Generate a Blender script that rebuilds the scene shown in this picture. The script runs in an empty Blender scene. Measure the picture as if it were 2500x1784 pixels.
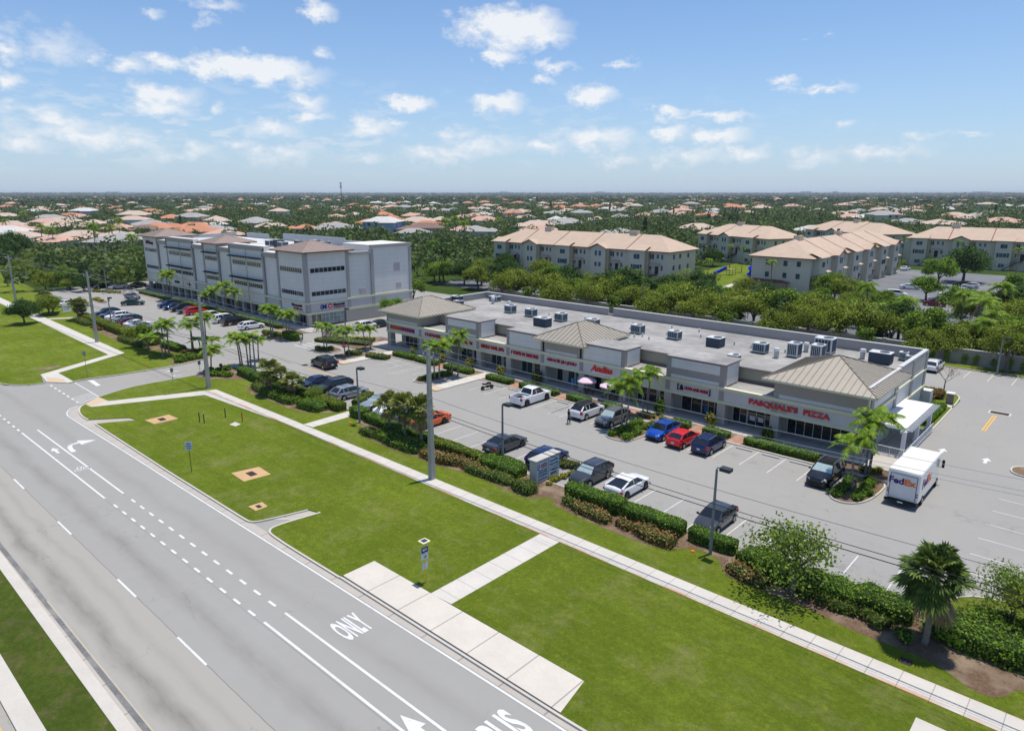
import bpy, math, random
import numpy as np
from mathutils import Vector, Matrix, noise as mnoise

R = math.radians
sc = bpy.context.scene
COL = sc.collection
rnd = random.Random(7)

# ------------------------------------------------------------------ camera
CAM_H = 25.0
FPX, PCX, PCY, HOR = 1670.0, 1250.0, 892.0, 472.0
PITCH = math.atan((PCY - HOR) / FPX)
HEAD = 42.795                        # the camera looks this far to the left of +Y
cam_d = bpy.data.cameras.new('camera')
cam = bpy.data.objects.new('camera', cam_d)
COL.objects.link(cam)
cam.location = (0, 0, CAM_H)
cam.rotation_euler = (R(90) - PITCH, 0, R(HEAD))
cam_d.sensor_width = 36.0
cam_d.lens = 36.0 * FPX / 2500.0
cam_d.clip_start = 0.3
cam_d.clip_end = 90000
sc.camera = cam

# ------------------------------------------------------------------ sun, exposure
SUN = Vector((0.05, 0.17, 1.0)).normalized()
sun_d = bpy.data.lights.new('sun', 'SUN')
sun_d.energy = 4.5
sun_d.angle = R(0.53)
sun_d.color = (1.0, 0.95, 0.87)
sun_o = bpy.data.objects.new('sun', sun_d)
COL.objects.link(sun_o)
sun_o.rotation_euler = SUN.to_track_quat('Z', 'Y').to_euler()
sc.view_settings.view_transform = 'Standard'
sc.view_settings.look = 'None'
sc.view_settings.exposure = 0.0
sc.view_settings.gamma = 1.0
sc.cycles.max_bounces = 5
sc.cycles.diffuse_bounces = 2
sc.cycles.glossy_bounces = 2
sc.cycles.transmission_bounces = 3
sc.cycles.transparent_max_bounces = 6
sc.cycles.volume_bounces = 0
sc.cycles.caustics_reflective = False
sc.cycles.caustics_refractive = False

# pixel of the 2500 x 1784 photograph -> direction, and the point it meets at height z
def ray(px, py):
    x, y = (px - PCX) / FPX, -(py - PCY) / FPX
    fw = math.cos(PITCH) + y * math.sin(PITCH)
    up = -math.sin(PITCH) + y * math.cos(PITCH)
    h = R(HEAD)
    return Vector((x * math.cos(h) - fw * math.sin(h), x * math.sin(h) + fw * math.cos(h), up))

def P(px, py, z=0.0):
    d = ray(px, py)
    t = (z - CAM_H) / d.z
    return Vector((d.x * t, d.y * t, z))

def crop(x0, y0, s):
    def f(x, y, z=0.0):
        return P(x0 + x / s, y0 + y / s, z)
    f.px = lambda x, y: (x0 + x / s, y0 + y / s)
    return f
C1, C2, C3, C4 = crop(0, 440, 3.53), crop(320, 540, 3.161), crop(0, 700, 4.06), crop(480, 720, 3.556)
C5, C6, C7, C8 = crop(1080, 500, 3.347), crop(1640, 480, 2.647), crop(900, 700, 3.161), crop(1500, 760, 2.845)
D1, D2, D3, D4 = crop(1860, 840, 3.53), crop(1700, 1200, 2.781), crop(0, 900, 3.249), crop(0, 1300, 3.251)
D5, D6, D7, D8 = crop(600, 1200, 2.529), crop(820, 880, 3.692), crop(1240, 1060, 3.448), crop(1160, 880, 3.251)
F3, F4 = crop(0, 620, 5.69), crop(340, 720, 5.419)
G5, G6, G7, G8 = crop(1180, 540, 7.1125), crop(1480, 540, 5.69), crop(1820, 540, 6.694), crop(2100, 540, 5.075)

def stand(c, base, top):
    """base pixel on the ground and pixel of the top -> (foot, sideways lean, height)"""
    b = c(*base)
    d = ray(*c.px(*top))
    t = b.y / d.y
    return b, d.x * t - b.x, CAM_H + d.z * t

# ------------------------------------------------------------------ world: sky with fair-weather clouds
w = bpy.data.worlds.new('World')
sc.world = w
w.use_nodes = True
NT = w.node_tree
NT.nodes.clear()
def wn(t, **k):
    n = NT.nodes.new(t)
    for a, b in k.items():
        setattr(n, a, b)
    return n
def lk(a, b):
    NT.links.new(a, b)
w_out = wn('ShaderNodeOutputWorld')
w_bg = wn('ShaderNodeBackground')
w_bg.inputs['Strength'].default_value = 0.13
sky = wn('ShaderNodeTexSky', sky_type='NISHITA')
sky.sun_disc = False
sky.sun_elevation = math.asin(SUN.z)
sky.sun_rotation = math.atan2(SUN.x, SUN.y)
sky.altitude = 0
sky.air_density = 1.0
sky.dust_density = 0.5
sky.ozone_density = 2.0
tc = wn('ShaderNodeTexCoord')
sep = wn('ShaderNodeSeparateXYZ')
lk(tc.outputs['Generated'], sep.inputs[0])
def wm(op, a, b=None, c=None, clamp=False):
    n = wn('ShaderNodeMath', operation=op, use_clamp=clamp)
    for i, v in enumerate((a, b, c)):
        if v is None:
            continue
        if isinstance(v, (int, float)):
            n.inputs[i].default_value = v
        else:
            lk(v, n.inputs[i])
    return n.outputs[0]
az = wm('ARCTAN2', sep.outputs[0], sep.outputs[1])
el = wm('ARCSINE', sep.outputs[2])
comb = wn('ShaderNodeCombineXYZ')
lk(az, comb.inputs[0]); lk(el, comb.inputs[1])
nz = wn('ShaderNodeTexNoise', noise_dimensions='2D')
nz.inputs['Scale'].default_value = 26.0
nz.inputs['Detail'].default_value = 6.0
nz.inputs['Roughness'].default_value = 0.62
mp = wn('ShaderNodeMapping')
mp.inputs['Scale'].default_value = (1.0, 1.6, 1.0)
lk(comb.outputs[0], mp.inputs['Vector']); lk(mp.outputs[0], nz.inputs['Vector'])
nsub = wn('ShaderNodeVectorMath', operation='SUBTRACT')
lk(nz.outputs['Color'], nsub.inputs[0]); nsub.inputs[1].default_value = (0.5, 0.5, 0.5)
nmul = wn('ShaderNodeVectorMath', operation='MULTIPLY')
lk(nsub.outputs[0], nmul.inputs[0]); nmul.inputs[1].default_value = (0.055, 0.035, 0)
nadd = wn('ShaderNodeVectorMath', operation='ADD')
lk(comb.outputs[0], nadd.inputs[0]); lk(nmul.outputs[0], nadd.inputs[1])
# the larger clouds: x, y of the middle, half width, half height (photo pixels), weight
CLOUDS = [(1250, 70, 140, 52, 1.25), (1330, 95, 70, 26, .8), (1215, 142, 60, 20, .9), (1225, 110, 60, 22, .7), (775, 28, 48, 28, .85),
 (610, 168, 175, 36, 1.15), (500, 160, 70, 32, .9), (300, 155, 62, 27, .8), (410, 158, 60, 22, .75), (740, 195, 60, 30, .6),
 (405, 232, 88, 30, .85), (395, 266, 80, 22, .75), (10, 122, 48, 26, .75), (10, 195, 50, 28, .85), (750, 252, 50, 24, .7), (760, 288, 56, 16, .6),
 (1000, 254, 62, 22, 1.0), (1222, 250, 62, 26, .95), (1445, 237, 66, 28, 1.15), (1350, 162, 62, 13, .6), (1518, 155, 42, 11, .55), (1325, 192, 36, 10, .5),
 (900, 312, 75, 28, .75), (970, 300, 26, 13, .55), (130, 300, 150, 26, .6), (200, 330, 190, 30, .62), (90, 268, 80, 22, .45), (330, 352, 120, 26, .4),
 (120, 105, 110, 45, .3), (60, 352, 110, 22, .45), (670, 310, 78, 22, .55), (570, 352, 60, 20, .55), (1090, 375, 110, 24, .6), (1180, 360, 110, 26, .5), (1120, 330, 50, 20, .5),
 (1445, 338, 110, 28, .8), (1340, 350, 60, 16, .5), (1630, 275, 52, 13, .75), (1745, 285, 95, 13, .8), (1625, 322, 56, 20, .95), (1750, 333, 82, 22, .9), (1830, 370, 52, 24, .7), (1680, 382, 110, 22, .55), (1500, 395, 70, 18, .5),
 (2010, 214, 78, 14, .75), (1925, 202, 26, 8, .5), (2070, 308, 24, 12, .45), (2160, 370, 110, 22, .5), (2000, 380, 70, 22, .4), (2250, 332, 60, 12, .4), (2380, 325, 42, 8, .4), (2200, 360, 60, 18, .45),
 (700, 378, 90, 24, .45), (470, 372, 90, 24, .4), (2010, 96, 18, 6, .35), (380, 34, 26, 12, .4), (540, 14, 60, 14, .35), (500, 50, 40, 14, .35), (530, 262, 22, 12, .45), (800, 132, 20, 10, .35), (900, 385, 40, 16, .35)]
m = None
for cxp, cyp, hw, hh, wt in CLOUDS:
    d0, d1, d2 = ray(cxp, cyp).normalized(), ray(cxp + hw, cyp).normalized(), ray(cxp, cyp - hh).normalized()
    a0, e0 = math.atan2(d0.x, d0.y), math.asin(d0.z)
    sa, se = abs(math.atan2(d1.x, d1.y) - a0), abs(math.asin(d2.z) - e0)
    v = wn('ShaderNodeVectorMath', operation='MULTIPLY_ADD')
    lk(nadd.outputs[0], v.inputs[0])
    v.inputs[1].default_value = (1 / sa, 1 / se, 0)
    v.inputs[2].default_value = (-a0 / sa, -e0 / se, 0)
    ln = wn('ShaderNodeVectorMath', operation='LENGTH')
    lk(v.outputs[0], ln.inputs[0])
    q = wm('MULTIPLY_ADD', ln.outputs['Value'], -wt, wt * 1.15)
    m = q if m is None else wm('MAXIMUM', m, q)
# a thin scatter of far small clouds low over the horizon
mp2 = wn('ShaderNodeMapping')
mp2.inputs['Scale'].default_value = (1.0, 3.4, 1.0)
mp2.inputs['Location'].default_value = (3.1, 1.7, 0)
lk(comb.outputs[0], mp2.inputs['Vector'])
n2 = wn('ShaderNodeTexNoise', noise_dimensions='2D')
n2.inputs['Scale'].default_value = 20.0; n2.inputs['Detail'].default_value = 7.0; n2.inputs['Roughness'].default_value = 0.58
lk(mp2.outputs[0], n2.inputs['Vector'])
lowband = wm('MULTIPLY', wm('MULTIPLY_ADD', el, 26.0, -0.55, True), wm('MULTIPLY_ADD', el, -12.0, 1.9, True))
leftish = wm('MULTIPLY_ADD', az, -1.0, -0.20, True)
scat = wm('MULTIPLY', wm('MULTIPLY', wm('MULTIPLY_ADD', n2.outputs['Fac'], 8.0, -4.1, True), lowband), leftish)
fb = wm('MULTIPLY_ADD', nz.outputs['Fac'], 1.3, -0.58)
mm = wm('ADD', m, fb)
mask = wm('MULTIPLY', wm('SMOOTH_MAX', wm('MULTIPLY', mm, 1.25, None, True), wm('MULTIPLY', scat, 0.62), 0.1), 0.93, None, True)
# pale band of moist air low over the horizon
lowhaze = wm('POWER', wm('MULTIPLY_ADD', el, -2.3, 1.0, True), 3.0)
mixh = wn('ShaderNodeMixRGB'); lk(wm('MULTIPLY', lowhaze, 0.62), mixh.inputs[0])
tint = wn('ShaderNodeMixRGB', blend_type='MULTIPLY')
tint.inputs[0].default_value = 1.0
tint.inputs[2].default_value = (0.74, 0.90, 1.08, 1)
lk(sky.outputs[0], tint.inputs[1])
lk(tint.outputs[0], mixh.inputs[1])
mixh.inputs[2].default_value = (3.9, 4.95, 6.75, 1)
cmix = wn('ShaderNodeMixRGB')
lk(mask, cmix.inputs[0]); lk(mixh.outputs[0], cmix.inputs[1])
ccol = wn('ShaderNodeMixRGB')
lk(wm('MULTIPLY_ADD', mm, 1.4, -0.1, True), ccol.inputs[0])
ccol.inputs[1].default_value = (5.9, 6.3, 6.9, 1)
ccol.inputs[2].default_value = (6.9, 7.1, 7.35, 1)
lk(ccol.outputs[0], cmix.inputs[2])
lk(cmix.outputs[0], w_bg.inputs['Color'])
lk(w_bg.outputs[0], w_out.inputs['Surface'])

# ------------------------------------------------------------------ materials
MATS = {}
class NB:
    def __init__(self, name):
        self.m = bpy.data.materials.new(name)
        self.m.use_nodes = True
        self.t = self.m.node_tree
        self.b = self.t.nodes['Principled BSDF']
        self.b.inputs['Specular IOR Level'].default_value = 0.12
        self.co = self.t.nodes.new('ShaderNodeTexCoord')
        self.geo = self.t.nodes.new('ShaderNodeNewGeometry')
    def n(self, t, **k):
        x = self.t.nodes.new(t)
        for a, b in k.items():
            setattr(x, a, b)
        return x
    def put(self, sock, v):
        if isinstance(v, (int, float)):
            sock.default_value = v
        elif isinstance(v, tuple):
            sock.default_value = v if len(v) != 3 or sock.type == 'VECTOR' else v + (1,)
        else:
            self.t.links.new(v, sock)
    def math(self, op, a, b=None, c=None, clamp=False):
        x = self.n('ShaderNodeMath', operation=op, use_clamp=clamp)
        for i, v in enumerate((a, b, c)):
            if v is not None:
                self.put(x.inputs[i], v)
        return x.outputs[0]
    def noise(self, scale, detail=3.0, rough=0.55, world=True, stretch=None):
        x = self.n('ShaderNodeTexNoise')
        x.inputs['Scale'].default_value = scale
        x.inputs['Detail'].default_value = detail
        x.inputs['Roughness'].default_value = rough
        src = self.geo.outputs['Position'] if world else self.co.outputs['Object']
        if stretch:
            mpn = self.n('ShaderNodeMapping')
            mpn.inputs['Scale'].default_value = stretch
            self.t.links.new(src, mpn.inputs['Vector'])
            src = mpn.outputs[0]
        self.t.links.new(src, x.inputs['Vector'])
        return x.outputs['Fac']
    def ramp(self, v, lo, hi):
        return self.math('MULTIPLY_ADD', v, 1.0 / (hi - lo), -lo / (hi - lo), True)
    def mix(self, f, a, b, blend='MIX'):
        x = self.n('ShaderNodeMixRGB', blend_type=blend)
        self.put(x.inputs[0], f); self.put(x.inputs[1], a); self.put(x.inputs[2], b)
        return x.outputs[0]
    def bump(self, h, strength=0.3, dist=0.05):
        x = self.n('ShaderNodeBump')
        x.inputs['Strength'].default_value = strength
        x.inputs['Distance'].default_value = dist
        self.t.links.new(h, x.inputs['Height'])
        self.t.links.new(x.outputs[0], self.b.inputs['Normal'])
    def xyz(self):
        s = self.n('ShaderNodeSeparateXYZ')
        self.t.links.new(self.geo.outputs['Position'], s.inputs[0])
        return s.outputs
    def done(self, col, rough=0.8, metal=0.0):
        self.put(self.b.inputs['Base Color'], col)
        self.put(self.b.inputs['Roughness'], rough)
        self.b.inputs['Metallic'].default_value = metal
        return self.m

def plain(name, col, rough=0.7, metal=0.0, var=0.12, scale=1.5, coat=0.0, world=False, spec=None):
    """a paint or render with mild procedural unevenness"""
    if name in MATS:
        return MATS[name]
    b = NB(name)
    f = b.ramp(b.noise(scale, 4, 0.6, world=world), 0.3, 0.7)
    c2 = tuple(x * (1 - var) for x in col)
    out = b.done(b.mix(f, col, c2), rough, metal)
    if coat:
        b.b.inputs['Coat Weight'].default_value = coat
        b.b.inputs['Coat Roughness'].default_value = 0.04
    if spec is not None:
        b.b.inputs['Specular IOR Level'].default_value = spec
    MATS[name] = out
    return out

def grass_mat(name, dark, mid, brown, brown_amt=0.35, scale=1.0):
    b = NB(name)
    b.b.inputs['Specular IOR Level'].default_value = 0.03
    big = b.ramp(b.noise(0.10 * scale, 4, 0.6), 0.36, 0.66)
    med = b.ramp(b.noise(0.75 * scale, 5, 0.7), 0.32, 0.70)
    fine = b.ramp(b.noise(5.5, 4, 0.8), 0.34, 0.66)
    mow = b.ramp(b.noise(0.8, 4, 0.65, stretch=(0.18, 1.5, 1)), 0.35, 0.68)
    c = b.mix(b.math('MULTIPLY_ADD', big, 0.55, b.math('MULTIPLY', med, 0.45)), dark, mid)
    c = b.mix(b.math('MULTIPLY', mow, 0.38), c, tuple(x * 0.66 for x in dark))
    dry = b.math('MULTIPLY', b.ramp(b.noise(0.28 * scale, 6, 0.75), 0.50, 0.72), b.math('MULTIPLY_ADD', fine, 0.7, 0.3))
    c = b.mix(b.math('MULTIPLY', dry, brown_amt * 2), c, brown)
    c = b.mix(b.math('MULTIPLY', fine, 0.55), c, tuple(x * 0.52 for x in dark))
    yel = b.math('MULTIPLY', b.ramp(b.noise(2.3, 3, 0.7), 0.58, 0.75), 0.35)
    c = b.mix(yel, c, tuple(x * y for x, y in zip(mid, (1.35, 1.2, 1.1))))
    sp = b.ramp(b.noise(2.6, 6, 0.9), 0.42, 0.60)
    c = b.mix(b.math('MULTIPLY', sp, 0.42), c, tuple(x * 0.55 for x in dark))
    b.bump(b.noise(11.0, 4, 0.8), 1.0, 0.14)
    return b.done(c, 0.95)

def leaf_mat(name, dark, mid, light, scale=0.8, translucent=0.22, world=False):
    if name in MATS:
        return MATS[name]
    b = NB(name)
    n1 = b.ramp(b.noise(scale, 2, 0.5, world=world), 0.38, 0.62)
    isl = b.geo.outputs['Random Per Island']
    oi = b.n('ShaderNodeObjectInfo')
    c = b.mix(n1, dark, mid)
    c = b.mix(b.ramp(isl, 0.45, 1.0), c, light)
    c = b.mix(b.math('MULTIPLY', oi.outputs['Random'], 0.35), c, mid)
    tr = b.n('ShaderNodeBsdfTranslucent')
    b.put(tr.inputs['Color'], b.mix(0.5, c, light))
    ms = b.n('ShaderNodeMixShader')
    ms.inputs[0].default_value = translucent
    b.done(c, 0.55)
    b.t.links.new(b.b.outputs[0], ms.inputs[1])
    b.t.links.new(tr.outputs[0], ms.inputs[2])
    out = [n for n in b.t.nodes if n.type == 'OUTPUT_MATERIAL'][0]
    b.t.links.new(ms.outputs[0], out.inputs['Surface'])
    MATS[name] = b.m
    return b.m

# ------------------------------------------------------------------ mesh and object helpers
class MB:
    def __init__(self):
        self.v, self.f, self.mi, self.cur = [], [], [], 0
    def m(self, i):
        self.cur = i
        return self
    def face(self, pts):
        k = len(self.v)
        self.v += [tuple(p) for p in pts]
        self.f.append(tuple(range(k, k + len(pts)))); self.mi.append(self.cur)
        return self
    def poly(self, vs, fs):
        k = len(self.v)
        self.v += [tuple(p) for p in vs]
        for f in fs:
            self.f.append(tuple(i + k for i in f)); self.mi.append(self.cur)
        return self
    def box(self, x0, x1, y0, y1, z0, z1):
        if x0 > x1: x0, x1 = x1, x0
        if y0 > y1: y0, y1 = y1, y0
        v = [(x0, y0, z0), (x1, y0, z0), (x1, y1, z0), (x0, y1, z0), (x0, y0, z1), (x1, y0, z1), (x1, y1, z1), (x0, y1, z1)]
        return self.poly(v, [(0, 3, 2, 1), (4, 5, 6, 7), (0, 1, 5, 4), (1, 2, 6, 5), (2, 3, 7, 6), (3, 0, 4, 7)])
    def bevbox(self, x0, x1, y0, y1, z0, z1, r):
        """a box with its upright edges and its top edge chamfered"""
        def ring(z, i):
            a, b, c, d = x0 + i, x1 - i, y0 + i, y1 - i
            return [(a + r, c, z), (b - r, c, z), (b, c + r, z), (b, d - r, z), (b - r, d, z), (a + r, d, z), (a, d - r, z), (a, c + r, z)]
        v = ring(z0, 0) + ring(z1 - r, 0) + ring(z1, r * .7)
        f = [tuple(range(7, -1, -1)), tuple(range(16, 24))]
        for k in (0, 8):
            f += [(k + i, k + (i + 1) % 8, k + 8 + (i + 1) % 8, k + 8 + i) for i in range(8)]
        return self.poly(v, f)
    def prism(self, pts, z0, z1, bottom=False):
        pts = [tuple(p)[:2] for p in pts]
        area = sum(pts[i][0] * pts[(i + 1) % len(pts)][1] - pts[(i + 1) % len(pts)][0] * pts[i][1] for i in range(len(pts)))
        if area < 0:
            pts = pts[::-1]
        n = len(pts)
        v = [(x, y, z0) for x, y in pts] + [(x, y, z1) for x, y in pts]
        f = [tuple(range(n, 2 * n))] + [(i, (i + 1) % n, n + (i + 1) % n, n + i) for i in range(n)]
        if bottom:
            f.append(tuple(range(n - 1, -1, -1)))
        return self.poly(v, f)
    def tube(self, path, rad, n=6, cap=True):
        path = [Vector(p) for p in path]
        rr = rad if isinstance(rad, (list, tuple)) else [rad] * len(path)
        vs, fs = [], []
        for i, p in enumerate(path):
            d = (path[min(i + 1, len(path) - 1)] - path[max(i - 1, 0)]).normalized()
            a = d.cross(Vector((0, 0, 1)) if abs(d.z) < 0.9 else Vector((1, 0, 0))).normalized()
            b = d.cross(a)
            for k in range(n):
                t = 2 * math.pi * k / n
                vs.append(p + a * (math.cos(t) * rr[i]) + b * (math.sin(t) * rr[i]))
        for i in range(len(path) - 1):
            for k in range(n):
                q = (k + 1) % n
                fs.append((i * n + k, i * n + q, (i + 1) * n + q, (i + 1) * n + k))
        if cap:
            fs.append(tuple(range(n - 1, -1, -1)))
            fs.append(tuple((len(path) - 1) * n + k for k in range(n)))
        return self.poly(vs, fs)
    def cyl(self, x, y, z0, z1, r0, r1=None, n=12):
        return self.tube([(x, y, z0), (x, y, z1)], [r0, r0 if r1 is None else r1], n)
    def disc_x(self, x, y, z, r, w, n=16):
        return self.tube([(x - w / 2, y, z), (x + w / 2, y, z)], r, n)
    def strip(self, a, b, wd, z):
        a, b = Vector((a[0], a[1], z)), Vector((b[0], b[1], z))
        d = (b - a).normalized()
        s = Vector((-d.y, d.x, 0)) * (wd / 2)
        return self.face([a - s, b - s, b + s, a + s])
    def build(self, name, mats, parent=None, loc=None, smooth=False, **props):
        me = bpy.data.meshes.new(name)
        me.from_pydata(self.v, [], self.f)
        if not isinstance(mats, (list, tuple)):
            mats = [mats]
        for x in mats:
            me.materials.append(x)
        if len(mats) > 1:
            me.polygons.foreach_set('material_index', self.mi)
        if smooth:
            me.polygons.foreach_set('use_smooth', [True] * len(me.polygons))
        me.update()
        return link(name, me, parent, loc, **props)

def link(name, me, parent=None, loc=None, rotz=0.0, **props):
    o = bpy.data.objects.new(name, me)
    COL.objects.link(o)
    if parent is not None:
        o.parent = parent
    if loc is not None:
        o.location = loc
    if rotz:
        o.rotation_euler = (0, 0, rotz)
    for k, v in props.items():
        if v is not None:
            o[k] = v
    return o

def thing(name, label, category, loc=(0, 0, 0), rotz=0.0, group=None, scale=None):
    o = link(name, None, None, loc, rotz, label=label, category=category, group=group)
    if scale:
        o.scale = scale if isinstance(scale, tuple) else (scale,) * 3
    return o

def copy_tree(o, parent=None):
    c = o.copy()
    COL.objects.link(c)
    c.parent = parent
    for ch in list(o.children):
        copy_tree(ch, c)
    return c

def dup(o, loc, rotz, label, group=None, scale=None):
    c = copy_tree(o)
    c.location = loc
    c.rotation_euler = (0, 0, rotz)
    c['label'] = label
    if group: c['group'] = group
    if scale: c.scale = scale if isinstance(scale, tuple) else (scale,) * 3
    return c

FIRST = {}
def place(key, maker, loc, rotz, label, group=None, scale=None):
    """build a kind once, copy it (with its parts) every further time"""
    if key not in FIRST:
        FIRST[key] = maker()
        o = FIRST[key]
        o.location = loc; o.rotation_euler = (0, 0, rotz); o['label'] = label
        if group: o['group'] = group
        if scale: o.scale = scale if isinstance(scale, tuple) else (scale,) * 3
        return o
    return dup(FIRST[key], loc, rotz, label, group, scale)

def structure(name, mb, mats):
    return mb.build(name, mats, kind='structure')

def text_mesh(txt, size, depth=0.06, bold=0.0, shear=0.0, spacing=1.0, align='CENTER'):
    cu = bpy.data.curves.new('lettering', 'FONT')
    cu.body = txt
    cu.size = size
    cu.extrude = depth / 2
    cu.offset = bold
    cu.shear = shear
    cu.space_character = spacing
    cu.align_x = align
    cu.align_y = 'CENTER'
    cu.resolution_u = 3
    o = bpy.data.objects.new('lettering', cu)
    COL.objects.link(o)
    dg = bpy.context.evaluated_depsgraph_get()
    me = bpy.data.meshes.new_from_object(o.evaluated_get(dg))
    bpy.data.objects.remove(o)
    return me

def fit_text(txt, wd, ht, mat, depth=0.06, bold=0.0, shear=0.0):
    """lettering stretched to a width and a cap height, centred on its origin, facing +Z"""
    me = text_mesh(txt, 1.0, 0.06, bold, shear)
    n = len(me.vertices)
    a = np.empty(n * 3); me.vertices.foreach_get('co', a); a = a.reshape(-1, 3)
    lo, hi = a.min(0), a.max(0)
    a -= (lo + hi) / 2
    a *= np.array([wd / max(hi[0] - lo[0], 1e-6), ht / max(hi[1] - lo[1], 1e-6), depth / 0.06])
    me.vertices.foreach_set('co', a.ravel())
    me.materials.clear(); me.materials.append(mat)
    me.update()
    return me

FACE_Y = (R(90), 0, 0)           # a sign that looks towards -Y
FACE_X = (R(90), 0, R(90))       # a sign that looks towards +X
def letters(txt, wd, ht, mat, loc, rot, parent, depth=0.06, bold=0.0, shear=0.0, name='lettering'):
    o = link(name, fit_text(txt, wd, ht, mat, depth, bold, shear), parent, loc)
    o.rotation_euler = rot
    return o

# ================================================================== SETTING
concrete_col = (0.55, 0.515, 0.46)
def concrete_mat(name, col, joint=None, axis=0, stain=None, gap=1.52):
    b = NB(name)
    f = b.ramp(b.noise(0.5, 5, 0.65), 0.3, 0.75)
    c = b.mix(f, col, tuple(x * 0.86 for x in col))
    c = b.mix(b.math('MULTIPLY', b.ramp(b.noise(7, 4, 0.7), 0.4, 0.75), 0.3), c, tuple(x * 0.7 for x in col))
    p = b.xyz()
    if stain:      # rusty edges left by irrigation water
        y0, y1 = stain
        d = b.math('ABSOLUTE', b.math('MULTIPLY_ADD', p[1], 2.0 / (y1 - y0), -(y0 + y1) / (y1 - y0)))
        e = b.math('MULTIPLY', b.math('MULTIPLY', b.ramp(d, 0.66, 1.0), b.math('LESS_THAN', d, 1.12)), b.ramp(b.noise(0.28, 4, 0.6), 0.40, 0.60))
        c = b.mix(b.math('MULTIPLY', e, 0.95), c, (0.50, 0.20, 0.09))
    if joint is not None:
        fr = b.math('FRACT', b.math('MULTIPLY', p[axis], 1.0 / gap))
        c = b.mix(b.math('MULTIPLY', b.math('LESS_THAN', fr, 0.028), 0.55), c, (0.12, 0.11, 0.10))
    b.bump(b.noise(30, 3, 0.6), 0.2, 0.01)
    return b.done(c, 0.85)
M_walk = concrete_mat('sidewalk_concrete', (0.58, 0.54, 0.48), True, 0, (35.9, 37.75))
M_path = concrete_mat('path_concrete', (0.60, 0.56, 0.50), True, 1)
M_pad = concrete_mat('pad_concrete', (0.62, 0.565, 0.49), True, 0, None, 3.05)
M_kerb = concrete_mat('kerb_concrete', (0.56, 0.52, 0.46))
M_gutter = concrete_mat('gutter_concrete', (0.46, 0.42, 0.37), True, 0, None, 3.05)
M_ramp = concrete_mat('ramp_concrete', (0.60, 0.45, 0.30))
M_plaza = concrete_mat('arcade_concrete', (0.50, 0.46, 0.41), True, 0, None, 2.4)

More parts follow.
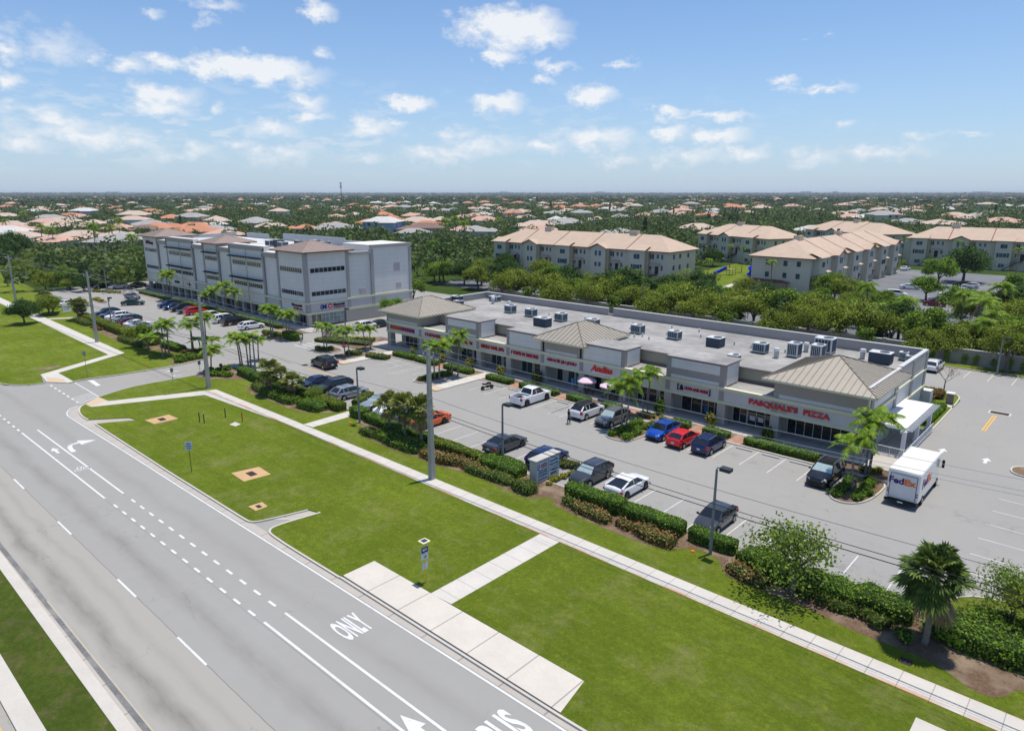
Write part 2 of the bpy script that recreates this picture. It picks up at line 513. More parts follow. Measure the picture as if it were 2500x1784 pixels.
def asphalt(name, col, tracks=False):
    b = NB(name)
    b.b.inputs['Specular IOR Level'].default_value = 0.04
    p = b.xyz()
    g = b.ramp(b.noise(38, 3, 0.8), 0.3, 0.7)
    patch = b.ramp(b.noise(0.07, 5, 0.6), 0.35, 0.7)
    mot = b.ramp(b.noise(0.9, 5, 0.65), 0.3, 0.75)
    c = b.mix(b.math('MULTIPLY', g, 0.45), col, tuple(x * 0.62 for x in col))
    c = b.mix(b.math('MULTIPLY', patch, 0.30), c, tuple(x * y for x, y in zip(col, (0.83, 0.81, 0.78))))
    c = b.mix(b.math('MULTIPLY', mot, 0.22), c, tuple(x * 0.72 for x in col))
    if tracks:     # two through lanes: warmer old surface on the median side, oil-darkened lane middles
        wob = b.math('MULTIPLY_ADD', b.noise(0.22, 3, 0.5), 1.3, -0.65)
        lane = b.math('ADD', b.math('MULTIPLY_ADD', p[0], -0.0205, p[1]), wob)      # across-road coordinate
        old = b.math('MULTIPLY', b.ramp(lane, 13.45, 13.15), b.math('GREATER_THAN', lane, 5.0))
        edge = b.math('MULTIPLY_ADD', p[0], -0.0205, p[1])
        old = b.ramp(edge, 13.12, 13.04)
        c = b.mix(b.math('MULTIPLY', old, 0.65), c, (0.36, 0.335, 0.29))
        for mid, wd, k in ((10.3, 0.8, 0.85), (11.9, 0.4, .25), (15.0, 0.9, 0.50), (8.9, 0.35, .3), (19.9, 0.9, 0.25)):
            q = b.math('SUBTRACT', 1.0, b.math('MULTIPLY', b.math('ABSOLUTE', b.math('SUBTRACT', lane, mid)), 1 / wd), None, True)
            q = b.math('MULTIPLY', q, b.math('MULTIPLY_ADD', b.ramp(b.noise(0.5, 5, 0.75, stretch=(0.4, 1.6, 1)), 0.3, 0.7), 0.75, 0.25))
            c = b.mix(b.math('MULTIPLY', q, k), c, (0.15, 0.142, 0.125))
        seam = b.math('LESS_THAN', b.math('ABSOLUTE', b.math('SUBTRACT', edge, b.math('MULTIPLY_ADD', b.noise(0.8, 3, 0.6), 0.12, 13.0))), 0.022)
        c = b.mix(b.math('MULTIPLY', seam, 0.7), c, (0.13, 0.12, 0.11))
        seam2 = b.math('LESS_THAN', b.math('ABSOLUTE', b.math('SUBTRACT', edge, 16.95)), 0.03)
        c = b.mix(b.math('MULTIPLY', seam2, 0.35), c, (0.15, 0.14, 0.13))
    else:
        stain = b.math('MULTIPLY', b.ramp(b.noise(0.22, 5, 0.7), 0.58, 0.74), b.ramp(b.noise(1.7, 4, 0.7), 0.45, 0.7))
        c = b.mix(b.math('MULTIPLY', stain, 0.42), c, (0.14, 0.13, 0.12))
        for v_, w_ in ((61.2, 1.3), (46.6, 1.3), (54.0, 1.0)):
            q = b.math('SUBTRACT', 1.0, b.math('MULTIPLY', b.math('ABSOLUTE', b.math('SUBTRACT', p[1], v_)), 1 / w_), None, True)
            q = b.math('MULTIPLY', q, b.ramp(b.noise(0.65, 4, 0.75), 0.50, 0.68))
            c = b.mix(b.math('MULTIPLY', q, 0.6 if v_ != 54.0 else 0.2), c, (0.13, 0.125, 0.12))
        fade = b.ramp(b.noise(0.045, 4, 0.6), 0.4, 0.7)
        c = b.mix(b.math('MULTIPLY', fade, 0.35), c, (0.37, 0.35, 0.31))
    cr = b.n('ShaderNodeTexVoronoi', feature='DISTANCE_TO_EDGE')
    cr.inputs['Scale'].default_value = 0.17
    wv = b.n('ShaderNodeVectorMath', operation='ADD')
    b.t.links.new(b.geo.outputs['Position'], wv.inputs[0])
    nn = b.n('ShaderNodeTexNoise'); nn.inputs['Scale'].default_value = 0.7; nn.inputs['Detail'].default_value = 4
    b.t.links.new(b.geo.outputs['Position'], nn.inputs['Vector'])
    sc_ = b.n('ShaderNodeVectorMath', operation='SCALE'); sc_.inputs['Scale'].default_value = 3.0
    b.t.links.new(nn.outputs['Color'], sc_.inputs[0]); b.t.links.new(sc_.outputs[0], wv.inputs[1])
    b.t.links.new(wv.outputs[0], cr.inputs['Vector'])
    crack = b.math('MULTIPLY', b.math('LESS_THAN', cr.outputs['Distance'], 0.0032), b.math('GREATER_THAN', b.noise(0.12, 3, 0.5), 0.54))
    c = b.mix(b.math('MULTIPLY', crack, 0.28), c, (0.10, 0.10, 0.10))
    b.bump(b.noise(60, 2, 0.8), 0.35, 0.01)
    return b.done(c, 0.9)
M_road = asphalt('road_asphalt', (0.35, 0.34, 0.318), True)
M_lot = asphalt('lot_asphalt', (0.34, 0.33, 0.31))
M_lot2 = asphalt('apartment_lot_asphalt', (0.17, 0.18, 0.20))
M_lawn = grass_mat('lawn_grass', (0.135, 0.195, 0.018), (0.270, 0.335, 0.036), (0.42, 0.38, 0.17), 0.42)
M_med = grass_mat('median_grass', (0.085, 0.13, 0.02), (0.15, 0.20, 0.03), (0.27, 0.19, 0.11), 0.6, 2.5)
M_wild = grass_mat('field_grass', (0.045, 0.085, 0.015), (0.085, 0.13, 0.025), (0.16, 0.14, 0.06), 0.4, 0.5)
def mulch_mat(name, a, b_, c_):
    b = NB(name)
    v = b.ramp(b.noise(6, 5, 0.75), 0.3, 0.7)
    c = b.mix(v, a, b_)
    c = b.mix(b.ramp(b.noise(0.6, 4, 0.6), 0.45, 0.7), c, c_)
    b.bump(b.noise(16, 4, 0.8), 1.0, 0.06)
    return b.done(c, 0.95)
M_mulch = mulch_mat('bed_mulch', (0.11, 0.065, 0.04), (0.22, 0.15, 0.10), (0.30, 0.23, 0.16))
M_soil = mulch_mat('island_soil', (0.16, 0.11, 0.07), (0.24, 0.17, 0.11), (0.33, 0.25, 0.17))
def paint_mat(name, col, worn=0.35):
    b = NB(name)
    f = b.math('MULTIPLY', b.ramp(b.noise(5, 5, 0.8), 0.55, 0.7), worn)
    f = b.math('ADD', f, b.math('MULTIPLY', b.ramp(b.noise(0.7, 3, 0.6), 0.5, 0.75), worn * 0.6), None, True)
    return b.done(b.mix(f, col, (0.36, 0.36, 0.36)), 0.7)
M_white = paint_mat('marking_white', (0.64, 0.64, 0.62), 0.55)
M_whitew = paint_mat('marking_white_worn', (0.58, 0.58, 0.56), 0.9)
M_yellow = paint_mat('marking_yellow', (0.75, 0.42, 0.06), 0.3)
M_yelloww = paint_mat('marking_yellow_worn', (0.66, 0.42, 0.12), 1.0)
M_grate = plain('grate_iron', (0.05, 0.035, 0.03), 0.6)

LZ = 0.10          # lawn level above the road
# far ground, one sheet to the horizon
mb = MB()
NR, RAD = 72, [0.0, 300, 900, 2500, 8000, 40000]
vs = [(0, 0, -0.06)]
for r in RAD[1:]:
    vs += [(r * math.cos(2 * math.pi * k / NR), r * math.sin(2 * math.pi * k / NR), -0.06) for k in range(NR)]
fs = [(0, 1 + k, 1 + (k + 1) % NR) for k in range(NR)]
for i in range(len(RAD) - 2):
    a_ = 1 + i * NR
    fs += [(a_ + k, a_ + NR + k, a_ + NR + (k + 1) % NR, a_ + (k + 1) % NR) for k in range(NR)]
mb.poly(vs, fs)
structure('ground', mb, M_wild)

def slab(name, pts, top, mat, base=-0.02):
    mb = MB(); mb.prism([tuple(p)[:2] for p in pts], base, top)
    return structure(name, mb, mat)

SL = 0.0205
def RL(u, a):                      # a line along the main road, a = its offset at u = 0
    return (u, a + SL * u)
# main road and the parking lots
slab('road', [(-420, -36), (60, -27), (60, 30), (-420, 30)], 0.0, M_road, -0.05)
slab('parking_lot', [(-215, 30), (60, 30), (60, 116.2), (-110, 116.2), (-215, 116.2)], 0.0, M_lot, -0.05)
slab('cross_street', [(-420, 30), (-215, 30), (-215, 40), (-420, 46)], 0.0, M_lot, -0.05)

# kerbs: a raised strip along a line of points
def offset(pts, d):
    pts = [Vector((p[0], p[1])) for p in pts]
    out = []
    for i, p in enumerate(pts):
        a = pts[max(i - 1, 0)]; c = pts[min(i + 1, len(pts) - 1)]
        t = (c - a).normalized()
        out.append(p + Vector((-t.y, t.x)) * d)
    return out
def smoothline(pts, n=3):
    pts = [Vector((p[0], p[1])) for p in pts]
    for _ in range(n):
        out = [pts[0]]
        for a, b in zip(pts, pts[1:]):
            out += [a * .75 + b * .25, a * .25 + b * .75]
        pts = out + [pts[-1]]
    return pts
def kerb(pts, wd=0.16, h=0.125, side=1, mat=None, name='kerb'):
    a, b = [Vector((p[0], p[1])) for p in pts], offset(pts, wd * side)
    mb = MB()
    n = len(a)
    vs = [(p.x, p.y, -0.01) for p in a] + [(p.x, p.y, h - .02) for p in a] + [(p.x * .8 + q.x * .2, p.y * .8 + q.y * .2, h) for p, q in zip(a, b)] + [(p.x, p.y, h) for p in b] + [(p.x, p.y, -0.01) for p in b]
    fs = []
    for i in range(n - 1):
        for k in range(4):
            fs.append((k * n + i, k * n + i + 1, (k + 1) * n + i + 1, (k + 1) * n + i))
    fs += [(0, n, 2 * n, 3 * n, 4 * n), tuple(k * n + n - 1 for k in (4, 3, 2, 1, 0))]
    mb.poly(vs, fs)
    return structure(name, mb, mat or M_kerb)

# --- lawn between the road and the sidewalk
corner = [C3(*p) for p in ((845, 1172), (810, 1190), (795, 1215), (795, 1250), (825, 1290), (885, 1323))]
corner = smoothline(corner, 2)
ton1 = [C3(*p) for p in ((1280, 1303), (1365, 1325), (970, 1362))]
kerbA = [Vector((-83.3, 21.62)), Vector((-63, 21.75)), Vector((-49.3, 22.0))]
ton2l = smoothline([(-49.3, 22.0), (-48.3, 22.05), (-47.85, 22.6), (-46.9, 26.2)], 2)
ton2r = smoothline([(-45.6, 26.6), (-46.1, 23.6), (-46.05, 22.4), (-44.9, 22.1), (-36.3, 22.3)], 2)
pathNL, pathNR = (-31.5, 35.95), (-28.9, 35.95)      # where the connecting path meets the sidewalk
padA, padB = (-36.3, 25.05), (-18.2, 25.25)
A = [C3(905, 1198)] + corner + ton1 + kerbA + ton2l + [(-45.6, 26.6)] + ton2r[1:] + [padA, (-30.35, 25.1), (-30.35, 35.9), (-71.0, 36.05), D3(1625, 213)]
slab('lawn', A, LZ, M_lawn)
B = [(-28.5, 25.2), padB, (-17.7, 22.5), (-10, 22.75), (30, 23.4), (30, 35.9), (-28.5, 35.9)]
slab('lawn', B, LZ, M_lawn)
# drainage tongues, gutter, bus pad
slab('drain_channel', [corner[-1]] + ton1 + [kerbA[0]], 0.015, M_gutter)
slab('drain_channel', ton2l + [(-45.6, 26.6)] + ton2r[1:5], 0.015, M_gutter)
g_out = smoothline([(-92.3, 22.2), (-91.3, 21.2), (-89.6, 20.55), (-87, 20.55), (-72, 20.93), (-55, 21.25), (-42, 21.58), (-26, 21.9), (-10, 22.2), (30, 22.9)], 1)
g_in = [(30, 23.45), (-10, 22.8), (-17.7, 22.55), (-36.3, 22.35), (-44.9, 22.15), (-49.3, 22.05), (-83.3, 21.7)] + corner[::-1]
slab('gutter', g_out + g_in, 0.008, M_gutter)
kerb([Vector(p) for p in reversed(corner)], side=1)
kerb(kerbA[::-1] , side=1)
kerb(ton2l, side=-1); kerb(ton2r, side=-1)
kerb([(-36.3, 22.35), (-17.7, 22.55), (-10, 22.8), (30, 23.45)], side=-1)
slab('bus_stop_pad', [(-36.3, 22.5), (-17.7, 22.65), padB, padA], LZ + 0.012, M_pad)
# sidewalk and its branches
slab('sidewalk', [(-210, 35.3), (-119.2, 34.15), (-112.7, 23.35), (-107.5, 22.85), (-104.9, 24.7), (-105.2, 25.4), (-111.9, 25.35), (-118.6, 36.35), (-210, 37.3)], LZ + 0.012, concrete_mat('sidewalk_concrete_far', (0.60, 0.56, 0.50), True, 0))
E1 = D3(1715, 170); E2 = D3(1625, 213)
slab('sidewalk', [(30, 35.9), (30, 37.8), (-70.0, 37.15), E1, C3(1075, 1140), C3(980, 1100), C3(850, 1172), C3(905, 1198), E2, (-68, 35.95)], LZ + 0.012, M_walk)
slab('path', [(-30.35, 25.1), (-28.5, 25.2), (-28.5, 35.9), (-30.35, 35.9)], LZ + 0.012, M_path)
slab('path', [C4(930, 1130), C4(1010, 1155), (-64.6, 44.0), (-66.4, 44.0)], LZ + 0.016, M_path)
slab('path', [(-164.0, 36.9), (-162.6, 36.9), (-160.0, 41.3), (-161.6, 41.3)], LZ + 0.016, M_path)
mb = MB(); q = [C3(*p) for p in ((850, 1168), (975, 1100), (1060, 1138), (905, 1190))]
structure('kerb_ramp', mb.prism(q, 0.1, LZ + 0.02), M_ramp)
mb = MB(); q = [(-107.4, 22.95), (-105.3, 24.6), (-107.6, 24.9), (-110.6, 23.5)]
structure('kerb_ramp', mb.prism(q, 0.1, LZ + 0.02), M_ramp)
# lawns left of the side road
slab('lawn', [(-300, 19.0), (-200, 17.5), (-150, 17.4), (-118, 17.4), (-110, 18.6), (-107.6, 20.8), (-107.3, 22.5), (-112.6, 23.3), (-119.2, 34.15), (-210, 35.3), (-300, 36)], LZ, M_lawn)
kerb(smoothline([(-300, 19.0), (-200, 17.5), (-150, 17.4), (-118, 17.4), (-110, 18.6), (-107.6, 20.8), (-107.3, 22.7)], 2), side=-1)
sideL = smoothline([(-104.9, 24.9), (-105.3, 26.6), (-104.6, 30), (-104.1, 36), (-104.3, 41), (-105.6, 44.6), (-108.4, 47.2), (-110.9, 48.3), (-112.4, 48.0), (-113.2, 45.6), (-113.6, 43.9)], 1)
slab('lawn', [(-111.9, 25.35), (-105.2, 25.4)] + sideL + [(-113.6, 43.9), (-172, 43.5), (-176, 46), (-215, 47), (-300, 52), (-300, 37.4), (-210, 37.3), (-118.6, 36.35)], LZ, M_lawn)
kerb(sideL, side=1)
kerb([(-113.6, 43.9), (-172, 43.5)], side=1)
# lawn between sidewalk and the plaza's parking
sideR = smoothline([(-94.6, 25.3), (-95.8, 27.6), (-96.7, 30.5), (-96.4, 37), (-96.6, 41.5), (-96.9, 44.0), (-95.3, 45.4), (-91.5, 45.6), (-88.6, 45.4), (-87.6, 44.0), (-86, 43.9), (-7.0, 43.9)], 1)
slab('lawn', [E1, C3(1075, 1140)] + sideR + [(-7.0, 43.9), (-6.3, 45.8), (-5.4, 48.0), (-4, 49.0), (-2, 49.3), (30, 49.3), (30, 37.75), (-70, 37.15)], LZ, M_lawn)
kerb(sideR, side=-1)
kerb(smoothline([(-6.9, 43.9), (-6.3, 45.8), (-5.4, 48.0), (-4, 49.0), (-2, 49.3), (20, 49.3)], 2), side=-1)
# median and the far carriageway's edge
e1 = lambda u: 8.87 + SL * u * 0.9
slab('gutter', [(-300, 8.87 - 5.3), (40, 9.4), (40, 8.85), (-300, 8.3 - 5.3)], 0.006, M_gutter)
slab('lawn', [(-300, 2.9), (40, 8.75), (40, 6.4), (-300, 0.2)], LZ, M_med)
for s_, t_ in (((-300, 3.25), (40, 8.97)), ):
    kerb([s_, (-54.6, 7.62), t_], wd=.62, side=-1, h=0.12, name='kerb')
slab('kerb', [(-300, 0.2), (40, 6.4), (40, 5.45), (-300, -0.75)], 0.12, M_kerb)
mb = MB(); mb.strip((-300, -1.35), (40, 4.95), 0.14, 0.010)
structure('road_markings', mb, M_yellow)

# --- markings on the main road
mb = MB()
Z = 0.012
def rl(u0, u1, a, wd=0.16):
    mb.strip(RL(u0, a), RL(u1, a), wd, Z)
aA, aB, aL = 17.02, 18.44, 13.04
rl(-86.1, -61.5, aA); rl(-86.0, -61.4, aB); rl(-35.5, 30, aA + .1); rl(-35.45, 30, aB + .02)
u = -59.65
while u < -36:
    rl(u, u + 0.82, aA + .06, .17); rl(u, u + 0.82, aB, .17); u += 1.86
for u in (-93.4, -91.6, -89.6, -87.75, -95.3, -97.2, -99.1, -101):
    rl(u, u + .8, aA, .2)
for u0, u1 in ((-72.0, -68.8), (-59.6, -56.4), (-47.1, -44.0), (-37.85, -34.2), (-26.5, -23.2), (-84.4, -81.2), (-96.8, -93.6)):
    rl(u0, u1, aL, .13)
g2 = smoothline([(-92.6, 22.35), (-91.7, 21.2), (-89.7, 20.4), (-87, 20.4), (-72, 20.8), (-55, 21.12), (-42, 21.45), (-26, 21.77), (-10, 22.07), (30, 22.8)], 1)
for a_, b_ in zip(g2, g2[1:]):
    mb.strip(a_, b_, 0.13, Z)
# crosswalk, stop bar, side-road lines
for k, (a_, b_) in enumerate((((500, 975), (800, 1165)), ((740, 950), (985, 1092)))):
    pa, pb = C3(*a_), C3(*b_)
    if k:
        mb.strip(pa, pb, 0.14, Z)
    else:
        for t in range(7):
            mb.strip(pa.lerp(pb, t / 7), pa.lerp(pb, t / 7 + .07), 0.22, Z)
for t in (0.72, 0.80, 0.88, 0.96):
    mb.strip(C3(500, 975).lerp(C3(800, 1165), t), C3(740, 950).lerp(C3(985, 1092), t), 0.16, Z)
mb.face([C3(x, y, Z) for x, y in ((868, 928), (925, 924), (1000, 976), (955, 984))])
def arrow(mb, o, dx, L, wd, z=Z):
    """straight arrow from o pointing along the unit vector dx"""
    d = Vector((dx[0], dx[1])).normalized(); s = Vector((-d.y, d.x)); o = Vector(o)
    def q(a, b): 
        r = o + d * a + s * b
        return (r.x, r.y, z)
    mb.face([q(0, -wd * .16), q(L * .52, -wd * .16), q(L * .52, wd * .16), q(0, wd * .16)])
    mb.face([q(L * .52, -wd * .5), q(L, 0), q(L * .52, wd * .5)])
arrow(mb, (-20.6, 17.27), (-1, -0.02), 2.9, .95)
arrow(mb, (-76.3, 16.2), (-1, -0.02), 2.1, .75)
arrow(mb, (-12.1, 75.6), (0, 1), 1.8, .9); arrow(mb, (-8.4, 75.5), (0, 1), 1.8, .9)
# curved right-turn arrow
cv = smoothline([(-75.6, 17.35), (-77.1, 17.35), (-78.1, 17.7), (-78.2, 18.5)], 3)
for a_, b_ in zip(cv, cv[1:]):
    mb.strip(a_, b_, 0.42, Z)
mb.face([(-79.0, 18.5, Z), (-77.3, 18.5, Z), (-77.8, 20.0, Z)])
# bicycle symbol
for cx_ in (16.12, 16.82):
    pts = [(-70.0 + .33 * math.cos(t), cx_ + .26 * math.sin(t)) for t in [k * math.pi / 5 for k in range(11)]]
    for a_, b_ in zip(pts, pts[1:]):
        mb.strip(a_, b_, .07, Z)
for a_, b_ in (((-70, 16.12), (-70.9, 16.3)), ((-70.9, 16.3), (-70.8, 16.7)), ((-70.8, 16.7), (-70, 16.82)), ((-70, 16.12), (-70.15, 16.45)), ((-70.15, 16.45), (-70.85, 16.6))):
    mb.strip(a_, b_, .08, Z)
structure('road_markings', mb, M_white)
for txt, u, v, L, Wd in (('ONLY', -31.3, 19.7, 2.25, 1.85), ('BUS', -19.0, 20.05, 2.3, 1.9)):
    me = fit_text(txt, Wd, L, M_white, 0.004, 0.035)
    o = link('road_markings', me, None, (u, v, 0.012), R(90) + math.atan(SL), kind='structure')

# side road: left-turn arrow, faint yellow centre line, far stop bars
mb = MB()
arrow(mb, C3(1780, 835)[:2], (C3(1640, 838) - C3(1780, 835))[:2], 2.2, .8); arrow(mb, C3(1800, 880)[:2], (C3(1700, 884) - C3(1800, 880))[:2], 1.6, .6)
mb.strip(F4(1085, 715), F4(1330, 680), .28, Z)
structure('road_markings', mb, M_whitew)
mb = MB()
mb.strip((-100.7, 28.2), (-100.6, 46), 0.1, Z)
structure('road_markings', mb, M_yelloww)
mb = MB(); mb.strip(D4(375, 540), D4(1215, 1574), .08, Z); mb.strip(D4(1215, 1574), D4(1215, 1574) + (D4(1215, 1574) - D4(375, 540)) * 2, .08, Z)
structure('road_markings', mb, paint_mat('marking_yellow_flaked', (0.45, 0.38, 0.27), 2.6))
mb = MB(); a_, b_ = D4(0, 105), D4(1175, 1574); mb.strip(a_ + (a_ - b_) * 3, b_ + (b_ - a_), .3, .011)
structure('gutter_edge', mb, mulch_mat('edge_gravel', (0.13, 0.13, 0.13), (0.24, 0.235, 0.225), (0.31, 0.30, 0.28)))
mb = MB()
for dx in (0, .28):
    mb.strip((-10.35 + dx, 86.3), (-10.35 + dx, 93.5), 0.13, Z)
for dx in (0, .3):
    mb.strip((-97 - dx, 51.3), (-92.5 - dx, 51.1), 0.09, Z); mb.strip((-88.5, 51.2 + dx * .7), (-82, 51.3 + dx * .7), 0.09, Z)
structure('parking_markings', mb, M_yellow)

# --- parking stalls
mb = MB()
u = -86.0
for k in range(29):
    x = -9.0 - 2.75 * k
    if not (-37.9 < x < -34.5):
        mb.strip((x, 44.35), (x, 48.95), 0.10, Z)
for x in [-20.0 - 2.72 * k for k in range(6)] + [-42.9, -45.6, -48.6, -51.4, -54.2, -57.0, -59.8, -62.6, -74.2, -76.95, -79.7, -82.4]:
    mb.strip((x, 63.75), (x, 59.2), 0.10, Z)
for v in (67.0, 63.95, 60.9, 57.85, 54.75, 51.7):
    mb.strip((-6.0, v), (-0.8, v), 0.10, Z)
for x in (-16.4, -13.6, -10.85, -8.1, -5.4, -2.6):
    mb.strip((x, 115.7), (x, 110.5), 0.10, Z)
for k in range(24):
    mb.strip((-115.5 - 2.75 * k, 44.3), (-115.5 - 2.75 * k, 49.0), 0.10, Z)
    mb.strip((-122 - 2.75 * k, 62.3), (-122 - 2.75 * k, 57.9), 0.10, Z)
# hatched access aisle and its box
mb.strip((-48.6, 63.3), (-48.6, 58.6), .09, Z); mb.strip((-46.9, 63.3), (-46.9, 58.6), .09, Z)
for k in range(6):
    mb.strip((-48.6, 58.7 + .75 * k), (-46.9, 59.45 + .75 * k), .09, Z)
mb.strip((-83.0, 61.5), (-79, 61.2), .1, Z)
for k in range(5):
    mb.strip((-77.5, 57.7 + .75 * k), (-75.9, 58.4 + .75 * k), .09, Z)
for k in range(4):
    mb.strip((-104.3, 58.2 + 1.15 * k), (-100.8, 58.5 + 1.15 * k), .32, Z)
structure('parking_markings', mb, M_whitew)
# wheel stops
for x in [-21.36 - 2.72 * k for k in range(4)] + [-50.1, -58.4, -61.2] :
    ob = MB().bevbox(-0.85, .85, -.09, .09, 0, .13, .03).build('wheel_stop', plain('stop_concrete', (0.52, 0.50, 0.46), .9, 0, .3), None, (x, 63.3, 0.002))
    place_lbl = {-21.36: 'dark SUV', -50.1: 'white pickup'}
    ob['label'] = 'low concrete wheel stop below the plaza hedges'
    ob['category'] = 'wheel stop'; ob['group'] = 'wheel stops along the plaza hedge'
# speed table grate by the side drive
mb = MB(); mb.box(-11.05, -8.85, 94.2, 95.6, 0, .012)
structure('grate_frame', mb, M_kerb)
mb = MB(); mb.box(-10.85, -9.05, 94.4, 95.4, 0, .02)
structure('drain_grate', mb, M_grate)
for x, y, w_, h_ in ((-90.5, 52.0, .9, .9), (-6.2, 38.5, .6, .6)):
    mb = MB(); mb.box(x - w_ / 2, x + w_ / 2, y - h_ / 2, y + h_ / 2, 0, .018 if y > 50 else LZ + .01)
    structure('drain_grate', mb, M_grate)

# --- planting beds and islands (kerbed)
def island(pts, mat, name='planting_bed', sm=2, h=0.11):
    pts = [tuple(p)[:2] for p in pts]
    sp = smoothline(pts + [pts[0]], sm)[:-1] if sm else [Vector(p) for p in pts]
    slab(name, sp, h, mat)
    area = sum(sp[i].x * sp[(i + 1) % len(sp)].y - sp[(i + 1) % len(sp)].x * sp[i].y for i in range(len(sp)))
    kerb(sp + [sp[0]], side=(-1 if area > 0 else 1), wd=.15, h=h + .02)
island([(-39.6, 64.2), (-39.7, 58.3), (-39.2, 57.0), (-37.9, 56.8), (-36.8, 57.2), (-36.4, 58.4), (-36.3, 64.2)], M_mulch)
island([(-17.0, 64.2), (-16.9, 58.6), (-16.3, 57.3), (-15.2, 57.2), (-14.2, 58.3), (-13.8, 60.8), (-13.85, 64.2)], M_mulch)
island([(-72.0, 63.9), (-71.9, 58.6), (-71.5, 57.2), (-70.3, 57.1), (-69.2, 57.6), (-68.9, 63.9)], M_mulch)
island([(2.5, 76.8), (-5.0, 76.9), (-6.2, 76.2), (-6.2, 74.6), (-5.2, 73.9), (2.5, 73.9)], M_soil)
island([(-98.3, 61.2), (-98.6, 58.9), (-97.6, 57.7), (-96.1, 57.6), (-94.6, 58.3), (-94.5, 61.2), (-96.4, 62)], M_mulch)
island([(-92.6, 60.8), (-92.8, 58.5), (-91.8, 57.4), (-90, 57.6), (-88.8, 59.3), (-88.5, 63.9), (-90, 64.4)], M_mulch)
slab('planting_bed', [(-86.6, 64.0), (-13.9, 64.0), (-13.9, 66.9), (-86.6, 66.9)], 0.105, M_mulch)
kerb([(-86.6, 63.95), (-13.9, 63.95)], side=1)
slab('sidewalk', [(-95.5, 66.9), (-13.9, 66.9), (-13.9, 70.6), (-95.5, 70.6)], 0.13, M_plaza)
slab('sidewalk', [(-67.3, 56.2), (-65.3, 56.2), (-65.3, 66.9), (-67.3, 66.9)], 0.118, M_path)
slab('sidewalk', [(-88.4, 56.2), (-86.4, 56.2), (-86.4, 66.9), (-88.4, 66.9)], 0.118, M_path)
for x in (-66.3, -87.4):
    slab('kerb_ramp', [(x - .95, 56.0), (x + .95, 56.0), (x + .95, 57.5), (x - .95, 57.5)], 0.124, M_ramp)
M_brick = mulch_mat('paver_brick', (0.36, 0.17, 0.11), (0.42, 0.24, 0.17), (0.46, 0.32, 0.25))
for x in (-59.4, -42.0, -33.0, -28.4, -74.5, -51.5):
    slab('path', [(x - .75, 64.0), (x + .75, 64.0), (x + .75, 66.9), (x - .75, 66.9)], 0.112, M_brick)
slab('planting_bed', [(-17.35, 82.4), (-14.4, 82.4), (-14.4, 97.5), (-15.0, 99.7), (-16.4, 101), (-18.2, 102), (-19.5, 102), (-19.5, 91.2), (-17.35, 91.2)], 0.11, M_lawn)
kerb(smoothline([(-14.25, 70.6), (-14.35, 97.5), (-14.95, 99.9), (-16.4, 101.2), (-19.5, 102.3)], 2), side=1)
slab('sidewalk', [(-17.35, 93.6), (-14.4, 93.2), (-14.4, 94.2), (-17.35, 94.6)], 0.125, M_path)
slab('sidewalk', [(-17.4, 70.6), (-14.4, 70.6), (-14.4, 82.4), (-17.4, 82.4)], 0.12, M_plaza)
# office side beds
slab('planting_bed', [(-112, 62.6), (-190, 62.6), (-190, 65.4), (-112, 65.4)], 0.105, M_mulch)
kerb([(-190, 62.55), (-112, 62.55)], side=1)
slab('sidewalk', [(-200, 65.4), (-111.5, 65.4), (-111.5, 68.4), (-200, 68.4)], 0.13, M_plaza)
island([(-117.5, 62.6), (-117.2, 59.4), (-115.6, 57.6), (-112.6, 57.4), (-110.3, 58.2), (-109.2, 60.5), (-109.6, 62.6)], M_mulch)
slab('planting_bed', [(-105.6, 62.8), (-93.2, 63.6), (-93.2, 70.5), (-95.4, 72.6), (-98.6, 72.2), (-104.5, 64.8)], 0.105, M_mulch)
island([(-186, 51.5), (-178.5, 50.9), (-178.2, 53.0), (-186, 53.6)], M_mulch)
island([(-206, 55.0), (-190.5, 60.4), (-190.5, 61.8), (-206, 56.8)], M_mulch)
# rear strip along the garden wall
slab('lawn', [(-110, 116.2), (60, 116.2), (60, 119.3), (-110, 119.3)], LZ, M_lawn)
kerb([(-110, 116.2), (60, 116.2)], side=1)
# mulch beds under the hedges, wavy edge
def wavy_bed(pts, z=LZ + .006, mat=None):
    slab('planting_bed', smoothline(pts + [pts[0]], 2)[:-1], z, mat or M_mulch)
wavy_bed([(-63.6, 42.2), (-60.6, 41.3), (-59.6, 39.9), (-57.0, 39.3), (-52, 39.1), (-49.5, 39.6), (-47, 39.2), (-43, 40.2), (-38.6, 40.0), (-35.2, 39.7), (-34.2, 41.2), (-33.6, 41.4), (-32.8, 40.3), (-27, 39.9), (-24.6, 39.9), (-22.2, 40.1), (-20.9, 41.9), (-18.9, 41.9), (-17.4, 39.8), (-15, 39.9), (-12, 40.0), (-9.5, 39.4), (-6.6, 39.5), (-4.7, 39.4), (-3, 38.2), (-1.8, 38.6), (-1.2, 40.6), (4, 41.6), (4, 43.7), (-7, 43.8), (-63, 43.8)])
wavy_bed([(-86.5, 42.9), (-84.4, 41.2), (-84.6, 39.6), (-81.4, 38.9), (-78.5, 39.3), (-73, 39.0), (-68.5, 39.9), (-67, 42.8), (-68, 43.8), (-86, 43.8)])
wavy_bed([(-158, 43.2), (-158, 40.2), (-148, 40.5), (-143, 39.4), (-135, 39.0), (-128, 38.8), (-125, 39.8), (-113, 41.0), (-112.6, 43.4)])
wavy_bed([(-97.0, 42.6), (-97.2, 39.6), (-96.2, 37.6), (-93.2, 38.2), (-90.0, 40.6), (-88.0, 42.5), (-88, 44.9), (-96, 45.0)], LZ + .012)
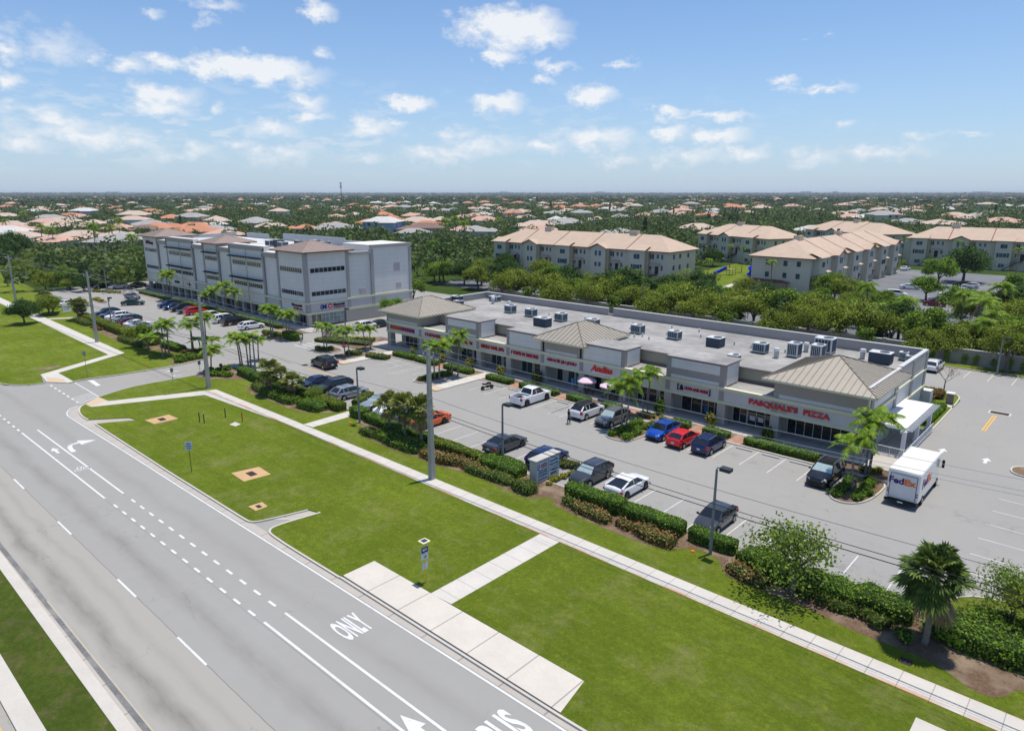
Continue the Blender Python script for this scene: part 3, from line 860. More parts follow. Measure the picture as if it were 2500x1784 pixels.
wavy_bed([(-104.9, 42.9), (-104.6, 39.0), (-106.6, 38.6), (-111.5, 41.5), (-113.4, 44.2), (-111.5, 47.8), (-108.4, 46.8)], LZ + .012)
# drain aprons and covers in the lawn
for k, (ap, gr) in enumerate(((((1150, 415), (1340, 370), (1415, 402), (1225, 445)), (-79.4, 27.2)), (((1835, 835), (2055, 785), (2150, 845), (1935, 902)), (-57.15, 26.6)), (((1970, 1100), (2080, 1065), (2125, 1100), (2030, 1135)), (-50.3, 23.75)))):
    mb = MB(); mb.prism([D3(*p) for p in ap], 0, LZ + .012)
    structure('drain_apron', mb, concrete_mat('apron_concrete', (0.56, 0.36, 0.19), None) if not k else bpy.data.materials['apron_concrete'])
    s_ = .55 if k < 2 else .3
    mb = MB(); mb.box(gr[0] - s_, gr[0] + s_, gr[1] - s_ * .6, gr[1] + s_ * .6, 0, LZ + .02)
    structure('drain_grate', mb, M_grate)
mb = MB(); mb.prism([D3(*p) for p in ((1820, 450), (1865, 430), (1912, 448), (1868, 465))], 0, LZ + .03)
structure('utility_cover', mb, M_kerb)
mb = MB(); mb.box(-4.7, -3.3, 33.0, 34.2, 0, LZ + .05)
structure('utility_cover', mb, M_kerb)
mb = MB(); mb.prism([C3(*p) for p in ((365, 825), (370, 812), (590, 783), (600, 797), (480, 826))], 0, LZ + .008)
structure('bare_patch', mb, M_soil)

# ================================================================== BUILDINGS
def wall_mat(name, col, var=0.06, lines=None):
    if name in MATS: return MATS[name]
    b = NB(name)
    f = b.ramp(b.noise(0.35, 5, 0.6), 0.3, 0.72)
    st = b.ramp(b.noise(1.1, 4, 0.65, stretch=(1, 1, 0.15)), 0.45, 0.8)
    c = b.mix(f, col, tuple(x * (1 - var) for x in col))
    c = b.mix(b.math('MULTIPLY', st, 0.16), c, tuple(x * 0.55 for x in col))
    if lines:      # scored joints in the render
        p = b.xyz()
        fr = b.math('FRACT', b.math('MULTIPLY_ADD', p[2], 1 / lines, 0.13))
        c = b.mix(b.math('MULTIPLY', b.math('LESS_THAN', fr, 0.05 / lines), 0.35), c, tuple(x * 0.5 for x in col))
    b.bump(b.noise(25, 3, 0.7), 0.2, 0.02)
    MATS[name] = b.done(c, 0.88)
    return MATS[name]
W_white = wall_mat('render_white', (0.73, 0.70, 0.65), .06, 0.92)
W_white2 = wall_mat('render_offwhite', (0.62, 0.61, 0.585), .06)
W_taupe = wall_mat('render_taupe', (0.37, 0.335, 0.30))
W_band = wall_mat('band_cream', (0.72, 0.69, 0.48))
W_bandw = wall_mat('band_white', (0.74, 0.73, 0.69))
W_khaki = wall_mat('render_khaki', (0.36, 0.335, 0.26))
W_beige = wall_mat('render_beige', (0.48, 0.44, 0.39))
W_cop = plain('coping_metal', (0.16, 0.13, 0.13), 0.5)
W_cop2 = plain('coping_pale', (0.58, 0.58, 0.56), 0.6)
def roof_flat_mat(name, col):
    b = NB(name)
    f = b.ramp(b.noise(0.16, 6, 0.68), 0.36, 0.66)
    g = b.ramp(b.noise(1.3, 5, 0.7, stretch=(.5, 1.6, 1)), 0.4, 0.75)
    c = b.mix(f, col, tuple(x * 0.55 for x in col))
    c = b.mix(b.math('MULTIPLY', g, 0.6), c, (0.17, 0.16, 0.15))
    p = b.xyz()
    fr = b.math('FRACT', b.math('MULTIPLY', p[1], 1.0))
    c = b.mix(b.math('MULTIPLY', b.math('LESS_THAN', fr, 0.03), 0.25), c, (0.2, 0.19, 0.18))
    return b.done(c, 0.85)
W_roof = roof_flat_mat('membrane_roof', (0.42, 0.405, 0.38))
W_roofw = roof_flat_mat('membrane_roof_white', (0.74, 0.73, 0.71))
def metal_roof(name, col, seam=0.6):
    b = NB(name)
    b.b.inputs['Specular IOR Level'].default_value = 0.4
    f = b.ramp(b.noise(0.8, 3, 0.6), 0.3, 0.7)
    return b.done(b.mix(f, col, tuple(x * .9 for x in col)), 0.45, 0.15)
W_mroof = metal_roof('standing_seam_tan', (0.39, 0.345, 0.275))
W_mseam = metal_roof('seam_tan', (0.24, 0.21, 0.165))
W_mroof2 = metal_roof('standing_seam_brown', (0.33, 0.235, 0.19))
W_mseam2 = metal_roof('seam_brown', (0.50, 0.41, 0.33))
def glass_mat(name, col, rough=0.06):
    b = NB(name)
    f = b.ramp(b.noise(0.5, 4, 0.6), 0.35, 0.7)
    b.b.inputs['Specular IOR Level'].default_value = 0.6
    return b.done(b.mix(f, col, tuple(x * .4 for x in col)), rough)
W_glass = glass_mat('shop_glass', (0.018, 0.022, 0.025))
W_glassg = glass_mat('shop_glass_green', (0.03, 0.07, 0.07))
W_glassb = glass_mat('brown_glass', (0.10, 0.075, 0.06), .1)
W_mull = plain('mullion_white', (0.68, 0.70, 0.70), .5)
W_frame = plain('frame_dark', (0.05, 0.055, 0.06), .5)
L_red = plain('letter_red', (0.50, 0.022, 0.03), .4, 0, .05)
L_redb = plain('letter_bright_red', (0.78, 0.05, 0.045), .35, 0, .05)
L_edge = plain('letter_edge', (0.09, 0.015, 0.02), .5)
L_blue = plain('letter_blue', (0.01, 0.05, 0.28), .4)
L_navy = plain('letter_navy', (0.012, 0.018, 0.05), .4)
L_black = plain('letter_black', (0.02, 0.02, 0.022), .5)
L_white = plain('letter_white', (0.78, 0.78, 0.78), .5)
L_pink = plain('letter_pink', (0.55, 0.03, 0.18), .4)
L_orange = plain('letter_orange', (0.75, 0.14, 0.03), .4)

def hip_roof(mb, x0, x1, y0, y1, z0, z1, thick=0.22, cut_right=None):
    """hip or pyramid roof: mat 0 panels, 1 seams and hips, 2 eave fascia"""
    wx, wy = x1 - x0, y1 - y0
    if abs(wx - wy) < 1.5:
        a = b_ = ((x0 + x1) / 2, (y0 + y1) / 2)
    elif wx > wy:
        a, b_ = (x0 + wy / 2, (y0 + y1) / 2), (x1 - wy / 2, (y0 + y1) / 2)
    else:
        a, b_ = ((x0 + x1) / 2, y0 + wx / 2), ((x0 + x1) / 2, y1 - wx / 2)
    A, B = (a[0], a[1], z1), (b_[0], b_[1], z1)
    c = [(x0, y0, z0), (x1, y0, z0), (x1, y1, z0), (x0, y1, z0)]
    mb.m(0)
    if wx >= wy:
        planes = [(c[0], c[1], B, A), (c[1], c[2], B, B), (c[2], c[3], A, B), (c[3], c[0], A, A)]
    else:
        planes = [(c[0], c[1], A, A), (c[1], c[2], B, A), (c[2], c[3], B, B), (c[3], c[0], A, B)]
    for p in planes:
        mb.m(0).face(p[:3] if p[2] == p[3] else p)
    # standing seams
    mb.m(1)
    for p in planes:
        e0, e1, r1, r0 = map(Vector, p)
        L = (e1 - e0).length
        n = (e1 - e0).cross(r1 - e1).normalized()
        if n.z < 0: n = -n
        k = max(int(L / SEAM), 2)
        d = (e1 - e0) / L
        for i in range(1, k):
            t = L * i / k
            e = e0 + d * t
            # height up the slope at this station
            tr0, tr1 = (r0 - e0).dot(d), (r1 - e0).dot(d)
            up = (r0 - e0) - d * tr0
            f = min(1.0, t / max(tr0, 1e-6) if t < tr0 else ((L - t) / max(L - tr1, 1e-6) if t > tr1 else 1.0))
            top = e + up * f
            s = d * SEAMW
            h = n * 0.05
            mb.face([e - s + h, e + s + h, top + s + h, top - s + h])
            mb.face([e - s, e - s + h, top - s + h, top - s]); mb.face([e + s, top + s, top + s + h, e + s + h])
    for q, r in ((c[0], A), (c[1], B if wx >= wy else A), (c[2], B), (c[3], A if wx >= wy else B)):
        mb.tube([Vector(q) + Vector((0, 0, .03)), Vector(r) + Vector((0, 0, .05))], 0.07, 5)
    if (Vector(A) - Vector(B)).length > .2:
        mb.tube([A, B], 0.07, 5)
    mb.m(2)
    i = 0.03
    mb.box(x0 + i, x1 - i, y0 + i, y1 - i, z0 - thick, z0 - 0.02)
SEAM, SEAMW = 0.62, 0.03

def opening(parent, mb_mats, kind, x0, x1, z0, z1, y, label=None, glass=None, axis='y', n=None, transom=None, frame=None):
    """a glazed unit in a wall facing -Y (axis y) or +X (axis x): returns the frame part, its glass is a sub-part"""
    g, f = MB(), MB()
    n = n or max(1, round((x1 - x0) / 1.3))
    w_ = (x1 - x0) / n
    def bx(m_, a, b, c0, c1, d0, d1):
        if axis == 'y': m_.box(a, b, y - d1, y - d0, c0, c1)
        else: m_.box(y + d0, y + d1, a, b, c0, c1)
    bx(g, x0, x1, z0, z1, -.05, .02)
    t = 0.05
    bx(f, x0 - t, x1 + t, z0 - t, z0, -.05, .06); bx(f, x0 - t, x1 + t, z1, z1 + t, -.05, .06)
    for i in range(n + 1):
        x = x0 + w_ * i
        bx(f, x - t * .6, x + t * .6, z0, z1, .02, .055)
    if transom:
        for zz in transom:
            for i in range(n):
                bx(f, x0 + w_ * i + t * .6, x0 + w_ * (i + 1) - t * .6, zz - .03, zz + .03, .02, .05)
    fo = f.build(kind, frame or W_mull, parent, label=label)
    g.build('pane', glass or W_glass, fo)
    return fo

# ------------------------------------------------------------------ the shopping plaza
F, BK, XL, XR = 68.5, 91.0, -92.0, -17.4
PX = [-92.0, -83.35, -77.0, -70.25, -64.2, -57.85, -51.3, -45.0, -38.75, -32.1, -26.1, -17.4]
plaza = thing('shopping_plaza', 'long low shopping plaza with three tan hip roofs and a flat roof', 'building', (0, 0, 0))
mb = MB()      # storefront wall, side and rear walls
mb.m(0)
mb.box(XL + 1.2, XR, 70.6, 70.9, 0.13, 3.2)
mb.m(1)
mb.box(XR - .3, XR, F + .5, BK, 0.1, 7.1)
mb.box(XL + 1.2, XL + 1.5, 70.9, BK, 0.1, 5.9)
mb.box(XL + 1.2, XR - .3, BK - .3, BK, 0.1, 5.9)
mb.m(0)
mb.box(XR - .25, XR + .03, 79.2, BK + .02, 5.35, 6.98)         # darker upper band of the side wall
mb.build('wall', [W_beige, wall_mat('side_white', (0.60, 0.595, 0.57), .08)], plaza)
mb = MB()
for v in (70.0, 78.4, 84.7, 90.7):
    MB().box(XR - .02, XR + .10, v - .45, v + .45, 0.1, 7.0).build('pilaster', W_taupe, plaza)
mb = MB()
mb.box(XR, XR + .16, F + .5, BK, 2.62, 2.9); mb.box(XR, XR + .18, F + .5, 78, 4.1, 4.45); mb.box(XR, XR + .12, 78.1, BK + .05, 4.7, 4.9)
mb.build('side_band', W_band, plaza)
# flat roof and low arcade roof
mb = MB()
mb.box(XL + 1.3, XR - .28, 72.65, BK - .28, 5.6, 5.9)
mb.build('flat_roof', W_roof, plaza)
mb = MB()
mb.box(XL + .15, XR - .1, F + .2, 72.7, 4.15, 4.33)
mb.build('arcade_roof', W_roof, plaza)
mb = MB()
mb.box(XL + 1.3, XR - .28, 72.62, 72.8, 4.3, 5.93)
mb.build('recessed_wall', W_khaki, plaza)
mb = MB()
mb.box(XL + 1.3, XR - .28, 72.50, 72.85, 5.93, 6.0)
for a_, b_ in ((1, 2), (3, 4), (7, 8), (9, 10)):
    mb.box(PX[a_], PX[b_], 72.45, 72.6, 4.33, 4.62)
mb.build('roof_edge', W_cop, plaza)
# rear and side parapets with a slot
mb = MB()
for a_, b_, z_ in ((XL + 1.2, -62.8, 7.0), (-61.8, XR - .32, 7.12)):
    mb.box(a_, b_, BK - .34, BK - .06, 5.9, z_)
mb.box(-62.8, -61.8, BK - .34, BK - .06, 5.9, 6.2)
mb.box(XL + 1.2, XL + 1.5, 79.5, BK - .34, 5.9, 6.95)
mb.build('parapet', wall_mat('parapet_taupe', (0.40, 0.365, 0.35)), plaza)
mb = MB()
for a_, b_, z_ in ((XL + 1.15, -62.8, 7.0), (-61.8, XR - .4, 7.12)):
    mb.box(a_, b_, BK - .42, BK + .02, z_, z_ + .08)
mb.box(XL + 1.12, XL + 1.58, 79.5, BK - .42, 6.95, 7.05)
mb.box(XR - .4, XR + .06, 79.75, BK + .06, 7.12, 7.2)
mb.build('coping', W_cop2, plaza)
# soffit, columns, fascia
mb = MB(); mb.box(XL + .2, XR - .2, F + .1, 70.9, 3.05, 3.15)
mb.build('soffit', W_bandw, plaza)
for i, x in enumerate(PX):
    mb = MB()
    a_ = x - .45 if i not in (0, 11) else (x if i == 0 else x - .95)
    mb.bevbox(a_, a_ + .95, F + .05, F + 1.0, 0.13, 2.62, .03)
    mb.bevbox(a_ - .05, a_ + 1.0, F + .0, F + 1.05, 0.13, .45, .04)
    mb.build('column', W_beige, plaza)
mb = MB(); mb.box(XL, XR, F, F + .3, 2.86, 4.1); mb.box(XL, XL + .3, F + .3, 72.7, 2.86, 4.1); mb.box(XR - .3, XR - .01, F + .3, 78, 2.86, 4.1)
mb.build('fascia', W_white2, plaza)
mb = MB()
for z0_, z1_, d_ in ((2.58, 2.72, .12), (2.72, 2.88, .06), (4.05, 4.2, .08), (4.2, 4.45, .2)):
    mb.box(XL - d_, XR + d_, F - d_, F + .28, z0_, z1_)
    mb.box(XL - d_, XL + .28, F + .28, 72.7, z0_, z1_)
mb.build('cornice_band', W_band, plaza)
for i, x in enumerate(PX):
    a_ = x - .28 if i not in (0, 11) else (x + .0 if i == 0 else x - .56)
    MB().box(a_, a_ + .56, F - .055, F + .02, 2.9, 4.04).build('pilaster', W_taupe, plaza)
# raised blocks between the recesses
def block(i, top, banded):
    a_, b_ = PX[i], PX[i + 1]
    mb = MB()
    mb.box(a_ - .28, b_ + .28, F + .02, 71.9, 4.45, top - .06)
    o = mb.build('raised_front', W_taupe, plaza)
    m2 = MB()
    if banded:
        m2.box(a_ + .35, b_ - .35, F - .02, F + .04, 4.46, 4.85); m2.box(a_ + .35, b_ - .35, F - .02, F + .04, 5.65, top - .2)
    else:
        m2.box(a_ + .3, b_ - .3, F - .02, F + .04, 4.46, top - .2)
    m2.box(b_ + .26, b_ + .31, F + .45, 71.7, 4.46, top - .15)
    m2.build('panel', W_white, o)
    m3 = MB(); m3.box(a_ - .4, b_ + .4, F - .12, 72.1, top - .06, top + .02)
    m3.build('roof_edge', W_cop, o)
    m4 = MB(); m4.box(a_ - .3, b_ + .3, F - .02, 72.75, top + .02, top + .04)
    m4.build('flat_roof', W_roof, o)
block(2, 6.85, True); block(4, 6.55, False); block(6, 6.55, False); block(8, 6.9, True)
# three towers with hip roofs
def tower(i, x0, x1, ez, top, back):
    mb = MB()
    mb.box(x0 + .02, x1 - .02, F + .02, back, 4.45, ez - .1)
    o = mb.build('tower_wall', W_taupe, plaza)
    m2 = MB()
    m2.box(x0 + .6, x1 - .7, F - .02, F + .04, 4.46, 4.88)
    m2.build('panel', W_white2, o)
    m3 = MB(); hip_roof(m3, x0 - 1.05, x1 + 1.05, F - 1.05, back + 1.0, ez, top)
    m3.build('hip_roof', [W_mroof, W_mseam, W_band], o)
tower(0, XL, PX[1], 6.2, 8.35, 78.9)
tower(1, PX[5], PX[6], 6.32, 8.35, 77.0)
tower(2, PX[10] - .3, XR, 6.55, 8.75, 78.6)
mb = MB(); mb.box(XR - .02, XR + .045, F + 2.2, 76.6, 4.6, 6.2)
mb.build('panel', W_white, plaza)
# storefronts
G_ = W_glass
def front(x0, x1, z1=2.75, z0=.25, n=None, label=None, glass=None, transom=None, kind='shop_window'):
    return opening(plaza, None, kind, x0, x1, z0, z1, 70.6, label, glass, 'y', n, transom)
front(-89.7, -86.6, n=3); front(-86.3, -84.6, n=2, kind='shop_door', z0=.16)
front(-82.4, -80.0, n=2); front(-79.7, -78.2, n=1, kind='shop_door', z0=.16)
front(-76.0, -73.6, n=2, glass=W_glassg); front(-73.2, -71.4, n=2, kind='shop_door', z0=.16)
front(-69.4, -67.4, n=2, glass=W_glassg); front(-67.0, -65.1, n=2, kind='shop_door', z0=.16, glass=W_glassg)
front(-63.4, -61.4, n=2, glass=W_glassg); front(-61.0, -58.7, n=2, kind='shop_door', z0=.16)
front(-56.9, -55.9, n=1); front(-55.0, -53.9, n=1, glass=W_glassg); d_ = front(-53.7, -51.9, n=2, kind='shop_door', z0=.16, glass=W_glassg)
front(-50.6, -49.5, n=1); front(-48.0, -45.9, n=3, kind='shop_door', z0=.16)
front(-44.0, -41.3, n=2); front(-40.9, -39.4, n=1, kind='shop_door', z0=.16)
front(-37.9, -35.4, n=2); front(-35.3, -33.0, n=3, kind='shop_door', z0=.16)
front(-31.5, -29.9, n=2); front(-29.8, -26.9, n=3, kind='shop_door', z0=.16, transom=[1.55])
front(-25.4, -18.3, n=8, z0=.3)
for x in (-29.25, -28.3):
    MB().box(x - .3, x + .3, 70.52, 70.56, .75, 1.25).build('door_poster', L_white, plaza, label='white sheet taped to the dark glass of the pizzeria door')
mb = MB(); mb.tube([(-53.2, 70.56, 2.1), (-53.2, 70.52, 2.1)], .33, 20)
mb.build('round_logo', L_white, plaza)
mb = MB(); mb.box(-53.5, -52.9, 70.52, 70.56, .3, 1.4)
mb.build('window_decal', plain('decal_teal', (0.12, 0.42, 0.42)), plaza)
mb = MB(); mb.box(-35.0, -34.55, 70.52, 70.56, .5, 1.15)
mb.build('window_decal', plain('decal_blue', (0.02, 0.16, 0.42)), plaza)
for x in (-30.6, -19.2):
    mb = MB(); mb.tube([(x, 70.56, 2.35), (x, 70.52, 2.35)], .28, 18); mb.build('round_logo', W_mull, plaza)
# scuppers on the side wall, rear door canopy
mb = MB(); mb.box(XR - 1.0, XR + .9, BK + .05, BK + 1.4, .1, 2.2)
mb.build('rear_porch', W_white2, plaza)

# shop signs on the fascia
def shop_sign(name, label, parts, loc, rot=FACE_Y):
    """parts: text, width, height, dx, dz, material, bold, shear"""
    t = thing(name, label, 'shop sign', loc)
    for tx, w_, h_, dx, dz, mt, bo, sh in parts:
        if tx == '#box':
            mbx = MB(); mbx.box(dx - w_ / 2, dx + w_ / 2, -.03, .03, dz - h_ / 2, dz + h_ / 2)
            o = mbx.build('backing_panel', mt, t)
            if rot == FACE_X: o.rotation_euler = (0, 0, R(90))
        else:
            p = (dx, -.07, dz) if rot == FACE_Y else (.07, dx, dz)
            letters(tx, w_, h_, mt, p, rot, t, .1, bo, sh)
    return t
SY = F - .03
shop_sign('shop_sign', 'orange and pink lettered sign over the leftmost tower bay of the plaza', [('#box', 6.3, .62, 0, 0, W_frame, 0, 0), ('UNITED', 2.9, .5, -1.55, 0, L_orange, .03, 0), ('KARATE', 2.9, .5, 1.5, 0, L_pink, .03, 0)], (-87.9, SY, 3.5))
shop_sign('shop_sign', 'dark red CLEANERS sign half hidden by palms beside the left tower bay', [('CLEANERS', 4.2, .5, 0, 0, L_red, .03, 0)], (-80.0, SY, 3.5))
shop_sign('shop_sign', 'dark red block letter sign behind the palms on the third bay', [('BEAUTY SALON', 4.4, .5, 0, 0, L_red, .03, 0)], (-73.6, SY, 3.5))
shop_sign('shop_sign', 'dark red NAIL SPA sign in bold capitals', [('MIKKO NAIL SPA', 4.6, .52, 0, 0, L_red, .03, 0)], (-67.2, SY, 3.5))
shop_sign('shop_sign', 'dark red I VAPE N SMOKE sign left of the middle tower', [('I VAPE N SMOKE', 5.0, .52, 0, 0, L_red, .03, 0)], (-61.0, SY, 3.5))
shop_sign('shop_sign', 'dark red GRACIE JIU-JITSU sign under the middle tower roof', [('GRACIE JIU-JITSU', 4.9, .52, 0, 0, L_red, .025, 0)], (-54.5, SY, 3.5))
shop_sign('shop_sign', 'bright red script Andias sign with a white strip beneath', [('Andias', 3.3, .85, 0, .14, L_redb, .035, .25), ('#box', 3.3, .22, .15, -.42, L_white, 0, 0)], (-48.1, SY, 3.5))
shop_sign('shop_sign', 'bracketed red CUTS AND SUDS sign with a small emblem', [('[', .18, .72, -1.95, 0, L_black, .02, 0), (']', .18, .72, 1.95, 0, L_black, .02, 0), ('&', .5, .6, -1.5, 0, L_black, .03, 0), ('CUTS AND SUDS', 2.9, .36, .3, 0, L_red, .03, 0)], (-35.4, SY, 3.5))
t = thing('shop_sign', "large bright red PASQUALE'S PIZZA channel letters over the pizzeria", 'shop sign', (-24.75, SY, 3.5))
o = letters("PASQUALE'S  PIZZA", 8.3, .72, L_redb, (0, -.08, 0), FACE_Y, t, .12, .03)
o.data.materials.append(L_edge)
# colour the letter sides dark
for p in o.data.polygons:
    if abs(p.normal.z) < .5: p.material_index = 1
mb = MB(); mb.box(1.3 - 3.1, 1.3 - 1.4, -.012, .02, -.56, .52)
mb.build('patched_panel', W_beige, t)

# rooftop units
M_ac = plain('unit_grey', (0.42, 0.50, 0.49), .5, .2, .2)
M_acd = plain('unit_grille', (0.06, 0.08, 0.11), .6)
M_act = plain('unit_top', (0.66, 0.67, 0.66), .5, .2)
def ac_unit(loc, L, W_, H, label, tall=False, hood=True, side=M_ac):
    t = thing('rooftop_unit', label, 'air conditioner', loc, 0, 'air conditioning units on the plaza roof')
    m = MB(); m.bevbox(-L / 2, L / 2, -W_ / 2, W_ / 2, .16, H, .03); m.build('casing', side, t)
    m = MB(); m.box(-L / 2 + .04, L / 2 - .04, -W_ / 2 + .04, W_ / 2 - .04, 0, .16); m.build('curb', M_acd, t)
    m = MB(); m.box(-L / 2 - .03, L / 2 + .03, -W_ / 2 - .03, W_ / 2 + .03, H, H + .05); m.build('lid', M_act, t)
    m = MB(); m.cyl(L * .15, 0, H + .05, H + .10, min(L, W_) * .33, n=18); m.build('fan', M_acd, t)
    g = MB()
    for k in range(5):
        a_ = -L / 2 + .12 + k * (L - .24) / 5
        g.box(a_, a_ + (L - .24) / 5 - .06, -W_ / 2 - .012, -W_ / 2 + .01, .35, H - .12)
    g.build('grille', M_acd, t)
    g = MB()
    for k in range(4):
        a_ = -W_ / 2 + .1 + k * (W_ - .2) / 4
        g.box(L / 2 - .01, L / 2 + .012, a_, a_ + (W_ - .2) / 4 - .05, .3, H - .12)
    g.build('grille', M_acd, t)
    if hood:
        h = MB(); h.poly([(-L / 2 - .45, -W_ * .3, .5), (-L / 2 - .45, W_ * .3, .5), (-L / 2, W_ * .3, .5), (-L / 2, -W_ * .3, .5), (-L / 2 - .1, -W_ * .3, H - .1), (-L / 2 - .1, W_ * .3, H - .1), (-L / 2, W_ * .3, H - .1), (-L / 2, -W_ * .3, H - .1)],
                         [(0, 4, 5, 1), (0, 3, 7, 4), (1, 5, 6, 2), (0, 1, 2, 3), (4, 7, 6, 5)])
        h.build('intake_hood', M_act, t)
    return t
RZ = 5.9
desc = ['far left corner unit beside the rear parapet', 'low unit against the back parapet at the left end', 'first unit of the row behind the left recess', 'second pale unit of the row from the left end', 'third pale unit standing nearest the slotted parapet',
        'big dark condenser by the raised front', 'pale unit hidden partly by the middle hip roof', 'unit just right of the middle hip roof', 'pale unit with a hood between two vents', 'large dark unit with an open side flap', 'pale hooded unit right of the dark one', 'small low box near the roof edge']
spots = [(-90.0, 82.6, 1.9, 1.5, 1.3, 1, M_acd), (-86.6, 89.0, 2.0, 1.3, .9, 0, M_ac), (-75.9, 81.6, 1.6, 1.3, 1.25, 1, M_ac), (-71.1, 81.3, 1.6, 1.3, 1.25, 1, M_ac), (-65.0, 81.3, 1.6, 1.3, 1.25, 1, M_ac),
         (-64.4, 76.2, 2.4, 1.5, 1.3, 0, M_acd), (-58.6, 80.8, 1.7, 1.3, 1.2, 1, M_ac), (-51.1, 81.2, 1.6, 1.3, 1.25, 1, M_ac), (-45.3, 81.2, 1.6, 1.2, 1.15, 1, M_ac), (-39.2, 80.8, 1.9, 1.6, 1.2, 0, M_acd), (-33.4, 81.2, 1.6, 1.3, 1.25, 1, M_ac), (-34.2, 75.6, 1.3, 1.1, .6, 0, M_ac)]
for d, (x, y, L, W_, H, hd, mt) in zip(desc, spots):
    ac_unit((x, y, RZ), L, W_, H, d, hood=bool(hd), side=mt)
ac_unit((-57.9, 76.9, RZ), 1.3, 1.1, .6, 'small low box behind the left slope of the middle hip roof', hood=False)
ac_unit((-29.6, 82.0, RZ), 1.3, 1.5, 1.7, 'tall unit on legs behind the pizzeria roof, left of its neighbour', hood=False, side=M_act)
ac_unit((-27.3, 83.3, RZ), 1.3, 1.5, 1.6, 'middle tall unit of the cluster behind the pizzeria roof', hood=False, side=M_act)
ac_unit((-27.6, 86.6, RZ), 2.1, 1.8, 1.9, 'largest unit of the cluster, nearest the back parapet', hood=False, side=M_act)
ac_unit((-21.0, 85.6, RZ), 2.3, 1.6, 1.3, 'wide dark unit right of the pizzeria roof apex', hood=False, side=M_acd)
ac_unit((-19.4, 88.8, RZ), .9, .8, 1.0, 'small pale box in the rear right roof corner', hood=False)
ac_unit((-18.5, 87.8, RZ), .8, .8, .9, 'small pale box tight against the right parapet', hood=False)
ac_unit((-88.0, 81.2, RZ), 1.5, 1.2, .8, 'low grey box stacked before the far left unit', hood=False, side=M_acd)
M_pipe = plain('vent_pipe', (0.5, 0.5, 0.5), .5, .3)
def vent(loc, label, big=False):
    t = thing('roof_vent', label, 'vent', loc, 0, 'vent stacks on the plaza roof')
    r = .28 if big else .09
    m = MB(); m.cyl(0, 0, 0, .9 if big else .35, r, n=12); m.build('stack', M_pipe, t)
    m = MB(); m.cyl(0, 0, .9 if big else .35, 1.2 if big else .45, r * 1.4, r * 1.1, n=12); m.build('cap', M_act, t)
vent((-84.7, 86.5, RZ), 'round metal vent right of the far left unit', True)
vent((-79.4, 85.0, RZ), 'squat round turbine vent behind the first row unit', True)
vent((-30.9, 79.9, RZ), 'white capped exhaust stack left of the tall units', True)
vent((-29.5, 85.6, RZ), 'domed exhaust fan behind the tall unit cluster', True)
vent((-23.2, 86.4, RZ), 'small white vent on the pale roof right of the cluster', True)
rr = random.Random(3)
for k in range(16):
    x, y = rr.uniform(-82, -31), rr.uniform(78, 89.5)
    vent((x, y, RZ), 'small dark pipe vent poking out of the pale membrane roof')

# ------------------------------------------------------------------ white pergola and railing at the pizzeria's side
M_vinyl = plain('white_vinyl', (0.80, 0.80, 0.79), .45)
t = thing('pergola', 'white slatted pergola with a solid white cover beside the pizzeria', 'pergola')
m = MB(); m.box(XR + .05, -14.55, 71.9, 82.6, 2.92, 3.0); m.build('cover', M_vinyl, t)
m = MB()
for k in range(18):
    y = 71.7 + k * .645
    m.box(XR + .2, -13.95, y - .04, y + .04, 2.76, 2.92)
m.build('rafters', M_vinyl, t, kind='thing')
m = MB(); m.box(-14.95, -14.78, 71.3, 83.0, 2.56, 2.76); m.box(-14.6, -14.43, 71.3, 83.0, 2.56, 2.76); m.build('beam', M_vinyl, t)
for y in (71.9, 77.2, 82.4):
    m = MB(); m.bevbox(-14.86, -14.5, y - .18, y + .18, .13, 2.56, .03); m.bevbox(-14.95, -14.41, y - .27, y + .27, .13, .5, .04); m.build('post', M_vinyl, t)
t = thing('railing', 'white picket railing around the pizzeria terrace', 'railing')
m = MB()
def picket(m, a, b, h=1.05):
    a, b = Vector(a), Vector(b); L = (b - a).length; n = int(L / .14)
    for z_ in (.28, h):
        m.tube([(a.x, a.y, z_), (b.x, b.y, z_)], .03, 4)
    for k in range(n + 1):
        q = a.lerp(b, k / n); m.tube([(q.x, q.y, .13), (q.x, q.y, h)], .035 if k % 12 == 0 else .013, 4)
picket(m, (XR + .1, 71.0), (-14.25, 71.0)); m.build('front_panel', M_vinyl, t)
m = MB(); picket(m, (-14.2, 71.05), (-14.2, 82.0)); m.build('side_panel', M_vinyl, t)

# ------------------------------------------------------------------ three-storey office building
OF, OX0, OX1, OB = 68.4, -195.7, -116.0, 93.4
off = thing('office_building', 'three storey pale grey office block with brown hip roofed towers left of the plaza', 'building')
O_pil = wall_mat('office_pilaster', (0.40, 0.375, 0.36))
bays = [(-195.7, -186.4, 14.15, 't'), (-186.4, -180.3, 13.6, 'l'), (-180.3, -165.5, 14.55, 'b'), (-165.5, -159.5, 13.5, 'l'), (-159.5, -152.2, 14.15, 't2'), (-152.2, -146.2, 13.6, 'l'), (-146.2, -131.9, 14.6, 'b'), (-131.9, -126.0, 13.6, 'l'), (-126.0, -116.0, 14.2, 't')]
m = MB()
for a_, b_, z_, k_ in bays:
    d_ = -.25 if k_ != 'l' else 0
    m.box(a_, min(b_, OX1 - .95), OF + d_, OF + 1.5, 2.9, z_)
    if b_ == OX1: m.box(OX1 - .95, OX1, OF - .25, OF - .02, 2.9, z_)
    if k_ == 'b':
        m.box(a_ + .02, b_ - .02, OF - .3, OF - .25, 2.9, z_ - .02)
m.box(OX0 + .02, OX1 - 1.02, OF + 1.5, OB - .4, 0.1, 12.88)
m.build('front_wall', W_white, off)
m = MB()
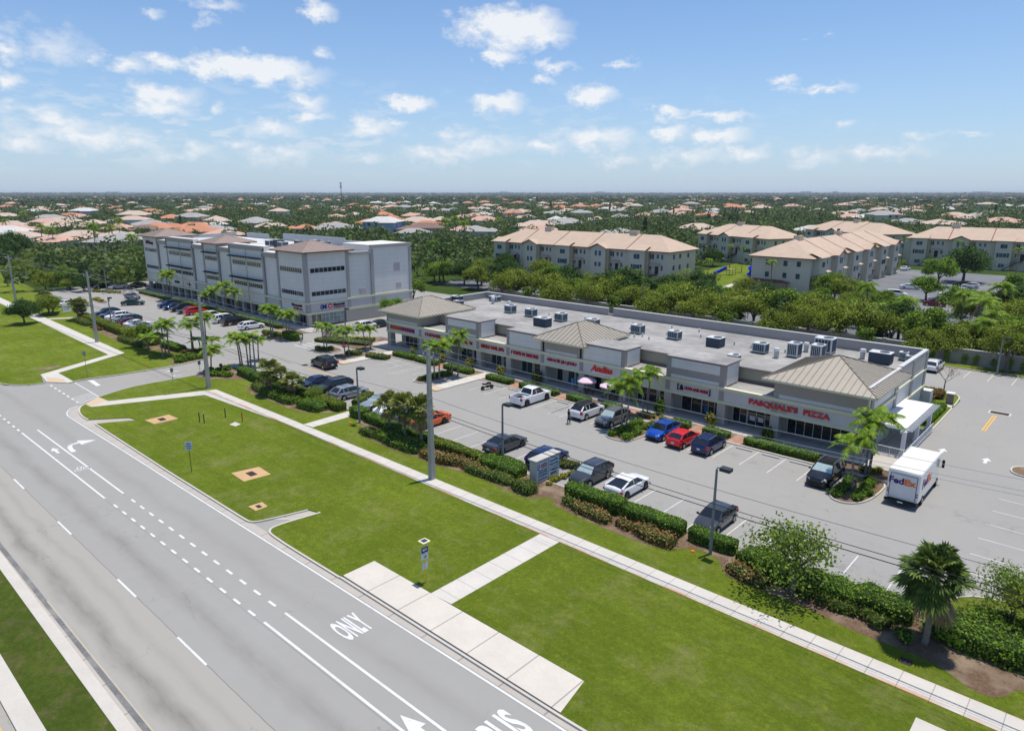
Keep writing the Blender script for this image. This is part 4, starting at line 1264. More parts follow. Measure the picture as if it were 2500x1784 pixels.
m.box(OX1 - .9, OX1, OF + .0, 77.5, 2.9, 14.2); m.box(OX1 - 1.0, OX1 - .2, 77.5, 83.3, 2.9, 13.7); m.box(OX1 - 10, OX1, 83.3, OB - .02, 2.9, 14.85)
m.build('side_wall', W_white, off)
m = MB()      # rear parapets seen over the roof
for a_, b_, z_ in ((-188, -176, 14.3), (-176, -168, 13.2), (-168, -140, 14.8), (-140, -131, 14.3), (-131, -127, 13.3)):
    m.box(a_, b_, OB - .4, OB, 12.9, z_)
m.box(OX0, OX0 + .4, OF, OB, 2.9, 13.9)
m.build('parapet', wall_mat('parapet_grey', (0.46, 0.48, 0.50)), off)
m = MB(); m.box(OX0 + .4, OX1 - 1.0, OF + 1.5, OB - .4, 12.9, 13.0); m.build('flat_roof', W_roofw, off)
for q in [(a_ - .3, a_ + .3, OF - .42, OF - .2, 2.9, min(z_, 14.1)) for a_, b_, z_, k_ in bays[1:]] + [(OX1 - .55, OX1 + .12, OF - .42, OF + .3, 2.9, 14.1)] + [(OX1 - .5, OX1 + .12, v - .35, v + .35, 2.9, 14.0) for v in (77.45, 83.35, 93.12)] + [(x - .1, x + .1, OF - .36, OF - .28, 2.9, 14.3) for x in (-172.6, -139.0)]:
    MB().box(*q).build('pilaster', O_pil, off)
m = MB()      # cornices
for a_, b_, z_, k_ in bays:
    if k_ in 'lb':
        m.box(a_ - .1, b_ + .1, OF - .55, OF + .1, z_ - .45, z_); m.box(a_, b_, OF - .42, OF + .1, z_ - 1.0, z_ - .45)
m.box(OX1 - .5, OX1 + .22, 77.6, 83.2, 13.2, 13.7); m.box(OX1 - .5, OX1 + .3, 83.2, OB + .2, 14.3, 14.9)
m.build('cornice', O_pil, off)
m = MB()
for z0_, z1_, d_ in ((2.45, 2.85, .5), (4.5, 4.8, .55)):
    m.box(OX0 - .2, OX1 + d_ - .3, OF - d_, OF + .1, z0_, z1_)
    m.box(OX1, OX1 + d_ - .3, OF + .1, 77.6, z0_, z1_); m.box(OX1, OX1 + d_ - .4, 77.6, OB + .2, z0_, z1_ + .1)
m.build('cornice_band', W_band, off)
m = MB()
m.box(OX0, OX1, OF - .2, OF + .4, 2.85, 4.5); m.box(OX1 - .3, OX1 + .05, OF + .4, OB, 2.85, 4.5)
m.build('fascia', wall_mat('office_fascia', (0.56, 0.54, 0.53)), off)
x = OX0
for x in [-195.3, -186.4, -180.3, -176.4, -172.6, -169.0, -165.5, -159.5, -155.8, -152.2, -146.2, -142.6, -139.0, -135.4, -131.9, -126.0, -121.5, -116.6]:
    m = MB(); m.bevbox(x - .4, x + .4, OF - .15, OF + .65, .13, 2.45, .03); m.build('column', W_beige, off)
m = MB(); m.box(OX0, OX1 - .1, OF + 1.4, OF + 1.6, .1, 2.9); m.box(OX1 - .25, OX1 - .02, OF + 8.2, OB, .1, 2.9); m.build('ground_floor_wall', W_beige, off)
for k in range(16):
    a_ = -194.6 + k * 4.85
    opening(off, None, 'shop_window', a_, a_ + 3.9, .25, 2.35, OF + 1.4, None, W_glassg if k % 3 == 1 else W_glass, 'y', 4, [1.75])
opening(off, None, 'shop_window', OF + 2.6, OF + 7.8, .3, 2.4, OX1 - .08, 'pale teal glazed corner shopfront', glass_mat('pale_teal_glass', (0.30, 0.38, 0.38), .15), 'x', 6, [1.7])
def owin(a_, b_, z0, z1, d_, g=None, n=None):
    opening(off, None, 'window', a_, b_, z0, z1, OF - d_, None, g, 'y', n or max(2, round((b_ - a_) / .8)))
for z0_, z1_ in ((5.95, 6.75), (10.35, 11.2)):
    up = z0_ > 8
    owin(-195.0, -187.0, z0_, z1_, .26)
    for a_, b_ in ((-179.2, -173.0), (-172.2, -166.3), (-145.2, -139.4), (-138.6, -132.8)):
        owin(a_, b_, z0_, z1_, .31, W_glassb if (up and a_ not in (-179.2, -145.2)) else None)
    owin(-158.8, -152.8, z0_, z1_, .26, W_glassb if up else None)
    owin(-125.2, -117.2, z0_, z1_, .26, W_glassb if up else None)
    opening(off, None, 'window', OF + .75, 76.8, z0_, z1_, OX1 + .0, None, None, 'x', 8)
M_awn = plain('awning_blue_black', (0.015, 0.035, 0.07), .5)
for a_, b_ in ((-179.8, -165.9), (-158.7, -152.3), (-145.7, -132.2)):
    for z_ in (7.6, 12.05):
        m = MB(); m.box(a_, b_, OF - 1.25, OF - .35, z_ - .06, z_ + .1)
        for k in range(int((b_ - a_) / 1.2) + 1):
            m.box(a_ + k * 1.2, a_ + k * 1.2 + .05, OF - 1.2, OF - .35, z_ + .1, z_ + .2)
        m.build('awning', M_awn, off)
for z_, v0_, v1_ in ((9.2, 88.8, 90.4), (5.3, 80.2, 81.6), (5.6, 89.2, 90.6)):
    m = MB(); m.box(OX1 + (-.18 if v0_ < 83 else 0.0), OX1 + (.0 if v0_ < 83 else .03), v0_, v1_, z_, z_ + (1.7 if z_ > 9 else 1.1)); m.build('vent_panel', plain('vent_panel_pink', (0.52, 0.44, 0.46)), off)
SEAM, SEAMW = 0.75, 0.05
for x0_, x1_, y1_, z_ in ((-195.7, -186.4, 77.5, 14.3), (-159.5, -152.2, 76.0, 14.25), (-126.0, -116.0, 77.5, 14.35)):
    m = MB(); hip_roof(m, x0_ - 1.1, x1_ + 1.1, OF - 1.25, y1_ + 1.1, z_, z_ + (1.75 if x1_ - x0_ > 8 else 1.5), .2)
    m.build('hip_roof', [W_mroof2, W_mseam2, plain('eave_brown', (0.09, 0.06, 0.055))], off)
    m = MB(); m.box(x0_ + .1, x1_ - .1, OF + .1, y1_, 12.9, z_ - .2); m.build('tower_wall', W_white, off)
SEAM, SEAMW = 0.62, 0.03
# office signs
shop_sign('shop_sign', 'dark red blackletter Tell Strategy sign high on the far left office tower', [('Sell Thorup', 4.6, 1.15, 0, 0, plain('letter_maroon', (0.16, 0.01, 0.03)), .03, .1)], (-191.3, OF - .3, 12.55))['label'] = 'maroon lettered sign high on the far left office tower'
shop_sign('shop_sign', 'small dark sign over the third office shopfront', [('SUNRISE', 3.0, .62, 0, 0, L_navy, .03, 0)], (-176.3, OF - .25, 3.7))
shop_sign('shop_sign', 'dark sign with a crossing emblem right of the small dark sign', [('+', .9, 1.2, .3, 0, L_navy, .03, 0), ('vitality', 2.6, .4, 0, -.05, L_red, .02, 0)], (-169.3, OF - .25, 3.7))
shop_sign('shop_sign', 'wide red panel sign on the middle of the office fascia', [('#box', 4.6, .95, 0, 0, L_redb, 0, 0), ('ARTHUR MURRAY', 4.0, .4, 0, 0, L_white, .02, 0)], (-142.6, OF - .25, 3.7))['label'] = 'wide red panel sign on the middle of the office fascia'
shop_sign('shop_sign', 'two line navy sign beside the office corner, behind palms', [('Memorial', 3.6, .5, 0, .3, L_navy, .03, 0), ('Healthcare', 3.2, .4, .4, -.32, L_red, .02, 0)], (-119.9, OF - .25, 3.7))
t = thing('shop_sign', 'blue M emblem and red circle sign on the office side wall', 'shop sign', (OX1 + .06, 0, 3.65))
for tx, w_, h_, dy, dz, mt in (('(', .35, 1.0, 71.0, 0, L_blue), ('M', .9, .9, 71.7, .05, L_blue), ('Memorial', 2.5, .5, 75.0, .22, L_navy), ('Healthcare', 2.6, .3, 75.1, -.28, L_red)):
    letters(tx, w_, h_, mt, (.05, dy, dz), FACE_X, t, .08, .03)
m = MB(); m.tube([(0.0, 73.0, .05), (.08, 73.0, .05)], .48, 22); m.build('disc', L_redb, t)
m = MB(); m.poly([(.1, 73.0, -.28), (.1, 73.27, .08), (.1, 73.2, .22), (.1, 73.0, .12), (.1, 72.8, .22), (.1, 72.73, .08), (.12, 73, .0)], [(0, 1, 6), (1, 2, 6), (2, 3, 6), (3, 4, 6), (4, 5, 6), (5, 0, 6)]); m.build('heart', L_white, t)
RZ2 = 13.0
for k, (x, y) in enumerate(((-150.5, 80), (-147.5, 80.5), (-144, 79.5), (-141, 82), (-137, 80.5), (-134, 84), (-131, 81.5), (-140, 86))):
    u_ = ac_unit((x, y, RZ2), 2.2, 1.6, 1.4 + .3 * (k % 2), 'grey rooftop unit on the white office roof, number ' + str(k), hood=False, side=M_acd if k % 2 else M_act)
    u_['group'] = 'units on the office roof'
    u_['label'] = 'grey rooftop unit among the units on the white office roof'
mb = MB()
mb.box(-133, -128, 78.2, 79.6, RZ2, RZ2 + 1.8); o = mb.build('roof_hatch', M_act); o['label'] = 'white roof access box behind the office tower roof'; o['category'] = 'roof hatch'

# ------------------------------------------------------------------ apartment blocks
A_wall = wall_mat('apartment_cream', (0.60, 0.545, 0.43), .05)
A_wall2 = wall_mat('apartment_tan', (0.42, 0.345, 0.22), .05)
A_trim = plain('apartment_trim', (0.20, 0.075, 0.05), .7)
A_shut = plain('shutter_dark', (0.035, 0.035, 0.045), .6)
A_stair = plain('stair_dark', (0.10, 0.09, 0.08), .8)
def tile_mat(name, col):
    b = NB(name)
    f = b.ramp(b.noise(0.5, 5, 0.7), 0.3, 0.72)
    g = b.ramp(b.noise(5, 3, 0.7), 0.35, 0.7)
    c = b.mix(f, col, tuple(x * 0.82 for x in col))
    c = b.mix(b.math('MULTIPLY', g, 0.35), c, tuple(x * 0.7 for x in col))
    oi = b.n('ShaderNodeObjectInfo')
    c = b.mix(b.math('MULTIPLY', oi.outputs['Random'], 0.18), c, tuple(x * 0.75 for x in col))
    b.bump(b.noise(4, 2, 0.5, stretch=(1, 6, 1)), 0.4, 0.05)
    return b.done(c, 0.85)
A_tile = tile_mat('apartment_tiles', (0.60, 0.455, 0.345))
G_teal = glass_mat('window_teal', (0.05, 0.12, 0.14), .1)

def win(parent, x, z, w_, h_, y, shutters=False):
    f = MB(); f.box(x - w_ / 2 - .1, x + w_ / 2 + .1, y - .06, y + .02, z - .1, z + h_ + .1)
    fo = f.build('window', W_mull, parent)
    g = MB(); g.box(x - w_ / 2, x - .03, y - .09, y - .05, z, z + h_); g.box(x + .03, x + w_ / 2, y - .09, y - .05, z, z + h_); g.build('pane', G_teal, fo)
    if shutters:
        s = MB(); s.box(x - w_ / 2 - .6, x - w_ / 2 - .12, y - .1, y + .01, z - .05, z + h_ + .05); s.box(x + w_ / 2 + .12, x + w_ / 2 + .6, y - .1, y + .01, z - .05, z + h_ + .05); s.build('shutter', A_shut, fo)

def apartment(name_label, L, D, loc, rotz, chim, modules=5, ends=(True, True)):
    """local frame: front along X from 0 to L facing -Y, depth D towards +Y"""
    t = thing('apartment_building', name_label, 'apartment building', loc, rotz, 'cream apartment blocks with clay tile roofs')
    EZ, TZ = 9.5, 13.4
    m = MB(); m.box(0, L, 0, D, -.1, EZ); m.build('wall', A_wall, t)
    # projecting bays in two colours
    mod = L / modules
    for k in range(modules):
        x0 = k * mod
        bx0, bx1 = x0 + mod * .12, x0 + mod * .50
        m = MB(); m.box(bx0, bx1, -1.5, .05, -.1, EZ - (0 if k % 2 == 0 else .0)); m.box(bx0, bx1, -1.52, -1.5, 3.0, 3.12); m.build('projecting_bay', A_wall, t)
        m = MB(); m.box(bx1 - .05, bx1 + .9, -.9, .03, -.1, EZ - .1); m.build('tan_pier', A_wall2, t)
        bm = (bx0 + bx1) / 2
        if k % 2 == 0:
            win(t, bm, 7.2, 1.9, 1.3, -1.5); win(t, bm, 4.3, 2.2, 1.3, -1.5, True); win(t, bm, .9, 1.7, 1.3, -1.5)
            m = MB(); m.box(bx0 - .5, bx1 + .5, -2.1, .2, EZ, EZ + .14); m.face([(bx0 - .5, -2.1, EZ + .15), (bx1 + .5, -2.1, EZ + .15), (bx1 + .5, 1.2, EZ + 1.45), (bx0 - .5, 1.2, EZ + 1.45)]); m.build('bay_roof', A_tile, t)
        else:
            for dx in (-.7, .7):
                win(t, bm + dx, 7.3, .8, 1.5, -1.5); win(t, bm + dx, 4.2, .8, 1.3, -1.5)
            win(t, bm, .9, 1.7, 1.3, -1.5)
            m = MB()
            a_, b_, pk = bx0 - .5, bx1 + .5, EZ + 1.3
            m.m(0).poly([(a_, -2.0, EZ), (bm, -2.0, pk), (b_, -2.0, EZ), (bm, 3.6, pk + .0), (a_, 3.6, EZ), (b_, 3.6, EZ)], [(0, 1, 3, 4), (1, 2, 5, 3)])
            m.m(1).poly([(bx0, -1.5, EZ), (bm, -1.5, pk - .15), (bx1, -1.5, EZ)], [(0, 2, 1)])
            m.m(2).tube([(a_, -2.02, EZ), (bm, -2.02, pk), (b_, -2.02, EZ)], .12, 4)
            m.build('gable', [A_tile, A_wall, A_trim], t)
        # recessed stair bay with a small tiled hood
        sx = x0 + mod * .74
        m = MB(); m.box(sx - 1.1, sx + .3, -1.6, .02, 2.9, 3.1); m.build('landing', A_stair, t)
        m = MB(); m.box(sx - .6, sx + .5, -.04, .03, 3.2, 5.4); m.build('doorway', A_shut, t)
        m = MB(); m.poly([(sx - 1.6, -1.5, 5.7), (sx + 1.2, -1.5, 5.7), (sx + 1.2, 0, 6.2), (sx - 1.6, 0, 6.2)], [(0, 1, 2, 3)]); m.box(sx - 1.6, sx + 1.2, -1.5, -1.4, 5.52, 5.68); m.build('porch_roof', A_tile, t)
        m = MB()
        for i in range(14):
            m.box(sx - 1.0 - .28 * i - .3, sx - 1.0 - .28 * i, -1.5, -.2, 2.8 - .2 * i - .1, 2.95 - .2 * i)
        m.box(sx - 5.2, sx - .9, -1.56, -1.5, 0, .2)
        m.tube([(sx - 1, -1.55, 3.9), (sx - 5.0, -1.55, 1.0)], .06, 4); m.tube([(sx - 1, -1.55, 3.0), (sx - 5.0, -1.55, .1)], .14, 4)
        m.build('outside_stair', A_stair, t)
        win(t, sx - 2.3, 7.3, 1.2, 1.3, 0, True); win(t, sx - 2.1, 4.3, .8, 1.2, 0); win(t, sx + 1.6, 7.3, .6, 1.3, 0); win(t, sx + 1.6, 4.3, .6, 1.3, 0)
        win(t, sx + .2, 7.5, .7, 1.1, 0)
    # side windows
    for xs, sg in ((L, 1), (0, -1)):
        for z_ in (4.3, 7.3):
            for y in (D * .2, D * .42, D * .72):
                m = MB(); m.box(xs - .02, xs + .05 * sg if sg > 0 else xs - .05, y - .5, y + .5, z_, z_ + 1.3) if sg > 0 else m.box(xs - .05, xs + .02, y - .5, y + .5, z_, z_ + 1.3)
                m.build('window', G_teal, t)
    # tiled hip roof
    m = MB()
    e = .85
    x0, x1, y0, y1 = -e, L + e, -e, D + e
    h = (y1 - y0) / 2
    A_, B_ = (x0 + h * .95, (y0 + y1) / 2, TZ), (x1 - h * .95, (y0 + y1) / 2, TZ)
    c = [(x0, y0, EZ), (x1, y0, EZ), (x1, y1, EZ), (x0, y1, EZ)]
    m.m(0).poly(c + [A_, B_], [(0, 1, 5, 4), (1, 2, 5), (2, 3, 4, 5), (3, 0, 4)])
    m.m(1).box(x0 + .02, x1 - .02, y0 + .02, y1 - .02, EZ - .22, EZ - .02)
    # stepped roof seams at each fire wall
    for k in range(1, modules):
        x = k * mod
        if A_[0] < x < B_[0]:
            m.m(1).poly([(x - .12, y0 - .02, EZ + .03), (x + .12, y0 - .02, EZ + .03), (x + .12, A_[1], TZ + .10), (x - .12, A_[1], TZ + .10), (x + .12, y0, EZ), (x + .12, A_[1], TZ), (x - .12, y0, EZ), (x - .12, A_[1], TZ)], [(0, 1, 2, 3), (1, 4, 5, 2), (0, 3, 7, 6)])
    m.build('roof', [A_tile, A_trim], t)
    for fx in chim:
        m = MB(); m.m(0).box(L * fx - 1.3, L * fx + 1.3, D / 2 - .8, D / 2 + .8, TZ - 1.2, TZ + 1.0)
        m.m(1)
        for q in (-.9, -.3, .3, .9):
            m.cyl(L * fx + q, D / 2, TZ + 1.0, TZ + 1.6, .2, .16, 8)
        m.build('chimney', [A_wall, A_trim], t)
    return t
apartment('long cream apartment block facing the plaza rear, nearest behind the tree row', 66.4, 15.2, (-162.9, 167.0, 0), 0, (.27, .76), 5)
apartment('cream apartment block end-on to the plaza, right of the playground', 78, 15.0, (-60.6, 173.2, 0), R(90), (.13, .52), 6)
apartment('cream apartment block at the right edge facing the car park', 62, 15.2, (-65.0, 280.5, 0), R(2), (.21,), 5)
apartment('cream apartment block behind the playground', 38, 16, (-133.5, 254.2, 0), R(-24), (.38,), 3)
apartment('farthest cream apartment block, seen between two others', 44, 16, (-115.5, 318.5, 0), R(-33), (.5,), 3)
m = MB(); m.box(-77, -66, 172.5, 179, 0, 3.2); o = m.build('garage', A_wall2); o['label'] = 'low cream garage at the foot of the end-on apartment block'; o['category'] = 'garage'
m = MB(); m.poly([(-77.8, 171.7, 3.2), (-65.2, 171.7, 3.2), (-65.2, 179.8, 3.2), (-77.8, 179.8, 3.2), (-71.5, 175.7, 4.6)], [(0, 1, 4), (1, 2, 4), (2, 3, 4), (3, 0, 4), (3, 2, 1, 0)]); m.build('roof', tile_mat('garage_tiles', (0.22, 0.10, 0.07)), o)

# garden wall behind the plaza
t = thing('garden_wall', 'long grey beige masonry wall behind the plaza with climbing plants', 'wall')
m = MB(); m.box(-118, 60, 119.5, 119.8, 0, 2.3); m.build('wall_panel', wall_mat('garden_wall_render', (0.30, 0.285, 0.255), .15), t)
m = MB()
for k in range(25):
    m.bevbox(-118 + k * 7.4 - .3, -118 + k * 7.4 + .3, 119.38, 119.92, 0, 2.5, .04)
m.build('pier', wall_mat('garden_wall_pier', (0.34, 0.32, 0.285), .1), t)
m = MB(); m.box(-118, 60, 119.43, 119.87, 2.3, 2.38); m.build('coping', W_cop2, t)
# apartment car park and lawns
slab('apartment_lot', [(-150, 128), (60, 128), (60, 262), (-62, 262), (-58, 172), (-66, 166), (-98, 164.5), (-150, 160)], -0.005, M_lot2, -.05)
slab('lawn', [(-106, 186), (-78, 186), (-78, 250), (-112, 250)], 0.05, M_lawn)
slab('lawn', [(-92, 168), (-79, 168), (-79, 186), (-92, 186)], 0.05, M_lawn)
slab('path', [(-84, 166), (-82, 166), (-86, 200), (-88, 200)], 0.07, M_path)
slab('lawn', [(-160, 162.5), (-98, 163.5), (-98, 167.5), (-160, 167.5)], 0.06, M_lawn)
slab('lawn', [(-26, 128), (0, 128), (0, 150), (-22, 146)], 0.06, M_lawn)
mb = MB()
for k in range(14):
    mb.strip((-44 + .0 * k, 158 + 2.8 * k), (-33, 158 + 2.8 * k), .12, .01)
structure('parking_markings', mb, M_white)

# ================================================================== VEGETATION
LF_tree = leaf_mat('leaves_tree', (0.055, 0.114, 0.014), (0.124, 0.215, 0.020), (0.272, 0.372, 0.037), 0.45)
LF_olive = leaf_mat('leaves_olive', (0.092, 0.137, 0.017), (0.184, 0.243, 0.023), (0.344, 0.391, 0.043), 0.45)
LF_bright = leaf_mat('leaves_bright', (0.069, 0.159, 0.014), (0.155, 0.283, 0.022), (0.293, 0.434, 0.043), 0.6)
LF_dark = leaf_mat('leaves_dark', (0.023, 0.062, 0.014), (0.051, 0.114, 0.020), (0.103, 0.186, 0.032), 0.45)
LF_pine = leaf_mat('needles_dark', (0.029, 0.058, 0.021), (0.054, 0.093, 0.026), (0.108, 0.153, 0.039), 0.5)
LF_hedge = leaf_mat('leaves_hedge', (0.068, 0.140, 0.011), (0.128, 0.231, 0.013), (0.210, 0.322, 0.024), 1.2, .15)
LF_hedgey = leaf_mat('leaves_hedge_yellow', (0.117, 0.150, 0.010), (0.195, 0.225, 0.012), (0.312, 0.325, 0.022), 1.2, .15)
LF_shrub = leaf_mat('leaves_shrub', (0.064, 0.095, 0.015), (0.138, 0.164, 0.029), (0.276, 0.276, 0.066), 1.4, .15)
LF_brown = leaf_mat('leaves_brown', (0.143, 0.078, 0.024), (0.286, 0.156, 0.054), (0.468, 0.312, 0.120), 1.6, .15)
LF_yellow = leaf_mat('leaves_yellow', (0.20, 0.20, 0.01), (0.38, 0.36, 0.03), (0.62, 0.56, 0.10), 1.6, .2)
LF_red = leaf_mat('petals_red', (0.5, 0.02, 0.05), (0.7, 0.03, 0.08), (0.85, 0.10, 0.15), 1.6, .2)
LF_copper = leaf_mat('leaves_copper', (0.16, 0.06, 0.02), (0.28, 0.13, 0.05), (0.34, 0.24, 0.08), 1.4, .2)
LF_grass = leaf_mat('blades_clump', (0.048, 0.075, 0.014), (0.096, 0.135, 0.022), (0.176, 0.210, 0.036), 1.4, .2)
LF_palm = leaf_mat('palm_fronds', (0.056, 0.138, 0.015), (0.131, 0.248, 0.020), (0.371, 0.442, 0.040), 0.9, .25)
LF_sabal = leaf_mat('fan_fronds', (0.063, 0.104, 0.017), (0.135, 0.176, 0.026), (0.342, 0.336, 0.072), 0.9, .2)
LF_dead = leaf_mat('dead_fronds', (0.16, 0.10, 0.05), (0.26, 0.18, 0.10), (0.40, 0.30, 0.18), 0.9, .15)
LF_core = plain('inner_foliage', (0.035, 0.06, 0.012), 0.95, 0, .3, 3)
M_bark = plain('bark', (0.17, 0.14, 0.115), .95, 0, .45, 4)
M_palmb = plain('palm_bark', (0.27, 0.24, 0.20), .95, 0, .4, 5)

def mesh_np(name, V, Fq, mats, mi=None, smooth=False):
    me = bpy.data.meshes.new(name)
    nv, nf = len(V), len(Fq)
    me.vertices.add(nv)
    me.vertices.foreach_set('co', np.asarray(V, dtype=np.float32).ravel())
    k = Fq.shape[1]
    me.loops.add(nf * k)
    me.loops.foreach_set('vertex_index', Fq.ravel().astype(np.int32))
    me.polygons.add(nf)
    me.polygons.foreach_set('loop_start', np.arange(0, nf * k, k, dtype=np.int32))
    try: me.polygons.foreach_set('loop_total', np.full(nf, k, dtype=np.int32))
    except Exception: pass
    for x in (mats if isinstance(mats, (list, tuple)) else [mats]):
        me.materials.append(x)
    if mi is not None:
        me.polygons.foreach_set('material_index', np.asarray(mi, dtype=np.int32))
    me.update(calc_edges=True)
    me.validate()
    return me

def cards(C, size, rg, out=None, flat=0.35, aspect=1.6):
    """one leaf-sized quad at every centre; out = preferred outward direction"""
    n = len(C)
    nrm = rg.normal(size=(n, 3))
    if out is not None:
        nrm = nrm * 0.75 + out
    nrm[:, 2] += flat
    nrm /= np.linalg.norm(nrm, axis=1)[:, None] + 1e-9
    t = np.cross(nrm, rg.normal(size=(n, 3)))
    t /= np.linalg.norm(t, axis=1)[:, None] + 1e-9
    b_ = np.cross(nrm, t)
    s = (size * rg.uniform(0.6, 1.3, n))[:, None] * 0.5
    a, b_ = t * s * aspect ** .5, b_ * s / aspect ** .5
    V = np.stack([C - a, C - b_ * 1.0, C + a, C + b_], 1).reshape(-1, 3)
    Fq = np.arange(4 * n).reshape(n, 4)
    return V, Fq

def join_np(parts):
    Vs, Fs, M, k = [], [], [], 0
    for V, Fq, m_ in parts:
        Vs.append(V); Fs.append(Fq + k); M.append(np.full(len(Fq), m_)); k += len(V)
    return np.concatenate(Vs), np.concatenate(Fs), np.concatenate(M)

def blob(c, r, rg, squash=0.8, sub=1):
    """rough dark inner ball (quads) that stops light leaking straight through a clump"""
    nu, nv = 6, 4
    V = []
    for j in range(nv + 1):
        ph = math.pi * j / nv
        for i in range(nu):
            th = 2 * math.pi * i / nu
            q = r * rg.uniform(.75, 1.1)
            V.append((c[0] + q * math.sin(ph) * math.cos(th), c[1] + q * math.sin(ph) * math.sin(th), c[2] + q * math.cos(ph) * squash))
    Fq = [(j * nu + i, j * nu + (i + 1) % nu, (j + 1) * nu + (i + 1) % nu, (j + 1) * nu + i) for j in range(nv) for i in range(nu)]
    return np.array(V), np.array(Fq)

def crown_mesh(seed, rx, rz, zc, clumps, per, leaf, mat, clump_r=.34, shape='round', open_=0.0, core=.62):
    rg = np.random.default_rng(seed)
    parts = []
    for k in range(clumps):
        d = rg.normal(size=3); d /= np.linalg.norm(d)
        if shape == 'flat': d[2] = abs(d[2]) * .6
        if d[2] < -.5: d[2] *= -.4
        f = rg.uniform(.45, .86) if k > 3 else rg.uniform(.1, .4)
        c = np.array([d[0] * rx * f, d[1] * rx * f, zc + d[2] * rz * f])
        if shape == 'cone':
            h = rg.uniform(0, 1); a = rg.uniform(0, 6.28); rr_ = rx * (1 - h) ** .8 * rg.uniform(.4, .8)
            c = np.array([rr_ * math.cos(a), rr_ * math.sin(a), zc - rz + 2 * rz * h])
        cr = rx * clump_r * rg.uniform(.75, 1.25) * (1 if shape != 'cone' else .9)
        n = int(per * rg.uniform(.7, 1.3))
        o = rg.normal(size=(n, 3)); o /= np.linalg.norm(o, axis=1)[:, None]
        rad = cr * rg.uniform(.55, 1.0 + open_, n)[:, None]
        C = c + o * rad * np.array([1, 1, .72])
        V, Fq = cards(C, leaf, rg, o * 0.8)
        parts.append((V, Fq, 0))
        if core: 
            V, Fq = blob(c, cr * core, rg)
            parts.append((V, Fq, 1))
    V, Fq, mi = join_np(parts)
    return mesh_np('crown', V, Fq, [mat, LF_core], mi)

def trunk_mesh(seed, h, r, crown_r, zc, limbs=5, mat=None, twist=.25):
    rg = random.Random(seed)
    mb = MB()
    p = [Vector((0, 0, -.05))]
    for i in range(1, 4):
        p.append(Vector((rg.uniform(-1, 1) * twist * i * .3, rg.uniform(-1, 1) * twist * i * .3, h * i / 3)))
    mb.tube(p, [r * 1.25, r, r * .85, r * .7], 7)
    for k in range(limbs):
        a = 6.283 * k / limbs + rg.uniform(-.4, .4)
        e = Vector((math.cos(a) * crown_r * rg.uniform(.45, .75), math.sin(a) * crown_r * rg.uniform(.45, .75), zc + rg.uniform(-.2, .5) * crown_r * .6))
        s = p[-1] if k % 2 else p[2]
        mid = s.lerp(e, .5) + Vector((0, 0, .12 * crown_r))
        mb.tube([s, mid, e], [r * .55, r * .36, r * .14], 5)
    me = bpy.data.meshes.new('trunk'); me.from_pydata(mb.v, [], mb.f); me.materials.append(mat or M_bark); me.update()
    return me

def tree_maker(seed, R_, H, mat, clumps=22, per=120, leaf=.3, th=None, rz=None, shape='round', open_=.1, core=.6, name='tree', cat='tree', limbs=5, clump_r=.34):
    def mk():
        rz_ = rz or R_ * .75
        zc = H - rz_
        t = thing(name, 'tree', cat)
        link('trunk', trunk_mesh(seed, th or max(zc - rz_ * .5, .6), .05 * H * .6 + .04, R_, zc, limbs), t)
        link('crown', crown_mesh(seed, R_, rz_, zc, clumps, per, leaf, mat, clump_r, shape, open_, core), t)
        return t
    return mk
TREES = {
 'wide':   tree_maker(1, 3.6, 6.0, LF_olive, 34, 330, .21, clump_r=.30, open_=.3),
 'round':  tree_maker(2, 3.2, 6.2, LF_tree, 30, 300, .22, clump_r=.32, open_=.2),
 'dark':   tree_maker(3, 4.2, 7.0, LF_dark, 30, 260, .27, open_=.2),
 'bright': tree_maker(4, 3.0, 5.6, LF_bright, 26, 280, .22, open_=.3),
 'open':   tree_maker(5, 3.0, 5.8, LF_olive, 22, 230, .20, open_=.5, core=.3, clump_r=.28),
 'pine':   tree_maker(6, 2.3, 11.0, LF_pine, 30, 90, .42, rz=5.0, shape='cone', th=7, limbs=3),
 'lace':   tree_maker(7, 2.1, 3.6, leaf_mat('leaves_fresh', (0.09, 0.155, 0.02), (0.16, 0.25, 0.03), (0.30, 0.38, 0.07), 1.0, .3), 34, 90, .13, open_=.7, core=0, rz=1.6, clump_r=.28),
 'small':  tree_maker(8, 1.9, 4.2, LF_tree, 16, 110, .24),
}
def tree(kind, x, y, label, s=1.0, group=None, rot=None):
    return place('T' + kind, TREES[kind], (x, y, 0.0), rnd.uniform(0, 6.28) if rot is None else rot, label, group, (s * rnd.uniform(.93, 1.07), s * rnd.uniform(.93, 1.07), s))

